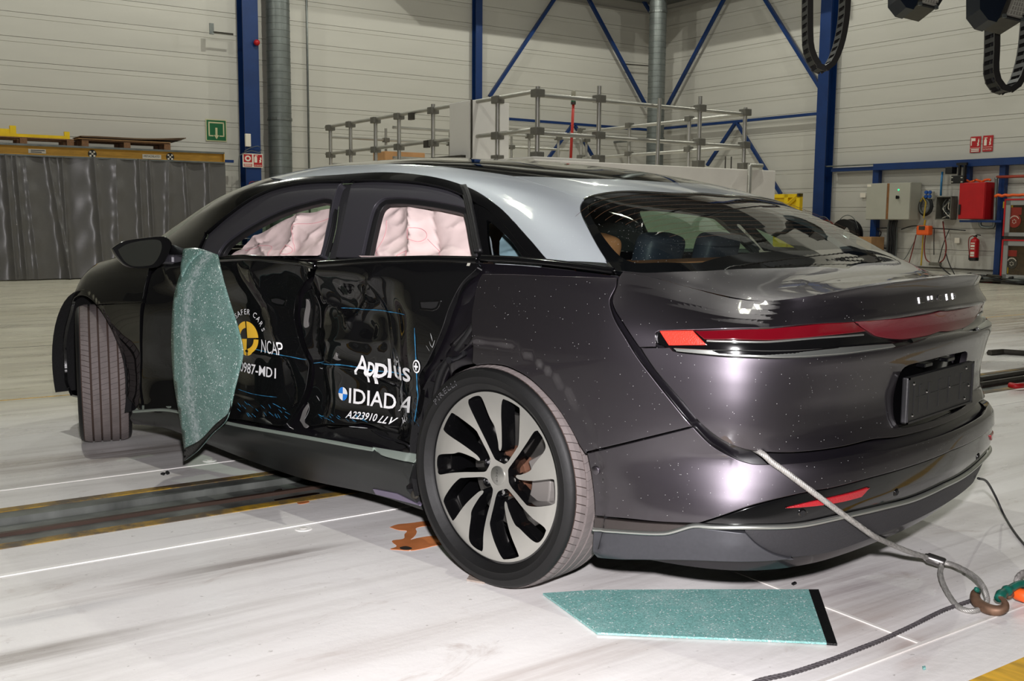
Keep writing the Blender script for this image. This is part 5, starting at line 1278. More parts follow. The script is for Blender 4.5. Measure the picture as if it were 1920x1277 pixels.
# number plate recess
rec = [(.0, .750), (.23, .747), (.262, .738), (.276, .71), (.279, .64), (.276, .585), (.262, .568), (.15, .564), (0, .563)]
rech = smooth2(rec[1:-1], .012); rech = np.concatenate([[[0, .752]], rech, [[0, .562]]])
rcl = mirror_loop(rech)
lidlow = patch('tailgate', SB, mirror_loop(hl), M_paint, car, holes=[rcl], fn=fB0, depth=.02, step=.02)
patch('plate_recess', SB, rcl, M_gloss, lidlow, fn=fB0, off=-.03, gap=-.004, rims=False)
# upper tailgate: lamp bar top edge up to the shoulder / spoiler
TOPL = [(1229, 650), (1229.6, 624)]
LT2 = [(1236, 619.5), (1299, 617.5), (1397, 614.5), (1507.5, 608), (1603, 603), (1680, 597), (1740, 588)]
lt2 = Cq(LT2); lt2 = [p for p in lt2 if p[0] > .12]; qlt = lt2[-1][1]
lt2c = lt2+[(0, qlt+.006)]
sl0 = SB.px(1161, 520)[0]
ups = [(sl0, 1.0)]+[(s, 1.0) for s in np.linspace(sl0, 0, 40)[1:]]
hu = loop([Cq([(1199.5, 650.5), (1229, 649.5)]), Cq([(1229, 649.5), (1228, 625), (1236, 619.5)]), lt2c, ])
hu = np.concatenate([hu, [[0, lt2c[-1][1]]], np.array(ups)[::-1], loop([Cq(RIGHTLINE)])])
# order: start at centre bottom -> ... -> centre top needed for mirroring
i0_ = len(loop([Cq([(1199.5, 650.5), (1229, 649.5)]), Cq([(1229, 649.5), (1228, 625), (1236, 619.5)]), lt2c]))
lower = hu[:i0_+1][::-1]; upper = np.concatenate([loop([Cq(RIGHTLINE)])[::-1], np.array(ups)])
hu2 = np.concatenate([lower, upper]); hu2[0, 0] = 0; hu2[-1, 0] = 0
def g_normal_at(p):
    x, y = p[:, 0], np.abs(p[:, 1]); W_ = np.zeros(len(x))
    for i in range(len(x)):
        w = np.linspace(0, VL, 240); g = Gs(np.full(240, x[i]), w); W_[i] = np.interp(-y[i], -g[:, 1], w)
    n = nrm_of(lambda a, b: Gs(a, b), x, W_, .01)*GSGN; n[:, 1] *= np.where(p[:, 1] < 0, -1, 1); return n
def lid_blend(uv, p, n):
    k = sst(.78, 1.0, uv[:, 1])*sst(.70, .86, np.abs(uv[:, 0])); sel = k > .01
    if sel.any():
        ng = g_normal_at(p[sel]); m_ = n[sel]*(1-k[sel, None])+ng*k[sel, None]; n[sel] = m_/np.linalg.norm(m_, axis=1, keepdims=True)
    return n
lidup = patch('tailgate_upper', SB, mirror_loop(hu2), M_paint, car, fn=fB0, gap=.0, e=.001, step=.018, depth=.012, nrm_e=.004, nfun=lid_blend)
# lamp bar: black bed, red bars, markers, silver trim
bed = np.concatenate([loop([ [(0, ledc[-1][1])]+ledc[::-1][1:], Cq([(1256, 650.5), (1232, 640), (1229.6, 624), (1236, 619.5)]), lt2c]), [[0, lt2c[-1][1]]]])
lamp = patch('lamp_bar', SB, mirror_loop(bed), M_gloss, car, fn=fB0, off=-.012, gap=-.006, rims=False)
mk_ = LB([(1237, 621), (1298, 620)], [(1298, 620), (1322.5, 646)], [(1322.5, 646), (1253.5, 646.7)], [(1253.5, 646.7), (1237, 621)])
rb_ = LB([(1303, 620), (1400, 616.5), (1507, 611), (1603, 605.5)], [(1603, 605.5), (1627, 621)], [(1627, 621), (1531, 630.7), (1400, 635), (1320.6, 635)], [(1320.6, 635), (1303, 620)])
for mir in (False, True):
    patch('marker_lamp', SB, mk_, M_markred, lamp, fn=fB0, off=-.003, gap=.0, depth=.01, mirror=mir)
    patch('red_lens', SB, rb_, M_redlens, lamp, fn=fB0, off=-.004, gap=.0, depth=.01, mirror=mir)
sil = smooth2(Cq([(1324, 638), (1400, 639.5), (1507.5, 635.5), (1624, 628)]), .012)
for k in (1, -1): ribbon('light_line', SB, sil*np.array([k, 1]), .006, M_brush, lamp, fn=fB0, off=-.010, hgt=.004)
cl0 = Cq([(1607, 605), (1680, 599), (1740, 591)]); cl1 = Cq([(1632, 622), (1650, 631), (1690, 635), (1740, 628)])
cl0 = [p for p in cl0 if p[0] > .1]; cl1 = [p for p in cl1 if p[0] > .1]
ch_ = np.concatenate([[[0, cl1[-1][1]+.004]], loop([[(0.001, cl1[-1][1]+.004)]+cl1[::-1], [cl1[0], cl0[0]], cl0+[(0, cl0[-1][1]+.003)]]), [[0, cl0[-1][1]+.003]]])
patch('centre_lens', SB, mirror_loop(ch_), M_redlight, lamp, fn=fB0, off=-.003, gap=0, depth=.01)
tr_ = LB([(1263, 653.4), (1330, 656.5), (1400, 657.5), (1507, 656.5), (1627, 647.5), (1672, 645)], [(1672, 645), (1678, 650)], [(1678, 650), (1600, 661), (1526.7, 667.5), (1470, 670), (1411.7, 669), (1328, 664), (1268, 658)], [(1268, 658), (1263, 653.4)])
gr_ = LB([(1336, 657.5), (1400, 658.5), (1507, 657.5), (1575, 652)], [(1575, 652), (1490, 665)], [(1490, 665), (1411, 665.5), (1348, 662.5)], [(1348, 662.5), (1336, 657.5)])
for mir in (False, True):
    t_ = patch('lamp_trim', SB, tr_, M_brush, lamp, fn=fB0, off=.002, gap=0, depth=.01, mirror=mir)
    patch('trim_groove', SB, gr_, M_gloss, t_, fn=fB0, off=.0035, gap=0, depth=.002, mirror=mir)
# number plate holder
def sPY(y, z): return fB0(np.array([y]), np.array([z]))[0]
px_ = -1.012
pl = MB(); hw, z0, z1 = .262, .578, .716
t = thing('plate_dummy', None, None, (0, 0, 0)); bpy.data.objects.remove(t)
M_plate = mat('plate_black', (24, 24, 25), .38, bump=(60, .05))
plate = MB().cbox((px_+.002, 0, (z0+z1)/2), (.02, 0, 0), (0, 2*hw, 0), (.0, 0, z1-z0)).build('plate_holder', M_plate, car, bevel=.005)
plate.rotation_euler = (0, 0, 0)
rimm = MB()
for (a, b, c, d) in ((-hw, hw, z0, z0+.006), (-hw, hw, z1-.006, z1), (-hw, -hw+.006, z0, z1), (hw-.006, hw, z0, z1)):
    rimm.cbox((px_-.0095, (a+b)/2, (c+d)/2), (.004, 0, 0), (0, b-a, 0), (0, 0, d-c))
rimm.build('holder_rim', M_plate, plate)
for (a, c) in ((.22, .695), (.22, .60), (.12, .66), (-.06, .655), (-.2, .70), (-.2, .60), (-.23, .64)):
    MB().lathe([(0, .004), (.004, .003), (.006, 0)], (px_-.008, a, c), (-1, 0, 0), 12).build('screw', M_chrome, plate, smooth=True)
for a in (.21, .17, .10, .02, -.06, -.16):
    MB().cbox((px_-.0085, a, .645), (.0016, 0, 0), (0, .016, 0), (0, 0, .085)).build('rib', M_plate, plate)
MB().cbox((px_-.0085, 0, .65), (.0018, 0, 0), (0, .40, 0), (0, 0, .005)).build('rib', M_plate, plate)
for a in (.10, -.08):
    MB().cbox((px_+.012, a, .738), (.03, 0, 0), (0, .06, 0), (0, 0, .012)).build('plate_lamp', M_gloss, lidlow, bevel=.003)
# ---- badge lettering on spoiler face
def on_surface(fn, S, vs, uvmap, off, fs, name, m, parent, sub=0.0):
    """flat text triangles laid on a surface; uvmap maps text (x,y) to surface coordinates"""
    bm = bmesh.new(); V = [bm.verts.new((p[0], p[1], 0)) for p in vs]
    for f in fs:
        try: bm.faces.new([V[i] for i in f])
        except ValueError: pass
    if sub:
        for _ in range(5):
            ed = [e for e in bm.edges if e.calc_length() > sub]
            if not ed: break
            bmesh.ops.subdivide_edges(bm, edges=ed, cuts=1, use_grid_fill=False)
            bmesh.ops.triangulate(bm, faces=bm.faces)
    bm.verts.index_update()
    q = np.array([uvmap(v.co.x, v.co.y) for v in bm.verts]); p = fn(q[:, 0], q[:, 1]); n = nrm_of(fn, q[:, 0], q[:, 1])*S.sgn
    P = p+n*off; F = [tuple(v.index for v in f.verts) for f in bm.faces]; bm.free()
    FF = []
    for f in F:
        g = np.cross(P[f[1]]-P[f[0]], P[f[2]]-P[f[0]]); FF.append(f if g@n[f[0]] > 0 else f[::-1])
    return MB().add(P, FF).build(name, m, parent, recalc=False)
yl = .150
for i, chh in enumerate('LUCID'):
    vs, fs = text2d(chh, 1.0)
    mn, mx = vs.min(0), vs.max(0); w = .030 if chh != 'I' else .006; x0 = yl-i*.0675-(0 if chh != 'I' else -.0+.012)
    ob = on_surface(fB0, SB, vs, lambda a, b: (x0-(a-mn[0])/(mx[0]-mn[0])*w, q_of(0.0, .926)+(b-mn[1])/(mx[1]-mn[1])*(q_of(0.0, .945)-q_of(0.0, .926))), .003, fs, 'badge_letter', M_chrome, lidup, .02)
    md = ob.modifiers.new('s', 'SOLIDIFY'); md.thickness = .003; md.offset = -1
# ---- shoulder / deck on the upper surface
def topcurve():
    """belt-top curve of the lower body expressed on the upper surface"""
    out = []
    for s in np.linspace(sl0, 0, 50):
        p = Bs(s, 1.0, 0, False); x, y = p[0], abs(p[1])
        vv = np.linspace(0, 1, 400); a = sst(-.75, -.35, x); b = sst(-.2, .5, x)
        Y = yb_f(x)*(_PDf(vv)*(1-a)+(_PMf(vv)*(1-b)+_PAf(vv)*b)*a)[:, 0]
        w = float(np.interp(-y, -Y, vv))*VL
        out.append((x, w))
    return out
tcv = topcurve()
BLB = [(1161, 514), (1210, 511.5), (1268, 509.5), (1341, 507), (1456, 503), (1530, 500)]
gb = Cg(BLB); gb = [p for p in gb if p[1] < VL*.95]
xe = gb[-1][0]; gbc = gb+[(xe-.025, VL*.985), (xe-.026, VL)]
hd = np.concatenate([loop([gbc[::-1], [gbc[0], tcv[0]], tcv]), [[tcv[-1][0], VL]]]); hd[0, 1] = VL
deck = patch('tailgate_deck', SG, mirror_loop(hd, 'G'), M_paint, car, gap=.0, e=.0008, rims=False, step=.02)
# ---- silver roof rails + C pillars, header, roof glass, rear window
SLOW = [(533, 337.5), (598, 330.5), (640, 327.8), (700, 324), (760, 325.5), (822, 334.5), (858, 344.5), (887, 356), (915, 372.7), (945, 397), (971.5, 425), (999.7, 457), (1028, 489.5)]
SREAR = [(1028, 489.5), (1137, 492.5)]
SBACK = [(1137, 492.5), (1133, 481.7), (1106.8, 436.6), (1091.8, 406.5), (1087.6, 389), (1094, 374.6)]
SEAM = [(1093.7, 374.6), (1065.5, 363), (1009, 344.5), (962, 330)]
RGE = [(962, 330), (915, 323), (860, 315.5), (800, 310), (740, 307)]
rg = Cg(RGE); yr = lambda p: Gs(p[0], p[1])
# continue the roof edge forward to the windscreen header, roughly parallel to the rail
fwd = [(1.15, rg[-1][1]+.005), (1.45, rg[-1][1]+.012), (1.70, rg[-1][1]+.02)]
slow = Cg(SLOW); 
rail_loop = loop([slow, Cg(SREAR), Cg(SBACK), Cg(SEAM), rg+fwd, [fwd[-1], slow[0]]])
for mir in (False, True): patch('roof_rail', SG, rail_loop, M_silver, car, gap=.0012, e=.002, mirror=mir)
# roof glass
rge = Cg([(962, 330), (1030, 332), (1103, 334.8), (1200, 338)]); rge = [p for p in rge if p[1] < VL]
xg = rge[-1][0]
hg = np.concatenate([loop([[(xg-.015, VL)]+rge[::-1], rg+fwd, [fwd[-1], (1.76, VL)]]), [[1.76, VL]]]); hg[0, 1] = VL
patch('roof_glass', SG, mirror_loop(hg, 'G'), M_roofglass, car, gap=.0015, e=.0015, step=.03)
# rear header
BT = [(1094, 374), (1104, 369), (1118, 365.5), (1154, 360), (1185, 359), (1258, 362.5), (1330, 365)]
bt = Cg(BT); bt = [p for p in bt if p[1] < VL*.97]; xb_ = bt[-1][0]; btc = bt+[(xb_+.01, VL)]
hh = np.concatenate([loop([btc[::-1], Cg(SEAM), [(p[0]-.003, p[1]) for p in rge]+[(xg-.018, VL)]]), [[xg-.018, VL]]]); hh[0, 1] = VL
patch('rear_header', SG, mirror_loop(hh, 'G'), M_silver, car, gap=.0012, e=.0015, step=.025)
# rear window: black frit band and tinted pane
BO = [(1094, 375), (1088.5, 388), (1093, 406.7), (1108, 436.6), (1134, 481.7), (1154, 512)]
bo = Cg(BO)
outer = np.concatenate([loop([btc[::-1], bo, gbc]), [[gbc[-1][0], VL]]]); outer[0, 1] = VL
IN = [(1145, 371.5), (1120, 374.5), (1104, 383), (1103, 390), (1110, 409), (1129, 440), (1158, 475.4), (1177, 488), (1206, 492.5), (1300, 492.3), (1322, 489), (1362, 479), (1410, 473.5), (1456, 470)]
inn = Cg(IN); inn = [p for p in inn if p[1] < VL*.98]
xi1 = inn[-1][0]
hin = np.concatenate([loop([[(inn[0][0]+.03, VL), (inn[0][0]+.02, VL*.85)]+inn+[(xi1-.005, VL)]], .012), [[xi1-.005, VL]]]); hin[0, 1] = VL
ol, il = mirror_loop(outer, 'G'), mirror_loop(hin, 'G')
rw = patch('rear_window_frame', SG, ol, mat('frit_black', (7, 8, 9), .04, coat=1.0, coat_rough=.01), car, holes=[il], gap=.0012, e=.0012, step=.02, off=-.001)
pane = patch('rear_window', SG, il, M_backglass, car, gap=-.002, off=-.003, rims=False, step=.03)
# heating wires in the pane
M_wire = mat('heating_wire', (84, 60, 40), .6, .2)
for k in range(11):
    xw = -.16-.03*k
    P = [Gs(np.array([xw-.0]), np.array([w]), -.006)[0] for w in np.linspace(.42+.02*k, 2*VL-.42-.02*k, 40)]
    MB().tube(P, .0004, 4).build('heating_wire', M_wire, pane)
# chrome line above the window
rb2 = smooth2(btc, .02); rbf = np.concatenate([rb2, np.stack([rb2[::-1][1:, 0], 2*VL-rb2[::-1][1:, 1]], 1)])
ribbon('header_trim', SG, rbf, .005, M_chrome, car, off=.0, hgt=.003)
# black plate and bright corner strip at the foot of the C pillar
bp_ = LG([(1028, 490), (1136, 493)], [(1136, 493), (1146, 507.6)], [(1146, 507.6), (1041, 505.7)], [(1041, 505.7), (1028, 490)])
cs_ = LG([(1136.6, 492.5), (1141.6, 492.5)], [(1141.6, 492.5), (1153.5, 511)], [(1153.5, 511), (1147, 511)], [(1147, 511), (1136.6, 492.5)])
for mir in (False, True):
    patch('pillar_plate', SG, bp_, mat('pillar_plate_black', (30, 32, 32), .22, .3, coat=.5), car, gap=.0008, e=.001, mirror=mir)
    patch('pillar_trim', SG, cs_, M_chrome, car, gap=.0, e=.001, mirror=mir)
# gloss black arch trim above the doors and round the quarter window
TIN = [(385, 436), (426, 402), (485, 363), (524.6, 349), (588, 339.8), (638, 338), (710, 336.6), (775.6, 340), (830, 350), (860, 361), (880, 372), (893, 381), (915, 393), (953, 431), (990, 476), (1016.6, 503)]
TOUT = [(383, 432.6), (412.7, 405), (450.6, 375.8), (485, 357.7), (524.6, 341), (560, 334)]
tout = Cg(TOUT)+slow[1:]
ta = loop([tout+Cg([(1039, 504.5)]), Cg([(1039, 504.5), (1016.6, 503.5)]), Cg(TIN)[::-1], [Cg(TIN)[0], tout[0]]])
for mir in (False, True): patch('arch_trim', SG, ta, M_gloss, car, gap=.0, e=.002, off=.002, mirror=mir, depth=.02)
# windscreen pillar trim down to the mirror
pt = LG([(383, 432.6), (350, 462), (338, 472)], [(338, 472), (345, 482)], [(345, 482), (372, 480)], [(372, 480), (385, 436)], [(385, 436), (383, 432.6)])
# quarter window: black surround and tinted pane
qo = LG([(889, 381), (915, 394), (953, 432), (990, 477), (1016, 503)], [(1016, 503), (895, 502)], [(895, 502), (893, 440), (889, 381)])
qi_ = LG([(912, 411), (924.6, 419.7), (956.5, 449.7), (983, 486)], [(983, 486), (919, 486)], [(919, 486), (914, 450), (912, 411)])
for mir in (False, True):
    patch('quarter_frame', SG, qo, M_gloss, car, holes=[qi_], gap=.0005, e=.001, mirror=mir, off=-.001)
    patch('quarter_window', SG, qi_, M_quarterglass if not mir else M_sideglass, car, gap=-.002, rims=False, off=-.004, mirror=mir)
# belt line moulding along quarter
qb1 = smooth2([(p[0], .006) for p in Cg([(902, 505), (1000, 505), (1060, 508), (1150, 512)])], .02)
for mir in (1, -1):
    bl_ = qb1.copy()
    if mir < 0: bl_[:, 1] = 2*VL-bl_[:, 1]
    ribbon('belt_moulding', SG, bl_, .022, M_gloss, car, off=-.001, hgt=.006)
# ================================================================== CAR SIDES
M_jamb = mat('jamb_black', (14, 12, 16), .28, coat=.4)
# dark inner shell that closes the gaps between panels
def shell():
    mb = MB(); S_ = np.linspace(-SMAX+.05, SMAX-.05, 300); Q = np.linspace(.20, .985, 40)
    g = Bs(S_[:, None], Q[None, :], -.035); vs = g.reshape(-1, 3); fs = []
    for i in range(len(S_)-1):
        for j in range(len(Q)-1):
            c = g[i:i+2, j:j+2].reshape(-1, 3).mean(0)
            if min(math.hypot(c[0], c[2]-.36), math.hypot(c[0]-2.96, c[2]-.36)) < .43: continue
            if -1.2 < S_[i] < 1.2 and j > 37: continue
            fs.append((i*40+j, (i+1)*40+j, (i+1)*40+j+1, i*40+j+1))
    return mb.add(vs, fs).build('inner_shell', M_jamb, car, smooth=True, recalc=False)
shell()
# floor pan and wheel wells
MB().obox((-.55, -.66, .17), (4.0, 0, 0), (0, 1.32, 0), (0, 0, .05)).build('floor_pan', M_matt, car)
M_liner = mat('wheel_liner', (15, 15, 16), .85, bump=(60, .3))
for wx in (0.0, 2.96):
    for sg in (1, -1):
        P = []; n = 26; ys = (.52, .60, .72, .82, .925)
        mb = MB()
        for k in range(n+1):
            a = -.35+(math.pi+.7)*k/n
            for y in ys: P.append((wx+.43*math.cos(a), sg*y, .36+.43*math.sin(a)))
        m_ = len(ys); mb.add(P, [(k*m_+j, (k+1)*m_+j, (k+1)*m_+j+1, k*m_+j+1) for k in range(n) for j in range(m_-1)])
        mb.add([(wx+.43*math.cos(-.35+(math.pi+.7)*k/24), sg*.53, .36+.43*math.sin(-.35+(math.pi+.7)*k/24)) for k in range(25)], [tuple(range(25))])
        mb.build('wheel_liner', M_liner, car, smooth=True, angle=50)
# ---- doors
FD_REAR = [(593, 497), (577, 527), (557, 557), (552, 587), (557, 620), (567, 653), (580, 677), (579, 700), (574, 727), (564, 754), (545, 785)]
FD_BOT = [(545, 785), (530, 799), (500, 797), (440, 787), (330, 777), (271, 776)]
FD_FRONT = [(271, 776), (265, 720), (266, 640), (273, 560), (284, 513)]
FD_TOP = [(284, 513), (300, 500), (345, 488), (413, 485), (461, 482), (511, 486), (571, 494), (593, 497)]
fd = LB(FD_REAR, FD_BOT, FD_FRONT, FD_TOP)
front_door = patch('front_door', SB, fd, M_shadedpaint, car, step=.0135, gap=.004, nrm_e=.005, depth=.025)
RD_FRONT = [(599, 495), (587, 521), (570, 550), (562, 582), (564, 612), (572, 647), (586, 680), (588, 705), (582, 735), (573, 760), (566, 792)]
RD_BOT = [(566, 792), (578, 800), (610, 797), (653, 799), (680, 796), (710, 805), (740, 822), (768, 832)]
RD_REAR = [(768, 832), (780, 777), (789, 733), (786, 706), (801, 682), (815.5, 652), (824, 632), (833, 608), (845, 572), (866, 533), (893, 506), (897, 492)]
RD_TOP = [(897, 492), (800, 488), (719, 491), (640, 493), (599, 495)]
rd = LB(RD_FRONT, RD_BOT, RD_REAR, RD_TOP)
rear_door = patch('rear_door', SB, rd, M_shadedpaint, car, step=.0115, gap=.004, nrm_e=.004, depth=.025)
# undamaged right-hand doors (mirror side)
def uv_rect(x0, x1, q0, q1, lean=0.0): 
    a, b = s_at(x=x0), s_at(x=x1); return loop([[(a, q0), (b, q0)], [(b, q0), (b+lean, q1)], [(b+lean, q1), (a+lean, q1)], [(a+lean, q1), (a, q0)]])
patch('rear_door', SB, uv_rect(.28, 1.12, .36, .99, -.06), M_shadedpaint, car, fn=fB0, mirror=True)
patch('front_door', SB, uv_rect(1.13, 2.28, .33, .99, -.04), M_shadedpaint, car, fn=fB0, mirror=True)
# inner door edge torn away: exposed sill with crumpled skin
M_sill = mat('sill_black', (20, 20, 21), .45, bump=(30, .2))
sl = LB([(300, 772), (440, 790), (523, 806), (620, 822), (700, 838), (775, 855)], [(775, 855), (772, 830)], [(772, 830), (700, 803), (600, 795), (500, 790), (320, 770)], [(320, 770), (300, 772)])
patch('sill', SBn, sl, M_sill, car, fn=lambda u, v: Bs(u, v, 0, False), off=-.075, step=.03, gap=0)
def crumple(name, seg, dz, amp, m, seed, off0=0.0):
    """torn metal lip hanging below a door edge"""
    rr = random.Random(seed); P = smooth2(Cq(seg), .02); p = Bs(P[:, 0], P[:, 1]); vs = []
    for i, q in enumerate(p):
        w = .5+.5*math.sin(i*.7+seed)+rr.uniform(-.3, .3)
        for k in range(5):
            vs.append(q+np.array([rr.uniform(-.006, .006), off0-.006-k*.012+amp*math.sin(i*.9+k*1.3)*(.3+k*.25)*.5, -dz*k/4*(.5+.5*w)]))
    fs = [(i*5+k, (i+1)*5+k, (i+1)*5+k+1, i*5+k+1) for i in range(len(p)-1) for k in range(4)]
    o = MB().add(vs, fs).build(name, m, car, smooth=True); md = o.modifiers.new('s', 'SOLIDIFY'); md.thickness = .002; return o
M_torn = mat('torn_metal', (58, 58, 62), .35, .8)
crumple('torn_door_edge', [(575, 797), (653, 800), (710, 806), (766, 832)], .055, .02, M_gloss, 2)
crumple('torn_door_edge', [(700, 806), (740, 824), (770, 834)], .05, .02, M_torn, 5, .015)
crumple('torn_door_edge', [(440, 788), (500, 798), (540, 790)], .03, .012, M_gloss, 3)
# exposed jamb behind rear door: rounded black sheet with ribs
jb = LB([(900, 512), (893, 530), (886, 562), (881, 600), (882, 640), (882, 684)], [(882, 684), (850, 690), (820, 720), (803, 790), (800, 840)], [(800, 840), (775, 830)], [(775, 830), (784, 777), (792, 733), (792, 706), (806, 680), (830, 632), (850, 572), (868, 538), (900, 512)])
patch('door_jamb', SBn, jb, M_jamb, car, fn=lambda u, v: Bs(u, v, 0, False)+np.stack([0*u, -.05-.02*np.sin(u*38+v*9)*.6-.015*np.cos(v*31), 0*u], -1), step=.02, gap=0)
for pts, r, m in (([(893, 535), (886, 570), (872, 610), (845, 650), (815, 690), (800, 740), (795, 800)], .012, M_rubber), ([(884, 600), (870, 640), (838, 672), (815, 720), (806, 790), (800, 850)], .010, M_jamb), ([(882, 560), (874, 600), (850, 630), (830, 650)], .009, M_jamb)):
    P = [Bs(np.array([u]), np.array([v]), -.03, False)[0]-np.array([0, .012, 0]) for u, v in smooth2([SBn.px(*p) for p in pts], .03)]
    MB().tube(P, r, 8).build('door_seal', m, car, smooth=True)
lt_ = [Bs(*[np.array([c]) for c in SBn.px(*p)], -.02, False)[0] for p in ((838, 676), (852, 672), (864, 663))]
mb = MB(); mb.tube(lt_, .008, 8); mb.tube([lt_[0], lt_[0]+np.array([.0, .012, 0])], .012, 8); mb.tube([lt_[2], lt_[2]+np.array([0, .008, 0])], .009, 8)
mb.build('door_striker', M_torn, car, smooth=True, angle=50)
# grey broken filler pieces on door edges
for pts in ([(575, 560), (581, 566), (579, 600), (580, 612), (571, 612), (573, 585)], [(563, 790), (570, 770), (580, 757), (575, 775), (572, 792), (580, 800), (572, 803)], [(626, 672), (632, 660), (634, 671), (640, 674), (634, 676)]):
    l = np.array([SB.px(*p) for p in pts]); patch('broken_edge', SB, loop([[tuple(a) for a in l]+[tuple(l[0])]], .008), mat('torn_light', (118, 116, 114), .4, .3), car, off=.005, gap=0, e=.0005, depth=.004, step=.02)
# door handles: flush recessed pockets
for nm, dpt in ((([(786, 565), (828, 562)], [(828, 562), (822, 578), (812, 583)], [(812, 583), (788, 581)], [(788, 581), (786, 565)]), rear_door), (([(505, 558), (520, 556), (538, 563)], [(538, 563), (534, 574)], [(534, 574), (520, 572), (507, 566)], [(507, 566), (505, 558)]), front_door)):
    l = LB(*nm, step=.006)
    h_ = patch('door_handle', SB, l, M_gloss, dpt, off=.003, gap=0, e=.002, depth=.01, step=.02)
    c = l.mean(0); patch('handle_pocket', SB, (l-c)*np.array([.8, .62])+c, M_matt, h_, off=.0036, gap=0, e=.0002, depth=.001, step=.02)
# ---- fender, front bumper side, hood (front left corner)
sF = s_at(x=2.27)
rear_edge = Cq([(281, 513), (270, 560), (263, 640), (262, 720), (266, 775)])
sfr = rear_edge[0][0]
ql = SB.px(262, 566)[1]
def arc_q(a0, a1, r=.405, n=20, wx=2.96, wz=.36):
    out = []
    for k in range(n+1):
        a = a0+(a1-a0)*k/n; x = wx+r*math.cos(a); z = wz+r*math.sin(a); s = s_at(x=x); out.append((s, float(q_of(s, z))))
    return out
sfe = s_at(x=3.27)
AF, AR = math.radians(60), math.radians(115)
af_, ar_ = arc_q(AF, AF)[0], arc_q(AR, AR)[0]
fu = loop([[(rear_edge[1][0], ql+.0), ar_], arc_q(AR, AF), [af_, (sfe, .75)], [(sfe, .75), (sfe+.03, .9), (sfe+.02, 1.0)], [(sfe+.02, 1.0), (s_at(x=2.8), 1.0), (sfr+.03, 1.0)], [(sfr+.03, 1.0), rear_edge[0], (rear_edge[1][0], ql)]])
a_t = math.radians(82)
flp = loop([rear_edge[1:], [rear_edge[-1]]+[(s_at(x=2.56), .30)], arc_q(math.pi+.13, AR), [ar_, (rear_edge[1][0], ql-.002)], [(rear_edge[1][0], ql-.002), rear_edge[1]]])
for mir in (False, True):
    patch('front_fender', SB, fu, M_shadedpaint, car, fn=fB0, mirror=mir)
    patch('fender_lower', SB, flp, M_shadedpaint, car, fn=fB0, mirror=mir)
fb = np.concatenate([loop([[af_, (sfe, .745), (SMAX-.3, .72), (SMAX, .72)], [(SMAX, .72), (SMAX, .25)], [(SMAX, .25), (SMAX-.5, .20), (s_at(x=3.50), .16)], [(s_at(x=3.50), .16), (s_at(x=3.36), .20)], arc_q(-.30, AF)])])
for mir in (False, True): patch('front_bumper', SB, fb, M_shadedpaint, car, fn=fB0, mirror=mir)
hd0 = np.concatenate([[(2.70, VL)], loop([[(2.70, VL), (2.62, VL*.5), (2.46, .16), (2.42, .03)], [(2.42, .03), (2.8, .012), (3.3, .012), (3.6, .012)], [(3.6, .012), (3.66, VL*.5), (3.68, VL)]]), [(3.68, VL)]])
patch('hood', SG, mirror_loop(np.array(hd0)[1:], 'G'), M_shadedpaint, car, gap=.002, step=.04)
# ---- rocker panel with light strip
RT = [(250, 772), (313, 769), (383, 784), (453, 799), (520, 811), (620, 829), (700, 843)]
rk = LB([(249, 773), (311, 771), (383, 787), (453, 802), (520, 814), (620, 832), (700, 846), (714, 856), (730, 861), (774, 871)], [(774, 871), (767, 907), (762, 918), (793, 957)], [(793, 957), (700, 927), (573, 899), (480, 868), (387, 832), (320, 806), (287, 799), (250, 796)], [(250, 796), (249, 773)])
rfn = lambda u, v: Bs(u, v, 0, False)
patch('rocker_cover', SBn, loop([[SBn.px(*p) for p in sg] for sg in ([(249, 773), (311, 771), (383, 787), (453, 802), (520, 814), (620, 832), (700, 846), (714, 856), (730, 861), (774, 871)], [(774, 871), (767, 907)], [(767, 907), (762, 918), (793, 957)], [(793, 957), (700, 927), (573, 899), (480, 868), (387, 832), (320, 806), (287, 799), (250, 796)], [(250, 796), (249, 773)])]), M_rocker, car, fn=rfn, gap=.0, depth=.03)
patch('rocker_cover', SBn, uv_rect(.40, 2.55, .13, .33), M_rocker, car, fn=rfn, mirror=True)
st_ = smooth2([SBn.px(*p) for p in RT], .02)
ribbon('rocker_strip', SBn, st_, .014, M_strip, car, fn=rfn, off=-.001, hgt=.006)
rp = loop([[SBn.px(*p) for p in sg] for sg in ([(697, 837), (785, 853)], [(785, 853), (774, 868)], [(774, 868), (727, 858), (713, 853)], [(713, 853), (697, 837)])])
patch('rocker_plate', SBn, rp, M_strip, car, fn=rfn, off=-.003, gap=0)
rp = loop([[SBn.px(*p) for p in sg] for sg in ([(248, 772), (300, 774)], [(300, 774), (318, 764), (318, 762)], [(318, 762), (262, 760)], [(262, 760), (248, 772)])])
patch('rocker_plate', SBn, rp, M_strip, car, fn=rfn, off=-.004, gap=0)
cut = loop([[SBn.px(*p) for p in sg] for sg in ([(700, 916), (745, 925)], [(745, 925), (790, 948)], [(790, 948), (705, 926)], [(705, 926), (700, 916)])])
patch('sill_bracket', SBn, cut, mat('zinc_violet', (150, 140, 165), .35, .8), car, fn=rfn, off=.003, gap=0, e=.001)
# end cap of the rocker in front of the rear wheel
P = [Bs(*[np.array([c]) for c in SBn.px(*p)], 0, False)[0] for p in ((785, 853), (767, 907), (762, 918), (793, 957))]
ins_ = [p+np.array([-.03, -.10, .0]) for p in P]
MB().add(P+ins_, [(0, 1, 5, 4), (1, 2, 6, 5), (2, 3, 7, 6)]).build('rocker_end', M_black, car)
c = (P[1]+ins_[2])/2; MB().lathe([(0, .008), (.014, .006), (.016, 0)], c+np.array([0, .03, -.03]), (-.3, 1, 0), 14).build('rocker_bolt', M_dark, car, smooth=True)

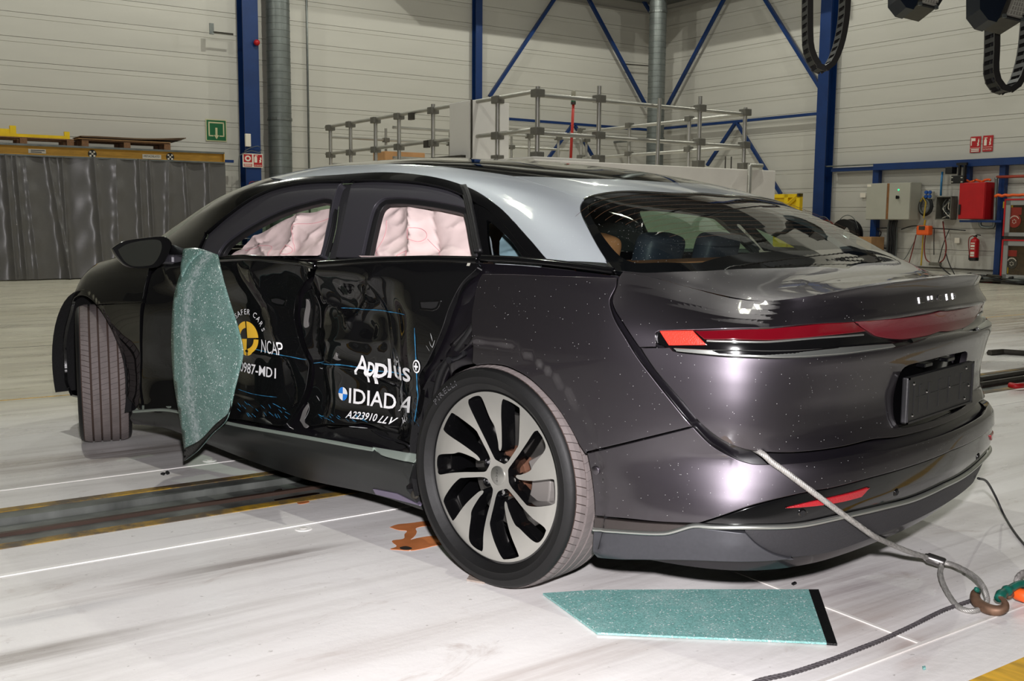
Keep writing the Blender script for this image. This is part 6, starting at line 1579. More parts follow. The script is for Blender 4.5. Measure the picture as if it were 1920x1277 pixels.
# ---- window frames and openings
def grow(l, g): return shrink(l, -g)
F_OUT = LG([(387, 437), (426, 403), (485, 364), (524.6, 350), (588, 341), (636, 340)], [(636, 340), (630, 345), (617, 388), (606, 435), (598, 480)], [(598, 484), (520, 484), (372, 482)], [(372, 482), (387, 437)])
F_OPEN = LG([(408, 478), (412, 467), (426.5, 450), (464, 425), (516, 398), (571, 380.5), (598, 374)], [(598, 374), (611, 376)], [(611, 376), (604, 425), (590, 484)], [(590, 484), (500, 484), (408, 478)])
R_OUT = LG([(655, 342), (662, 339.5), (710, 338), (775, 342), (830, 352), (856, 362)], [(856, 362), (866, 372)], [(866, 372), (880, 420), (889, 474)], [(889, 480), (760, 482), (625, 483)], [(625, 483), (640.6, 405), (655, 342)])
R_OPEN = LG([(682, 478), (691, 437), (700.6, 399), (707, 383), (716, 375)], [(716, 375), (747.5, 374), (804, 380), (850, 388), (861, 392)], [(861, 392), (867.5, 422), (877, 476)], [(877, 480), (780, 480), (682, 478)])
for mir in (False, True):
    fo = patch('front_window_frame', SG, F_OUT, M_satin, car, holes=[grow(F_OPEN, .024)], off=-.012, gap=.0, e=.003, depth=.03, mirror=mir)
    patch('window_seal', SG, grow(F_OPEN, .026), M_rubber, fo, holes=[F_OPEN], off=-.024, gap=.0, e=.004, depth=.02, mirror=mir)
    ro = patch('rear_window_frame', SG, R_OUT, M_satin, car, holes=[grow(R_OPEN, .03)], off=-.012, gap=.0, e=.003, depth=.03, mirror=mir)
    patch('window_seal', SG, grow(R_OPEN, .032), M_rubber, ro, holes=[R_OPEN], off=-.026, gap=.0, e=.004, depth=.02, mirror=mir)
    if mir:
        patch('side_window', SG, F_OPEN, M_sideglass, fo, off=-.03, gap=-.004, rims=False, mirror=True); patch('side_window', SG, R_OPEN, M_sideglass, ro, off=-.03, gap=-.004, rims=False, mirror=True)
# dark inner lining between the openings
lin_out = loop([[(2.25, .03), (1.9, .25), (1.5, .50), (1.05, .60), (.5, .60), (.1, .42), (-.25, .03)], [(-.25, .03), (1.0, .012), (2.25, .03)]])
for mir in (False, True):
    patch('side_lining', SG, lin_out, M_textile, car, holes=[grow(F_OPEN, .022), grow(R_OPEN, .022), grow(qi_, .045)], off=-.05, gap=0, rims=False, mirror=mir, step=.03)
# roof lining
rl_ = loop([[(1.75, .5), (1.0, .60), (.4, .62), (.0, .60), (-.12, .62)], [(-.12, .62), (-.05, VL), (-.12, 2*VL-.62)], [(-.12, 2*VL-.62), (.0, 2*VL-.6), (.4, 2*VL-.62), (1.0, 2*VL-.6), (1.75, 2*VL-.5)], [(1.75, 2*VL-.5), (1.72, VL), (1.75, .5)]])
patch('headliner', SG, rl_, M_textile, car, off=-.04, gap=0, rims=False, step=.04)
# C pillar trims seen through the rear window
for mir in (False, True):
    cp = loop([[(-.05, .60), (.25, .56), (.28, .30), (.05, .20)], [(.05, .20), (-.2, .10), (-.40, .05)], [(-.40, .05), (-.30, .25), (-.2, .5), (-.05, .60)]])
    patch('pillar_lining', SG, cp, M_textile, car, holes=[grow(qi_, .045)], off=-.045, gap=0, rims=False, mirror=mir, step=.03)
# windscreen
ws = np.concatenate([[(1.77, VL)], loop([[(1.77, VL), (1.78, VL*.8), (1.80, .70)], [(1.80, .70), (2.05, .47), (2.25, .28), (2.47, .05)], [(2.47, .05), (2.64, VL*.5), (2.69, VL)]]), [(2.69, VL)]])
patch('windscreen', SG, mirror_loop(np.array(ws)[1:], 'G'), M_sideglass, car, gap=0, rims=False, step=.04)
for mir in (False, True):
    ap = loop([[(2.47, .012), (2.2, .010), (1.90, .010)], [(1.90, .010), Cg([(385, 436)])[0]], tout[:6], [tout[5], slow[0], (1.52, .60), fwd[-1], (1.80, .70)], [(1.80, .70), (2.05, .47), (2.25, .28), (2.47, .05)], [(2.47, .05), (2.47, .012)]])
    patch('front_pillar', SG, ap, M_gloss, car, gap=0, mirror=mir, e=.001)
# door belt mouldings
for pts, o_ in (([(409, 483), (461, 480), (511, 484), (571, 492), (590, 496)], front_door), ([(598, 492), (660, 488), (719, 485), (800, 483), (897, 483)], rear_door)):
    P = [(p[0], min(.995, p[1])) for p in [SB.px(a, b+3) for a, b in pts]]
    ribbon('belt_moulding', SB, smooth2(P, .02), .026, M_gloss, o_, off=.001, hgt=.009)
# loose rubber strip at the rear edge of the rear door frame
P = [Gs(np.array([u]), np.array([v]), .006)[0] for u, v in smooth2([SG.px(*p) for p in ((863, 347), (872, 372), (880, 410), (886, 445), (891, 470))], .02)]
for k in range(3): MB().tube([p+np.array([-.012*k, .003*k, 0]) for p in P], .009, 6).build('rubber_strip', M_rubber, car, smooth=True)

# ---- curtain airbags
M_bag = mat('airbag_pink', (216, 196, 192), .5, noise=(7, .05), bump=(40, .06))
M_bag2 = mat('airbag_grey', (196, 204, 206), .6, bump=(30, .2))
M_stitch = mat('airbag_stitch', (206, 142, 148), .7)
def fold(x, w):
    r = ridge(x, w, (.68, .55), (.52, .02), .03, .045)+ridge(x, w, (.60, .55), (.40, .02), .035, -.03)+ridge(x, w, (.86, .40), (.70, .05), .03, .03)+ridge(x, w, (.95, .30), (.80, .12), .03, -.02)
    r += ridge(x, w, (1.45, .42), (1.30, .30), .03, .02)+ridge(x, w, (1.30, .30), (1.34, .05), .03, .03)+ridge(x, w, (1.60, .2), (1.45, .05), .02, .02)+ridge(x, w, (1.7, .12), (1.5, .16), .02, -.018)
    a = np.abs(vnoise(x*5+w*4, w*3.4-x*2.6, 0))*.075+np.abs(vnoise(x*11+w*8, w*7-x*6, 1))*.022+.003*vnoise(x*34, w*30, 2)
    return r*.8-a
fbag = lambda u, w: Gs(u, w)+nrm_of(lambda a, b: Gs(a, b), np.asarray(u, float), np.asarray(w, float))*GSGN*((-.07+fold(np.asarray(u, float), np.asarray(w, float)))[..., None])
fb1 = LG([(398, 474), (420, 452), (464, 420), (516, 392), (571, 374), (597, 369)], [(597, 369), (590, 420), (576, 484)], [(576, 486), (480, 486), (398, 474)])
for nm, l in (('curtain_airbag', fb1), ('curtain_airbag', grow(R_OPEN, .05))):
    bag = patch(nm, SG, l, M_bag, car, fn=fbag, gap=0, rims=False, step=.016, nrm_e=.004)
    if l is fb1:
        cc = [((508, 455), .028)]; lines = [[(596, 385), (560, 400), (530, 410), (522, 430), (518, 455)], [(590, 410), (583, 445), (568, 480)], [(430, 455), (480, 447), (478, 470), (490, 476)]]
    else:
        cc = [((755, 421), .04), ((731, 465), .036)]; lines = [[(868, 432), (855, 440), (851, 475)], [(700, 395), (690, 440), (684, 474)], [(770, 425), (790, 450), (800, 474)]]
    for c, r in cc:
        u, w = SG.px(*c); P = [fbag(np.array([u+r*math.cos(a)]), np.array([w+r*1.1*math.sin(a)]))[0]+np.array([0, .004, 0]) for a in np.linspace(0, 2*math.pi, 30)[:-1]]
        MB().tube(P, .0011, 5, closed=True).build('stitching', M_stitch, bag)
    for ln in lines:
        P = [fbag(np.array([u]), np.array([w]))[0]+np.array([0, .003, 0]) for u, w in smooth2([SG.px(*p) for p in ln], .02)]
        MB().tube(P, .0010, 5).build('stitching', M_stitch, bag)
qbag = lambda u, w: fbag(u, w)-np.array([0, .02, 0])
patch('curtain_airbag', SG, grow(qi_, .04)+np.array([0.0, 0]), M_bag2, car, fn=qbag, gap=0, rims=False, step=.016)
# ---- mirror on the left door
def on_plane(px, py, p0, n):
    d = ray(px, py); return CAM+d*(((p0-CAM)@n)/(d@n))
Mc = CAM+ray(268, 474)*((1.03-CAM[1])/ray(268, 474)[1]); Mn = np.array([-.93, .30, .08]); Mn /= np.linalg.norm(Mn)
mo = [(209, 466), (232, 452), (268, 446), (300, 443), (314, 446), (322, 458), (316, 478), (303, 496), (288, 502), (252, 503), (233, 497), (218, 481)]
mg = [(221, 468), (238, 458), (268, 451), (296, 450), (303, 460), (299, 478), (287, 495), (270, 499), (250, 499), (237, 493), (227, 481)]
def dens(l): return [p for p in bez([(a, b, 0) for a, b in l]+[(l[0][0], l[0][1], 0)], 5)][:-1]
ro_ = np.array([on_plane(p[0], p[1], Mc, Mn) for p in dens(mo)]); rg_ = np.array([on_plane(p[0], p[1], Mc+Mn*.004, Mn) for p in dens(mg)])
mirror = MB(); n = len(ro_)
cen = ro_.mean(0)
rings = [ro_+Mn*.006+(cen-ro_)*.04, ro_, ro_-Mn*.03]
mh = MB(); mh.add(np.concatenate(rings), [(r*n+i, r*n+(i+1) % n, (r+1)*n+(i+1) % n, (r+1)*n+i) for r in range(2) for i in range(n)])
mh.add(rings[0], [tuple(range(n))])
mirr = mh.build('mirror', M_gloss, car, smooth=True, angle=60)
MB().add(rg_+Mn*.004, [tuple(range(len(rg_)))]).build('mirror_glass', mat('mirror_silver', (235, 238, 236), .02, 1.0), mirr)
inw = np.array([.03, -.035, 0])
cap = [ro_-Mn*.028, ro_-Mn*.075+(cen-ro_)*.06+inw, ro_-Mn*.13+(cen-ro_)*.28+inw*1.5, ro_-Mn*.165+(cen-ro_)*.62+inw*1.6, ro_-Mn*.175+(cen-ro_)*.97+inw*1.6]
MB().add(np.concatenate(cap), [(r*n+i, r*n+(i+1) % n, (r+1)*n+(i+1) % n, (r+1)*n+i) for r in range(4) for i in range(n)]).build('mirror_cap', M_silver, mirr, smooth=True)
a = on_plane(312, 486, Mc-Mn*.07, Mn); b = on_plane(345, 490, Mc-Mn*.07, Mn)
MB().cbox((a+b)/2+np.array([0, -.03, -.0]), b-a+np.array([0, -.08, 0]), np.array([.09, .02, 0]), np.array([0, 0, .045])).build('mirror_foot', M_satin, mirr, bevel=.012)
# ================================================================== WHEELS
M_tyre = mat('tyre_rubber', (9, 9, 9), .6, bump=(30, .1))
M_tread = mat('tyre_tread', (112, 104, 102), .8, noise=(14, .14))
M_groove = mat('tread_groove', (64, 50, 44), .9)
M_rimface = mat('rim_machined', (186, 185, 178), .32, .7, noise=(3, .05))
M_rimdark = mat('rim_gloss_black', (10, 10, 11), .15, coat=1.0)
M_disc = mat('brake_disc', (132, 130, 126), .35, .9, noise=(20, .12))
M_caliper = mat('caliper_grey', (120, 116, 112), .5, .3)
RT_, RW_ = .357, .125                              # tyre radius, half width
def wheel_mesh(hero=True):
    """wheel built round the origin: axle along +y (outer side +y)"""
    w = thing('wheel_source', None, None, (0, 0, 0))
    # sidewalls + carcass
    prof = [(.276, -.09), (.285, -.105), (.305, -.119), (.325, -.124), (.340, -.119), (.349, -.108), (.349, .108), (.340, .119), (.325, .124), (.322, .1255), (.305, .120), (.300, .1205), (.285, .106), (.279, .100), (.276, .09)]
    t = MB().lathe([(r, h) for r, h in prof], (0, 0, 0), (0, 1, 0), 96).build('tyre', M_tyre, w, smooth=True, angle=40)
    # tread: ribs between four grooves, blocks cut by sipes
    N = 240; lanes = [(-.108, -.070, 1), (-.062, -.028, 0), (-.019, .016, 0), (.025, .056, 0), (.066, .106, 2)]
    tb = MB(); R0 = .3575
    for (y0, y1, kind) in lanes:
        nb = 84; 
        for b in range(nb):
            gap = .10 if kind else .05
            a0 = 2*math.pi*(b+gap)/nb; a1 = 2*math.pi*(b+1)/nb
            sk = 2*math.pi/nb*(.55 if kind == 1 else (-.55 if kind == 2 else .35))
            ys = [y0, (y0+y1)/2, y1]
            dr = [0.0 if kind != 1 else -.010, 0, 0.0 if kind != 2 else -.010]
            if kind == 1: dr = [-.009, -.002, 0]
            if kind == 2: dr = [0, -.002, -.009]
            V = []
            for am in (a0, a1):
                for y, d_, q in zip(ys, dr, (0, .5, 1)):
                    a = am+sk*q
                    for rr in (R0+d_-.008, R0+d_): V.append((rr*math.cos(a), y, rr*math.sin(a)))
            F = []
            for q in range(2):
                i = q*2; F += [(i+1, i+3, 6+i+3, 6+i+1), (i, i+1, i+3, i+2), (6+i, 6+i+2, 6+i+3, 6+i+1)]
            F += [(0, 6, 7, 1), (4, 5, 11, 10)]
            tb.add(V, F)
    tr = tb.build('tread', M_tread, w); tr['kind'] = 'stuff'
    MB().lathe([(.3495, -.106), (.350, .106)], (0, 0, 0), (0, 1, 0), 96).build('groove_base', M_groove, t, smooth=True)
    return w
wheel0 = wheel_mesh()
# ---- spoked face read in the wheel plane
def rim_face(w):
    Rr = .272; yf = .098
    # one fifth of the pattern in polar form (radius, angle in degrees); two slots between neighbouring full spokes
    def pol(l, rot): return [(-r*math.cos(math.radians(a+rot)), r*math.sin(math.radians(a+rot))) for r, a in l]
    slot = [(.259, 35), (.262, 29), (.259, 23), (.241, 19.5), (.187, 13.5), (.163, 8.5), (.115, 4.6), (.092, 4), (.085, 1), (.090, -2.5), (.11, -4), (.17, -2.2), (.249, .6), (.260, -2.5), (.262, -13), (.256, -17), (.207, -24), (.163, -31.5), (.14, -32.5), (.10, -32), (.07, -31), (.052, -24), (.047, -8), (.048, 10), (.056, 24), (.087, 29.5), (.14, 32), (.195, 34), (.244, 36)]
    fac = []
    n = 150
    outer = np.array([(Rr*math.cos(2*math.pi*k/n), Rr*math.sin(2*math.pi*k/n)) for k in range(n)])
    holes = []
    for k in range(5):
        for sl in (slot,):
            p = pol(sl, 72*k+ROT); q = np.array([a[:2] for a in bez([(x, y, 0) for x, y in p]+[(p[0][0], p[0][1], 0)], 5)][:-1]); holes.append(q)
    holes = [h if signed_area(h) < 0 else h[::-1] for h in holes]
    gx = np.arange(-Rr, Rr, .012); P = np.array([(a, b) for a in gx for b in gx])
    kk = (np.hypot(P[:, 0], P[:, 1]) < Rr-.006)
    for h in holes: kk &= ~inside(P, h) & (dist_poly(P, h) > .005)
    P = P[kk]; V = np.concatenate([outer]+holes+[P]); ed = []; b = 0
    for l in [outer]+holes: m = len(l); ed += [(b+i, b+(i+1) % m) for i in range(m)]; b += m
    r = geometry.delaunay_2d_cdt([Vector(p) for p in V], ed, [], 0, 1e-7); v2 = np.array([tuple(p) for p in r[0]]); tr = np.array([t for t in r[2] if len(t) == 3])
    c = v2[tr].mean(1); k2 = inside(c, outer)
    for h in holes: k2 &= ~inside(c, h)
    tr = tr[k2]
    def dish(x, z): rr = np.hypot(x, z); return yf-.026*(1-sst(.02, .22, rr))-.003*sst(.24, .272, rr)
    verts = [(x, float(dish(x, z)), z) for x, z in v2]
    fc = MB().add(verts, [tuple(t) for t in tr]).build('rim', M_rimface, w, smooth=True, angle=30)
    # slot walls going back, sloping outwards, gloss black
    wl_ = MB()
    for h in holes:
        m = len(h); vs = []
        for d_, s_ in ((0, 0), (.003, .0012), (.03, .005), (.055, .007)):
            hs = shrink(h, s_)
            for (x, z), (X, Z_) in zip(h, hs): vs.append((X, float(dish(x, z))-d_, Z_))
        wl_.add(vs, [(q*m+i, q*m+(i+1) % m, (q+1)*m+(i+1) % m, (q+1)*m+i) for q in range(3) for i in range(m)])
    wl_.build('spoke_wall', M_rimdark, fc, smooth=True, angle=35)
    MB().lathe([(Rr, yf), (.277, yf-.001), (.2785, yf-.005), (.274, yf-.02), (.262, yf-.06), (.255, -.08), (.262, -.10)], (0, 0, 0), (0, 1, 0), 96).build('rim_barrel', M_rimdark, fc, smooth=True, angle=40)
    MB().lathe([(.0, yf-.020), (.026, yf-.021), (.031, yf-.024), (.032, yf-.03), (.032, yf-.04)], (0, 0, 0), (0, 1, 0), 40).build('centre_cap', mat('cap_silver', (168, 168, 162), .35, .9), fc, smooth=True, angle=40)
    # vertical lettering on the cap
    vs, fs = text2d('LUCID', 1.0, spacing=1.5); mn, mx = vs.min(0), vs.max(0)
    MB().add([((p[1]-mn[1])/(mx[1]-mn[1])*.007-.0035, yf-.0195, .020-(p[0]-mn[0])/(mx[0]-mn[0])*.040) for p in vs], fs).build('cap_lettering', M_black, fc, recalc=False)
    for k in range(5):
        a = math.radians(72*k+ROT-14); c = np.array([-.060*math.cos(a), yf-.05, .056*math.sin(a)])
        MB().lathe([(.018, .022), (.0165, .01), (.015, 0), (.012, 0)], c, (0, 1, 0), 20).build('bolt_cup', M_rimdark, fc, smooth=True)
        MB().lathe([(0, .012), (.007, .012), (.009, .009), (.0095, 0)], c, (0, 1, 0), 6).build('wheel_bolt', M_chrome, fc)
    # brake disc and caliper behind the spokes
    dk = MB().lathe([(.06, .0), (.185, .0), (.185, -.03), (.06, -.03)], (0, -.01, 0), (0, 1, 0), 48, closed=True).build('brake_disc', M_disc, w, smooth=True, angle=40)
    MB().lathe([(.0, .03), (.075, .03), (.085, .0), (.085, -.03)], (0, -.005, 0), (0, 1, 0), 32).build('disc_bell', mat('rusty_bell', (120, 84, 66), .6, .6, noise=(8, .25)), dk, smooth=True, angle=40)
    cal = MB(); 
    for k in range(9):
        pass
    V = []; F = []
    for k in range(10):
        a = math.radians(150+k*7)
        for rr, y in ((.120, .045), (.195, .045), (.205, .025), (.205, -.06), (.12, -.06)): V.append((rr*math.cos(a), y, rr*math.sin(a)))
    F = [(k*5+i, k*5+(i+1) % 5, (k+1)*5+(i+1) % 5, (k+1)*5+i) for k in range(9) for i in range(5)]+[tuple(range(5)), tuple(range(45, 50))]
    MB().add(V, F).build('caliper', M_caliper, w, bevel=.004)
    MB().lathe([(.0, -.02), (.25, -.02)], (0, -.06, 0), (0, 1, 0), 32).build('back_plate', M_matt, w)
ROT = 8.4
rim_face(wheel0)
def place_wheel(w, loc, rz, camber, side, full=True):
    w.location = loc; w.rotation_euler = (camber, 0, rz)
    return w
# parts of the wheel hang on the car: move them under the car with the wheel as the part
def wheel_on_car(loc, rz, camber=0.0, mirror=False, first=False):
    src = [o for o in bpy.data.objects if o.parent == wheel0]
    M = Matrix.Translation(Vector(loc)) @ Matrix.Rotation(rz, 4, 'Z') @ Matrix.Rotation(camber, 4, 'X')
    if mirror: M = M @ Matrix.Rotation(math.pi, 4, 'Z')
    M = Matrix.Translation(-Vector(WORLD['car'])) @ M
    tyre = None
    for o in src:
        if o.name.startswith('tyre'):
            tyre = o.copy(); COL.objects.link(tyre); tyre.parent = car; tyre.matrix_local = M; tyre.name = 'wheel'
    for o in src:
        if o.name.startswith('tyre'): kids = [c for c in bpy.data.objects if c.parent == o]
        else:
            c = o.copy(); COL.objects.link(c); c.parent = tyre; kids = [g for g in bpy.data.objects if g.parent == o]
            c.matrix_local = Matrix.Identity(4)
        for g in kids:
            c = g.copy(); COL.objects.link(c); c.parent = tyre; c.matrix_local = Matrix.Identity(4)
    return tyre
wheel_on_car((.008, .847, .357), 0.0)
wheel_on_car((.0, -.847, .357), 0.0, mirror=True)
wheel_on_car((2.96, .835, .357), R(-24.5))
wheel_on_car((2.96, -.835, .357), R(-24.5), mirror=True)
for o in [o for o in bpy.data.objects if o.parent == wheel0]:
    for g in [g for g in bpy.data.objects if g.parent == o]: bpy.data.objects.remove(g)
    bpy.data.objects.remove(o)
bpy.data.objects.remove(wheel0)
# tyre lettering on the visible side
vs, fs = text2d('PIRELLI', 1.0, spacing=1.1); mn, mx = vs.min(0), vs.max(0)
def on_tyre(p, r0=.311, h=.017, a0=139, da=-23):
    a = math.radians(a0+da*(p[0]-mn[0])/(mx[0]-mn[0])); r = r0+h*(p[1]-mn[1])/(mx[1]-mn[1])
    d_ = np.interp(r, [.285, .300, .305, .322, .325], [.106, .1205, .120, .1255, .124])+.0012
    return (.008-r*math.cos(a), .847+d_, .357+r*math.sin(a))
MB().add([on_tyre(p) for p in vs], fs).build('tyre_lettering', mat('tyre_letter', (74, 74, 76), .6), car, recalc=False)
# ================================================================== CAR INTERIOR + LETTERING
M_tan = mat('seat_tan', (168, 112, 78), .5, noise=(20, .06), bump=(60, .1))
M_seatdark = mat('seat_navy', (34, 38, 50), .6, bump=(60, .1))
M_teal = mat('shelf_teal', (60, 82, 84), .7)
def cushion(name, c, sx, sy, sz, m, parent, tilt=0.0, r=.05):
    """rounded pad: superellipsoid"""
    c = ident(c); ct, st_ = math.cos(tilt), math.sin(tilt)
    def f(a, b):
        th = -math.pi/2+math.pi*a; ph = 2*math.pi*b
        g = lambda v, e: math.copysign(abs(v)**e, v)
        x = sx*g(math.cos(th), .45)*g(math.cos(ph), .45); y = sy*g(math.cos(th), .45)*g(math.sin(ph), .45); z = sz*g(math.sin(th), .45)
        return c+np.array([x*ct-z*st_, y, x*st_+z*ct])
    return MB().grid(f, 14, 24).build(name, m, parent, smooth=True)
for sy in (.37, -.37):
    st = cushion('front_seat', (1.32, sy, .72), .10, .25, .36, M_seatdark, car, .22)
    cushion('headrest', (1.18, sy, 1.10), .055, .14, .10, M_tan, st, .2)
    cushion('seat_cushion', (1.62, sy, .46), .27, .26, .09, M_seatdark, st)
bk = cushion('rear_seat', (.22, 0, .72), .10, .62, .30, M_tan, car, .35)
for sy in (.40, 0, -.40): cushion('headrest', (.06, sy, 1.045), .05, .12, .075, M_tan if sy > .1 else M_seatdark, bk, .25)
cushion('seat_cushion', (.52, 0, .46), .26, .60, .09, M_tan, bk)
MB().obox((-.58, -.66, .985), (.50, 0, .015), (0, 1.32, 0), (0, 0, .02)).build('parcel_shelf', M_teal, car, bevel=.008)
MB().obox((-.16, -.60, 1.002), (.12, 0, .005), (0, 1.2, 0), (0, 0, .02)).build('shelf_trim', M_tan, car, bevel=.006)
cushion('dashboard', (2.30, 0, .86), .22, .72, .12, M_seatdark, car)
# ---- printed lettering on the doors
M_dw = mat('decal_white', (235, 235, 235), .45); M_dy = mat('decal_yellow', (246, 196, 58), .45); M_db = mat('decal_black', (12, 12, 13), .3); M_dblue = mat('decal_blue', (28, 120, 210), .45)
def decal(txt, L, Rr, T, m, parent, off=.003, **k):
    vs, fs = text2d(txt, 1.0, **k); mn, mx = vs.min(0), vs.max(0)
    a, b, c = (np.array(SB.px(*p)) for p in (L, Rr, T))
    f = lambda x, y: tuple(a+(b-a)*((x-mn[0])/(mx[0]-mn[0]))+(c-a)*((y-mn[1])/(mx[1]-mn[1])))
    return on_surface(SB.f, SB, vs, f, off, fs, 'lettering', m, parent, .09)
decal('NCAP', (490, 661), (531, 667), (491, 636), M_dw, front_door)
decal('EURO', (378, 648), (442, 655), (379, 624), M_dw, front_door)
decal('0987-MD1', (451, 696), (518, 710), (452, 677), M_dw, front_door, bold=.012)
Cc, Ur, Ut = (np.array(SB.px(*p)) for p in ((464.4, 634.4), (485.5, 635), (461.6, 602.3)))
def rmap(x, y): return tuple(Cc+(Ur-Cc)*x+(Ut-Cc)*y)
def fan(name, pts, m, off):
    n = len(pts); l = np.array([rmap(*p) for p in pts]); return patch(name, SB, l, m, front_door, off=off, gap=0, e=0, rims=False, step=.012)
circ = lambda r, a0, a1, n=24: [(r*math.cos(math.radians(a0+(a1-a0)*k/n)), r*math.sin(math.radians(a0+(a1-a0)*k/n))) for k in range(n+1)]
ros = []
for q in range(4):
    a = 90*q; g = 3.0
    ros.append(fan('roundel', [(.04*math.cos(math.radians(a+45)), .04*math.sin(math.radians(a+45)))]+circ(1.0, a+g, a+90-g), M_dy, .0028))
    if q in (1, 3): fan('roundel_quarter', [(.0, .0)]+circ(.62, a, a+90), M_db, .0042)
sc = 'SAFER CARS'; angs = [122, 111.5, 100.5, 90, 80, 70, 60.5, 47, 33.5, 20]
for chh, an in zip(sc, angs):
    if chh == ' ': continue
    vs, fs = text2d(chh, 1.0); mn, mx = vs.min(0), vs.max(0); a = math.radians(an); cx = (mn[0]+mx[0])/2
    def f(x, y, a=a, mn=mn, mx=mx, cx=cx):
        r = 1.40+(y-mn[1])/(mx[1]-mn[1])*.30; t = (x-cx)*.40
        return rmap(r*math.cos(a)+t*math.sin(a), r*math.sin(a)-t*math.cos(a))
    on_surface(SB.f, SB, vs, f, .003, fs, 'lettering', M_dw, front_door, .12)
decal('A', (666, 701), (691, 705.5), (668, 664), M_dw, rear_door, bold=.012)
decal('p', (691, 716), (705, 718), (691.5, 678), M_dw, rear_door, bold=.012)
decal('p', (704, 719), (727, 722), (704.5, 680), M_dw, rear_door, bold=.012)
decal('lus', (727, 709), (771, 717), (728, 672), M_dw, rear_door, bold=.012)
def dmap(C, Rg, Tp):
    c, r, t = (np.array(SB.px(*p)) for p in (C, Rg, Tp)); return lambda x, y: tuple(c+(r-c)*x+(t-c)*y)
def shape(mp, pts, m, off, name, parent=None): return patch(name, SB, np.array([mp(*p) for p in pts]), m, parent or rear_door, off=off, gap=0, e=0, rims=False, step=.012)
mp = dmap((782, 687), (789, 688), (782, 674.5))
shape(mp, circ(1, 0, 358, 30), M_dw, .003, 'plus_ring'); shape(mp, circ(.78, 0, 358, 30), M_db, .004, 'plus_ring_inner')
shape(mp, [(-.55, -.13), (.55, -.13), (.55, .13), (-.55, .13)], M_dw, .005, 'plus_bar'); shape(mp, [(-.16, -.55), (.16, -.55), (.16, .55), (-.16, .55)], M_dw, .005, 'plus_bar')
mp = dmap((644, 738), (652.5, 739.5), (644, 725.5))
for q in range(4): shape(mp, [(0, 0)]+circ(1, 90*q, 90*q+90, 10), M_dblue if q in (1, 3) else M_dw, .003, 'roundel_quarter')
decal('IDIAD', (655, 755), (744, 768), (656, 727), M_dw, rear_door, bold=.012)
decal('A', (747, 770), (769, 774), (753, 742), M_dw, rear_door, bold=.01, shear=.1)
decal('A223910', (648, 784), (706, 791), (652, 769.5), M_dw, rear_door, bold=.014, shear=.2)
decal('LLV', (708, 792.5), (741, 797), (715, 779), M_dw, rear_door, bold=.014, shear=.3)
# ---- blue paint transfer, scratches and painted highlight strokes
M_scuff = mat('blue_scuff', (44, 112, 150), .6, noise=(60, .5)); M_scr_glint = mat('scratch_glint_white', (150, 152, 152), .5)
def stroke(pts, w, m, parent, off=.0022):
    P = smooth2([SB.px(*p) for p in pts], .012); p = SB.f(P[:, 0], P[:, 1]); nn = nrm_of(SB.f, P[:, 0], P[:, 1])*SB.sgn
    t = np.gradient(p, axis=0); t /= np.linalg.norm(t, axis=1, keepdims=True)+1e-9; sd = np.cross(nn, t); vs = []
    rr = random.Random(len(pts)*7+int(pts[0][0]))
    for i in range(len(p)):
        k = w*(.35+.65*rr.random())*(.3 if i in (0, len(p)-1) else 1); vs += [p[i]-sd[i]*k/2+nn[i]*off, p[i]+sd[i]*k/2+nn[i]*off]
    return MB().add(vs, [(2*i, 2*i+2, 2*i+3, 2*i+1) for i in range(len(p)-1)]).build('scuff_glint', m, parent, recalc=False)
stroke([(468, 652), (500, 660), (540, 668), (575, 674)], .004, M_scuff, front_door)
stroke([(588, 681), (620, 683), (665, 688), (700, 695), (760, 703)], .006, M_scuff, rear_door)
stroke([(778, 615), (780, 660), (782, 700), (784, 745), (778, 790)], .007, M_scuff, rear_door)
stroke([(640, 578), (690, 580), (760, 590)], .003, M_scuff, rear_door)
stroke([(447, 730), (480, 740), (520, 745)], .003, M_scuff, front_door)
rr = random.Random(5)
for k in range(22):
    x = 445+rr.random()*95; y = 750+rr.random()*24+(x-445)*.08; stroke([(x, y), (x+5+rr.random()*6, y+5+rr.random()*4)], .003, M_scuff, front_door)
for k in range(24):
    x = 590+rr.random()*90; y = 775+rr.random()*14; stroke([(x, y), (x+4+rr.random()*6, y+5)], .003, M_scuff, rear_door)
for k in range(16):
    x = 760+rr.random()*24; y = 745+rr.random()*50; stroke([(x, y), (x+3, y+6)], .003, M_scuff, rear_door)
for pts in ([(806, 640), (811, 652), (816, 638)], [(800, 648), (806, 658)], [(808, 625), (812, 640)], [(600, 690), (606, 698)], [(594, 742), (600, 752)], [(462, 722), (462, 728)], [(655, 800), (690, 803)], [(570, 790), (580, 770), (578, 755)]):  # strokes by the crumpled rear edge stand in for thin highlights
    stroke(pts, .004, M_scr_glint, rear_door if pts[0][0] > 560 else front_door)
# small lock labels near the door tops
for p, par in (((581, 505), front_door), ((880, 495), rear_door)):
    c = np.array(SB.px(*p)); patch('door_label', SB, c+np.array([[-.007, -.006], [.007, -.006], [.007, .006], [-.007, .006]]), M_cab, par, off=.003, gap=0, e=0, rims=False)
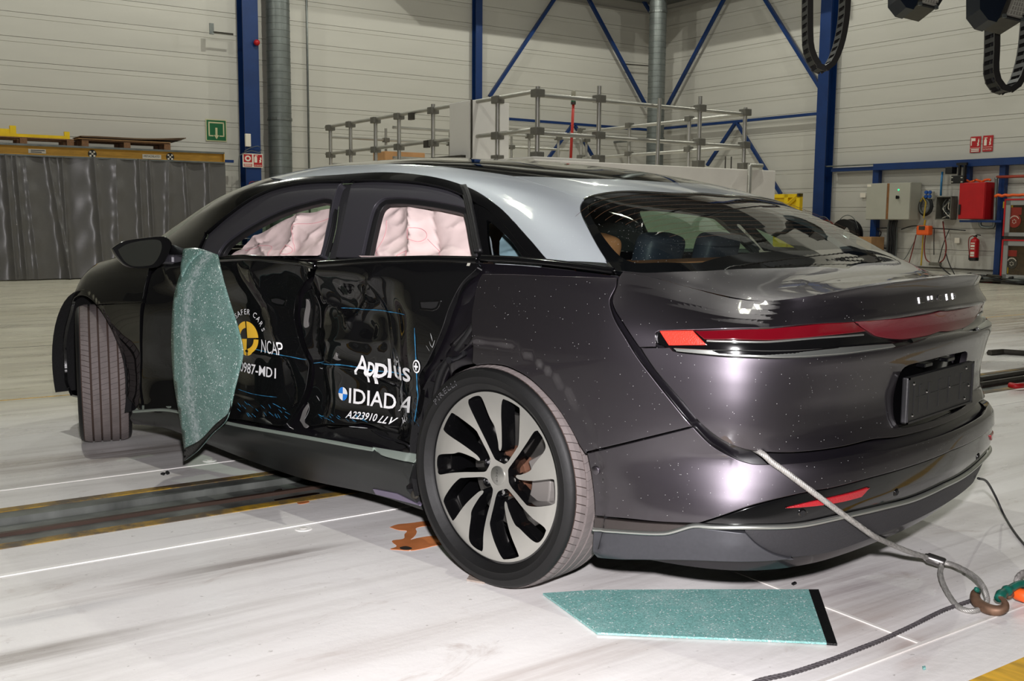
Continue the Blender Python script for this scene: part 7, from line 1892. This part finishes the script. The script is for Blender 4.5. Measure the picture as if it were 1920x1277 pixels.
# ================================================================== LOOSE THINGS ROUND THE CAR
def crackle(name, col, alpha, scale=55, fold=None):
    m = bpy.data.materials.new(name); m.use_nodes = True; nt = m.node_tree; L = nt.links.new; b = nt.nodes['Principled BSDF']; out = nt.nodes['Material Output']
    tc = nt.nodes.new('ShaderNodeTexCoord')
    v = nt.nodes.new('ShaderNodeTexVoronoi'); v.feature = 'DISTANCE_TO_EDGE'; v.inputs['Scale'].default_value = scale; L(tc.outputs['Object'], v.inputs['Vector'])
    v2 = nt.nodes.new('ShaderNodeTexVoronoi'); v2.inputs['Scale'].default_value = scale*1.7; L(tc.outputs['Object'], v2.inputs['Vector'])
    n = nt.nodes.new('ShaderNodeTexNoise'); n.inputs['Scale'].default_value = 9; n.inputs['Detail'].default_value = 8; L(tc.outputs['Object'], n.inputs['Vector'])
    r = nt.nodes.new('ShaderNodeValToRGB'); e = r.color_ramp.elements; e[0].position = .0; e[0].color = (1, 1, 1, 1); e[1].position = .10; e[1].color = (0, 0, 0, 1); L(v.outputs['Distance'], r.inputs[0])
    r2 = nt.nodes.new('ShaderNodeValToRGB'); e = r2.color_ramp.elements; e[0].position = .45; e[0].color = (.02, .02, .02, 1); e[1].position = .75; e[1].color = (.75, .75, .75, 1); L(n.outputs[0], r2.inputs[0])
    mu = nt.nodes.new('ShaderNodeMath'); mu.operation = 'MULTIPLY'; L(r.outputs[0], mu.inputs[0]); L(r2.outputs[0], mu.inputs[1])
    sx = nt.nodes.new('ShaderNodeSeparateColor'); L(v2.outputs['Color'], sx.inputs[0])
    gt = nt.nodes.new('ShaderNodeMath'); gt.operation = 'GREATER_THAN'; gt.inputs[1].default_value = .965; L(sx.outputs[0], gt.inputs[0])
    ad = nt.nodes.new('ShaderNodeMath'); ad.operation = 'MAXIMUM'; L(mu.outputs[0], ad.inputs[0]); L(gt.outputs[0], ad.inputs[1])
    mv = nt.nodes.new('ShaderNodeMixRGB'); mv.inputs[1].default_value = rgb(*col); mv.inputs[2].default_value = rgb(*[min(255, int(c*1.25)) for c in col]); L(sx.outputs[1], mv.inputs[0])
    mx = nt.nodes.new('ShaderNodeMixRGB'); L(ad.outputs[0], mx.inputs[0]); L(mv.outputs[0], mx.inputs[1]); mx.inputs[2].default_value = rgb(226, 238, 236); L(mx.outputs[0], b.inputs['Base Color'])
    b.inputs['Roughness'].default_value = .22
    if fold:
        # white streak painted in as a highlight along the pane's bend
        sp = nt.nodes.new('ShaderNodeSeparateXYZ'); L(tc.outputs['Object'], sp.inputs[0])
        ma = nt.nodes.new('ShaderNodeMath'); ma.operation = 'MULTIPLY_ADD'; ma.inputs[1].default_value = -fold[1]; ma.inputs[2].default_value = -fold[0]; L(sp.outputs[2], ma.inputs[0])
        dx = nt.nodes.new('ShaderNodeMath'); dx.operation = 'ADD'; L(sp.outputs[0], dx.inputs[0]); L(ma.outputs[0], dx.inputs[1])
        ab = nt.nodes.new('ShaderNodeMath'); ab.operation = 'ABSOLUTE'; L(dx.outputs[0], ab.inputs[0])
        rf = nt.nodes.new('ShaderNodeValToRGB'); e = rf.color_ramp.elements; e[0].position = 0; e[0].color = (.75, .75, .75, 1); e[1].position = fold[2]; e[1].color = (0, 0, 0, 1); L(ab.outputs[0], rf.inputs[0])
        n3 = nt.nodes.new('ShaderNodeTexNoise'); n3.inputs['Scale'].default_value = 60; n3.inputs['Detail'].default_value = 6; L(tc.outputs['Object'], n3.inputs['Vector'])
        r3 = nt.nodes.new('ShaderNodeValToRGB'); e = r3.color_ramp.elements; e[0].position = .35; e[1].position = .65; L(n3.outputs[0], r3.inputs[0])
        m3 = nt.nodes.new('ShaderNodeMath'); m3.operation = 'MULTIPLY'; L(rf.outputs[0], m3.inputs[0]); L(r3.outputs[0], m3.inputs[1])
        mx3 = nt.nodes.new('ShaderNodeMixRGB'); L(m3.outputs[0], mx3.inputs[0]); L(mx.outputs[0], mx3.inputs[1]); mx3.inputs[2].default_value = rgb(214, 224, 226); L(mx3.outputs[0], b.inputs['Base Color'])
    bp = nt.nodes.new('ShaderNodeBump'); bp.inputs['Strength'].default_value = .45; bp.inputs['Distance'].default_value = .004; L(v2.outputs['Color'], bp.inputs['Height']); L(bp.outputs[0], b.inputs['Normal'])
    tr = nt.nodes.new('ShaderNodeBsdfTransparent'); tr.inputs[0].default_value = rgb(150, 190, 182); ms = nt.nodes.new('ShaderNodeMixShader'); ms.inputs[0].default_value = alpha
    L(tr.outputs[0], ms.inputs[1]); L(b.outputs[0], ms.inputs[2]); L(ms.outputs[0], out.inputs[0]); return m
M_crack2 = crackle('cracked_glass_floor', (112, 158, 153), .94, 150)
# sheet hanging out of the front window: a curved pane, y depends on height and on the bend across it
def sheet_y(x, z):
    base = np.interp(z, [.05, .2, .45, .7, .88, .96, 1.0, 1.03], [.985, 1.02, 1.055, 1.06, 1.03, .985, .945, .93])
    c = np.interp(z, [.1, .5, 1.0], [2.01, 1.96, 1.92]); return base-.20*np.abs(x-c)**1.5-.10*(x-c)
def sheet_pt(px, py):
    d = ray(px, py); y = 1.03
    for _ in range(25):
        t = (y-CAM[1])/d[1]; p = CAM+d*t; y = .5*y+.5*float(sheet_y(p[0], p[2]))
    t = (y-CAM[1])/d[1]; return CAM+d*t
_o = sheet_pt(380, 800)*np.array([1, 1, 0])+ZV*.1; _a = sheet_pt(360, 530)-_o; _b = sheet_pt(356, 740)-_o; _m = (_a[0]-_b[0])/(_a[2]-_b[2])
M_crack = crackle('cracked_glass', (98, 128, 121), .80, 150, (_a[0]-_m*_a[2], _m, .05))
SH = [[(347, 470), (358, 465), (378, 467), (409, 478)], [(409, 478), (417, 515), (430, 562), (446, 612), (456, 660), (448, 700), (440, 732), (434, 762)], [(434, 762), (424, 790), (398, 815), (372, 845), (347, 864)], [(347, 864), (345, 835), (336, 775), (326, 710), (322, 640), (325, 570), (333, 530), (342, 505), (347, 470)]]
def px_sheet(segs, name, m, parent, step=7.0, lift=0.0):
    q = []
    for sg in segs: q += list(smooth2(sg, 4.0)[:-1])
    poly = np.array(q)
    if signed_area(poly) < 0: poly = poly[::-1]
    mn, mx = poly.min(0), poly.max(0); P = np.array([(a, b) for a in np.arange(mn[0], mx[0], step) for b in np.arange(mn[1], mx[1], step)]); P = P[inside(P, poly) & (dist_poly(P, poly) > 2.5)]
    V = np.concatenate([poly, P]); n = len(poly); r = geometry.delaunay_2d_cdt([Vector(p) for p in V], [(i, (i+1) % n) for i in range(n)], [], 0, 1e-5)
    v2 = np.array([tuple(p) for p in r[0]]); tr = np.array([t for t in r[2] if len(t) == 3]); tr = tr[inside(v2[tr].mean(1), poly)]
    o = MB().add([sheet_pt(*p)+np.array([0, lift, 0]) for p in v2], [tuple(t) for t in tr]).build(name, m, parent, smooth=True)
    md = o.modifiers.new('s', 'SOLIDIFY'); md.thickness = .005; md.offset = 0; return o
gs = thing('glass_sheet', 'cracked teal window pane hanging out of the front door', 'glass', sheet_pt(380, 800)*np.array([1, 1, 0])+ZV*.1)
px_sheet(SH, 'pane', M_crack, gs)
px_sheet([[(434, 752), (432, 772), (405, 796), (378, 824), (348, 840)], [(348, 840), (347, 864)], [(347, 864), (372, 845), (398, 815), (424, 790), (434, 762)], [(434, 762), (434, 752)]], 'black_edge', mat('frit_edge', (12, 13, 14), .35, bump=(120, .3)), gs, 5.0, .004)
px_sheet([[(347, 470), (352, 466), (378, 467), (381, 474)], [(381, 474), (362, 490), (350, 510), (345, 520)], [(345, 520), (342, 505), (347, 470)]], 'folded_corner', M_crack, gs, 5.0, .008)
# pane lying on the floor
gf = thing('cracked_glass', 'flat cracked teal glass pane with black edge lying behind rear wheel', 'glass', hz(1300, 1155))
def flat(segs_px, name, m, parent, z0, z1, n=1):
    P = [hz(*p, z1) for p in segs_px]; k = len(P); Q = [np.array([p[0], p[1], z0]) for p in P]
    return MB().add(Q+P, [tuple(range(k-1, -1, -1)), tuple(range(k, 2*k))]+[(i, (i+1) % k, k+(i+1) % k, k+i) for i in range(k)]).build(name, m, parent, recalc=True)
flat([(1018, 1112), (1110, 1106), (1300, 1105), (1516, 1105), (1550, 1205), (1490, 1202), (1300, 1194), (1120, 1186), (1082, 1158)], 'pane', M_crack2, gf, .002, .008)
flat([(1516.5, 1105), (1535, 1105), (1570, 1207), (1550.5, 1205.5)], 'black_edge', mat('frit_edge2', (12, 13, 14), .5, bump=(160, .5)), gf, .002, .0082)
# orange spill
o_ = lambda l: [(480+a/3.0, 640+b/3.0) for a, b in l]
M_spill = mat('orange_spill', (206, 128, 78), .12, noise=(9, .2), coat=.4)
def blob(px_pts, name, m, parent, h):
    q = smooth2(px_pts+[px_pts[0]], 3.0)[:-1]; q = np.array(q)
    return flat([tuple(p) for p in q], name, m, parent, .0003, h)
sp = thing('coolant_spill', 'orange liquid spill on white floor in front of rear wheel', 'liquid', hz(785, 1010))
blob(o_([(752, 1045), (795, 1030), (870, 1022), (950, 1012), (1030, 1012), (1075, 1025), (1080, 1055), (1030, 1045), (960, 1038), (900, 1050), (905, 1072), (890, 1098), (868, 1116), (920, 1104), (1000, 1094), (1070, 1104), (1110, 1125), (1060, 1140), (1000, 1150), (940, 1165), (870, 1176), (800, 1172), (754, 1168), (792, 1152), (764, 1122), (830, 1110), (835, 1085), (850, 1066), (800, 1060)]), 'puddle', M_spill, sp, .0016)
blob(o_([(808, 1158), (845, 1152), (880, 1164), (850, 1172), (815, 1168)]), 'dirt_patch', M_dark, sp, .0024)
p6 = lambda l: [(220+a/3.0, 720+b/3.0) for a, b in l]
tag(blob(p6([(1005, 662), (1050, 656), (1084, 660), (1060, 670), (1020, 674)]), 'coolant_drop', M_spill, None, .0016), 'small orange splash beside the rail, under car side', 'liquid')
M_oil = mat('oil_dark', (26, 16, 12), .15)
for pts, lab in (([(762, 600), (800, 590), (832, 594), (800, 605)], 'dark oil stain on rail below the car, nearest front'), ([(862, 612), (905, 590), (925, 588), (930, 600), (957, 603), (930, 612), (900, 618)], 'branched dark oil stain in the middle of the rail'), ([(880, 650), (980, 632), (1100, 612), (1140, 616), (1040, 634), (940, 648), (890, 656)], 'long dark oil stain on the rail nearest rear wheel')):
    P_ = p6(pts); q = smooth2(P_+[P_[0]], 3.0)[:-1]
    z_ = -.0115 if pts[0][0] < 870 and pts[0][1] < 640 and pts[0][0] != 880 else .0005
    P = [hz(*p, z_+.0012) for p in q]; tag(MB().add(P, [tuple(range(len(P)))]).build('oil_stain', M_oil), lab, 'stain')
# small debris
def shard(label, pts, m, h, name='plastic_shard'): return tag(flat(pts, name, m, None, .0005, h), label, 'debris')
shard('black plastic chip on floor left of the hanging glass, left one', [(301, 887), (305, 885.5), (310, 886), (307, 888.5)], M_black, .008)
shard('black plastic chip on floor left of the hanging glass, right one', [(310, 884), (314, 882.5), (318, 885), (313, 886.5)], M_black, .010)
shard('clear brownish plastic fragment leaning at foot of rear tyre', [(875, 1086), (885, 1070), (913, 1087), (909, 1092)], mat('shard_clear', (150, 138, 128), .2, noise=(40, .3)), .006)
shard('tiny black chip on floor above the flat glass pane', [(1484, 1093), (1490, 1090), (1494, 1092), (1488, 1095)], M_black, .006)
shard('tiny green glass crumb on floor near rope', [(1729, 1249), (1735, 1248), (1736, 1252), (1731, 1253)], M_crack2, .006, 'glass_crumb')
# round floor anchors
for px, py, lab in ((569, 992, 'white round floor anchor plate beside the car sill'), (393, 864, 'white round floor anchor plate below the hanging glass')):
    c = hz(px, py); t = thing('floor_anchor', lab, 'anchor', c)
    MB().lathe([(0, .003), (.030, .003), (.034, 0)], c, ZV, 20).build('plate', M_joint, t); MB().lathe([(0, .006), (.012, .006), (.016, .003)], c, ZV, 14).build('plug', M_white, t)
# steel wire rope
M_wirerope = mat('wire_rope', (160, 158, 153), .45, .45, noise=(60, .2)); M_braid = mat('braided_rope', (74, 70, 72), .6, noise=(80, .3))
def rope(P, r, m, name, parent, strands=6, pitch=.045):
    P = np.array(P); L = np.concatenate([[0], np.cumsum(np.linalg.norm(np.diff(P, axis=0), axis=1))]); n = max(8, int(L[-1]/.006)); l = np.linspace(0, L[-1], n); Q = np.stack([np.interp(l, L, P[:, i]) for i in range(3)], 1)
    T = np.gradient(Q, axis=0); T /= np.linalg.norm(T, axis=1, keepdims=True); x = np.cross(T[0], [0, 0, 1.0]); x /= np.linalg.norm(x); X = []
    for i in range(n): x = x-T[i]*(x@T[i]); x /= np.linalg.norm(x); X.append(x.copy())
    X = np.array(X); Y = np.cross(T, X); mb = MB()
    for k in range(strands):
        a = 2*math.pi*k/strands+l/pitch*2*math.pi; C = Q+(X*np.cos(a)[:, None]+Y*np.sin(a)[:, None])*r*.6; mb.tube(C, r*.45, 5)
    return mb.build(name, m, parent, smooth=True)
P0 = Bs(*[np.array([c]) for c in SB.px(1428, 852)], .004, False)[0]; PF = hz(1740, 1046, .055)
d0 = (P0-CAM)@CF; d1 = (PF-CAM)@CF
rp_ = [(1428, 852), (1470, 884), (1520, 920), (1570, 957), (1620, 992), (1660, 1014), (1700, 1032), (1740, 1046)]
def sdep(p):
    s_, q_ = SBn.px(*p); return (Bs(np.array([s_]), np.array([q_]), .014, False)[0]-CAM)@CF
PA = HD(1500, 905, sdep((1500, 905))); dA = (PA-CAM)@CF
P_ = [P0+np.array([.05, -.02, .012]), P0+np.array([-.004, .004, .004])]+[HD(*p, sdep(p)) for p in ((1445, 865), (1462, 877), (1480, 890))]
for p in ((1500, 905), (1535, 931), (1570, 957), (1605, 982), (1640, 1006), (1670, 1020), (1700, 1033), (1740, 1046)):
    f = (p[0]-1500)/(1740-1500); d_ = 1/((1-f)/dA+f/d1)
    if p[0] < 1655: d_ = min(d_, sdep(p))
    P_.append(HD(*p, d_))
wr = thing('wire_rope', 'steel wire rope running from rear bumper to hook on the floor', 'rope', PF*np.array([1, 1, 0]))
rope(bez(P_, 8), .0085, M_wirerope, 'rope', wr)
FD = (HD(1758, 1052, (hz(1758, 1052, .05)-CAM)@CF)-PF); FD /= np.linalg.norm(FD); FE = PF+FD*.055
fer = MB().tube([PF-FD*.006, PF, PF+FD*.05, FE], [.012, .0175, .0175, .015], 14).build('ferrule', mat('ferrule_steel', (120, 118, 116), .25, .9), wr, smooth=True, angle=40)
MB().tube([PF-FD*.012, PF-FD*.004], [.011, .014], 12).build('rope_end', M_chrome, fer, smooth=True)
hk = [(1845, 1112, .05), (1850, 1125, .03)]
up = [FE-FD*.01]+[hz(a, b, z) for a, b, z in ((1790, 1060, .05), (1822, 1077, .055), (1842, 1097, .055), (1851, 1122, .03), (1848, 1134, .016))]
lo = [FE-FD*.012-ZV*.008]+[hz(a, b, z) for a, b, z in ((1764, 1080, .035), (1775, 1108, .02), (1795, 1136, .010), (1820, 1146, .009), (1848, 1139, .012))]
rope(bez(up, 8), .0085, M_wirerope, 'rope_loop', wr); rope(bez(lo, 8), .0085, M_wirerope, 'rope_loop', wr)
# hook
M_rust = mat('rusty_hook', (116, 90, 72), .55, .5, noise=(30, .35)); M_hgreen = mat('hook_green', (22, 92, 78), .45, noise=(30, .25))
hkt = thing('crane_hook', 'rusty green lifting hook holding the rope loop at right edge', 'hook', hz(1860, 1140))
HP = [hz(a, b, z) for a, b, z in ((1834, 1107, .045), (1828, 1116, .035), (1833, 1130, .022), (1850, 1141, .018), (1870, 1145, .020), (1884, 1139, .030), (1883, 1128, .042), (1874, 1118, .05))]
MB().tube(bez(HP, 6), [.007+.010*math.sin(math.pi*min(1, .12+k/44)) for k in range(6*7+1)], 10).build('hook_body', M_rust, hkt, smooth=True)
HN = [hz(a, b, z) for a, b, z in ((1872, 1122, .045), (1881, 1112, .05), (1893, 1105, .055), (1905, 1098, .06), (1918, 1094, .06))]
MB().tube(bez(HN, 5), [.013, .014, .016, .017, .016, .014, .013, .015, .017, .016, .013, .012, .012, .012, .012, .012, .012, .012, .012, .012, .012], 10).build('hook_shank', M_hgreen, hkt, smooth=True)
MB().tube([hz(1834, 1108, .05), hz(1830, 1104, .065)], [.010, .006], 8).build('hook_tip', M_hgreen, hkt, smooth=True)
lt = [hz(a, b, z) for a, b, z in ((1889, 1118, .03), (1905, 1110, .03), (1924, 1100, .03))]; MB().tube(bez(lt, 4), .010, 8).build('safety_latch', M_rust, hkt, smooth=True)
tag(MB().lathe([(0, .03), (.012, .028), (.02, .015), (.02, -.015), (.012, -.028), (0, -.03)], hz(1916, 1116, .03), E2, 16).build('orange_cap', M_orange, hkt, smooth=True))
st_p = [hz(a, b, z) for a, b, z in ((1912, 1096, .05), (1908, 1086, .06), (1916, 1076, .06), (1930, 1070, .05))]
tag(rope(bez(st_p, 6), .010, mat('strap_grey', (150, 146, 142), .7), 'lifting_sling', None), 'grey rope sling through the hook at right edge', 'rope')
# braided rope on the floor and black cable from the bumper
bp = [hz(a, b, .007) for a, b in ((1395, 1290), (1425, 1276), (1480, 1263), (1540, 1244), (1600, 1221), (1660, 1197), (1705, 1176), (1745, 1156), (1775, 1142), (1805, 1132), (1835, 1122))]
tag(rope(bez(bp, 8), .0065, M_braid, 'braided_rope', None, 4, .06), 'dark braided rope curving over white floor to the hook', 'rope')
s_ = Bs(np.array([-.49]), np.array([.27]), .0, False)[0]
cb = [HD(1834, 897, (s_-CAM)@CF)]+[hz(a, b, z) for a, b, z in ((1850, 903, .20), (1866, 930, .10), (1882, 965, .03), (1900, 995, .012), (1918, 1018, .008), (1940, 1040, .008))]
tag(MB().tube(bez(cb, 8), .0045, 8).build('black_cable', M_cable, smooth=True), 'thin black cable drooping from rear bumper to floor at right', 'cable')
# bars lying near the rail at the right
q = hz(1890, 662); tag(MB().tube([hz(1855, 662, .02), hz(1880, 660, .02), hz(1925, 663, .02)], .03, 6).build('steel_bar', M_dark), 'dark flat bar lying on floor right of the car boot', 'bar')
for k, (y0, y1, lab) in enumerate(((712, 696, 'long black bar on floor beyond the rail, upper'), (722, 706, 'long black bar on floor beyond rail, lower'))):
    tag(MB().tube([hz(1838, y0, .02), hz(1940, y1, .02)], .022, 6).build('steel_bar', M_dark), lab, 'bar')
tag(MB().tube([hz(1893, 722, .03), hz(1905, 724, .03), hz(1925, 722, .03)], .02, 8).build('red_lever', M_red, smooth=True), 'red lever lying over the black bars at right edge', 'lever')
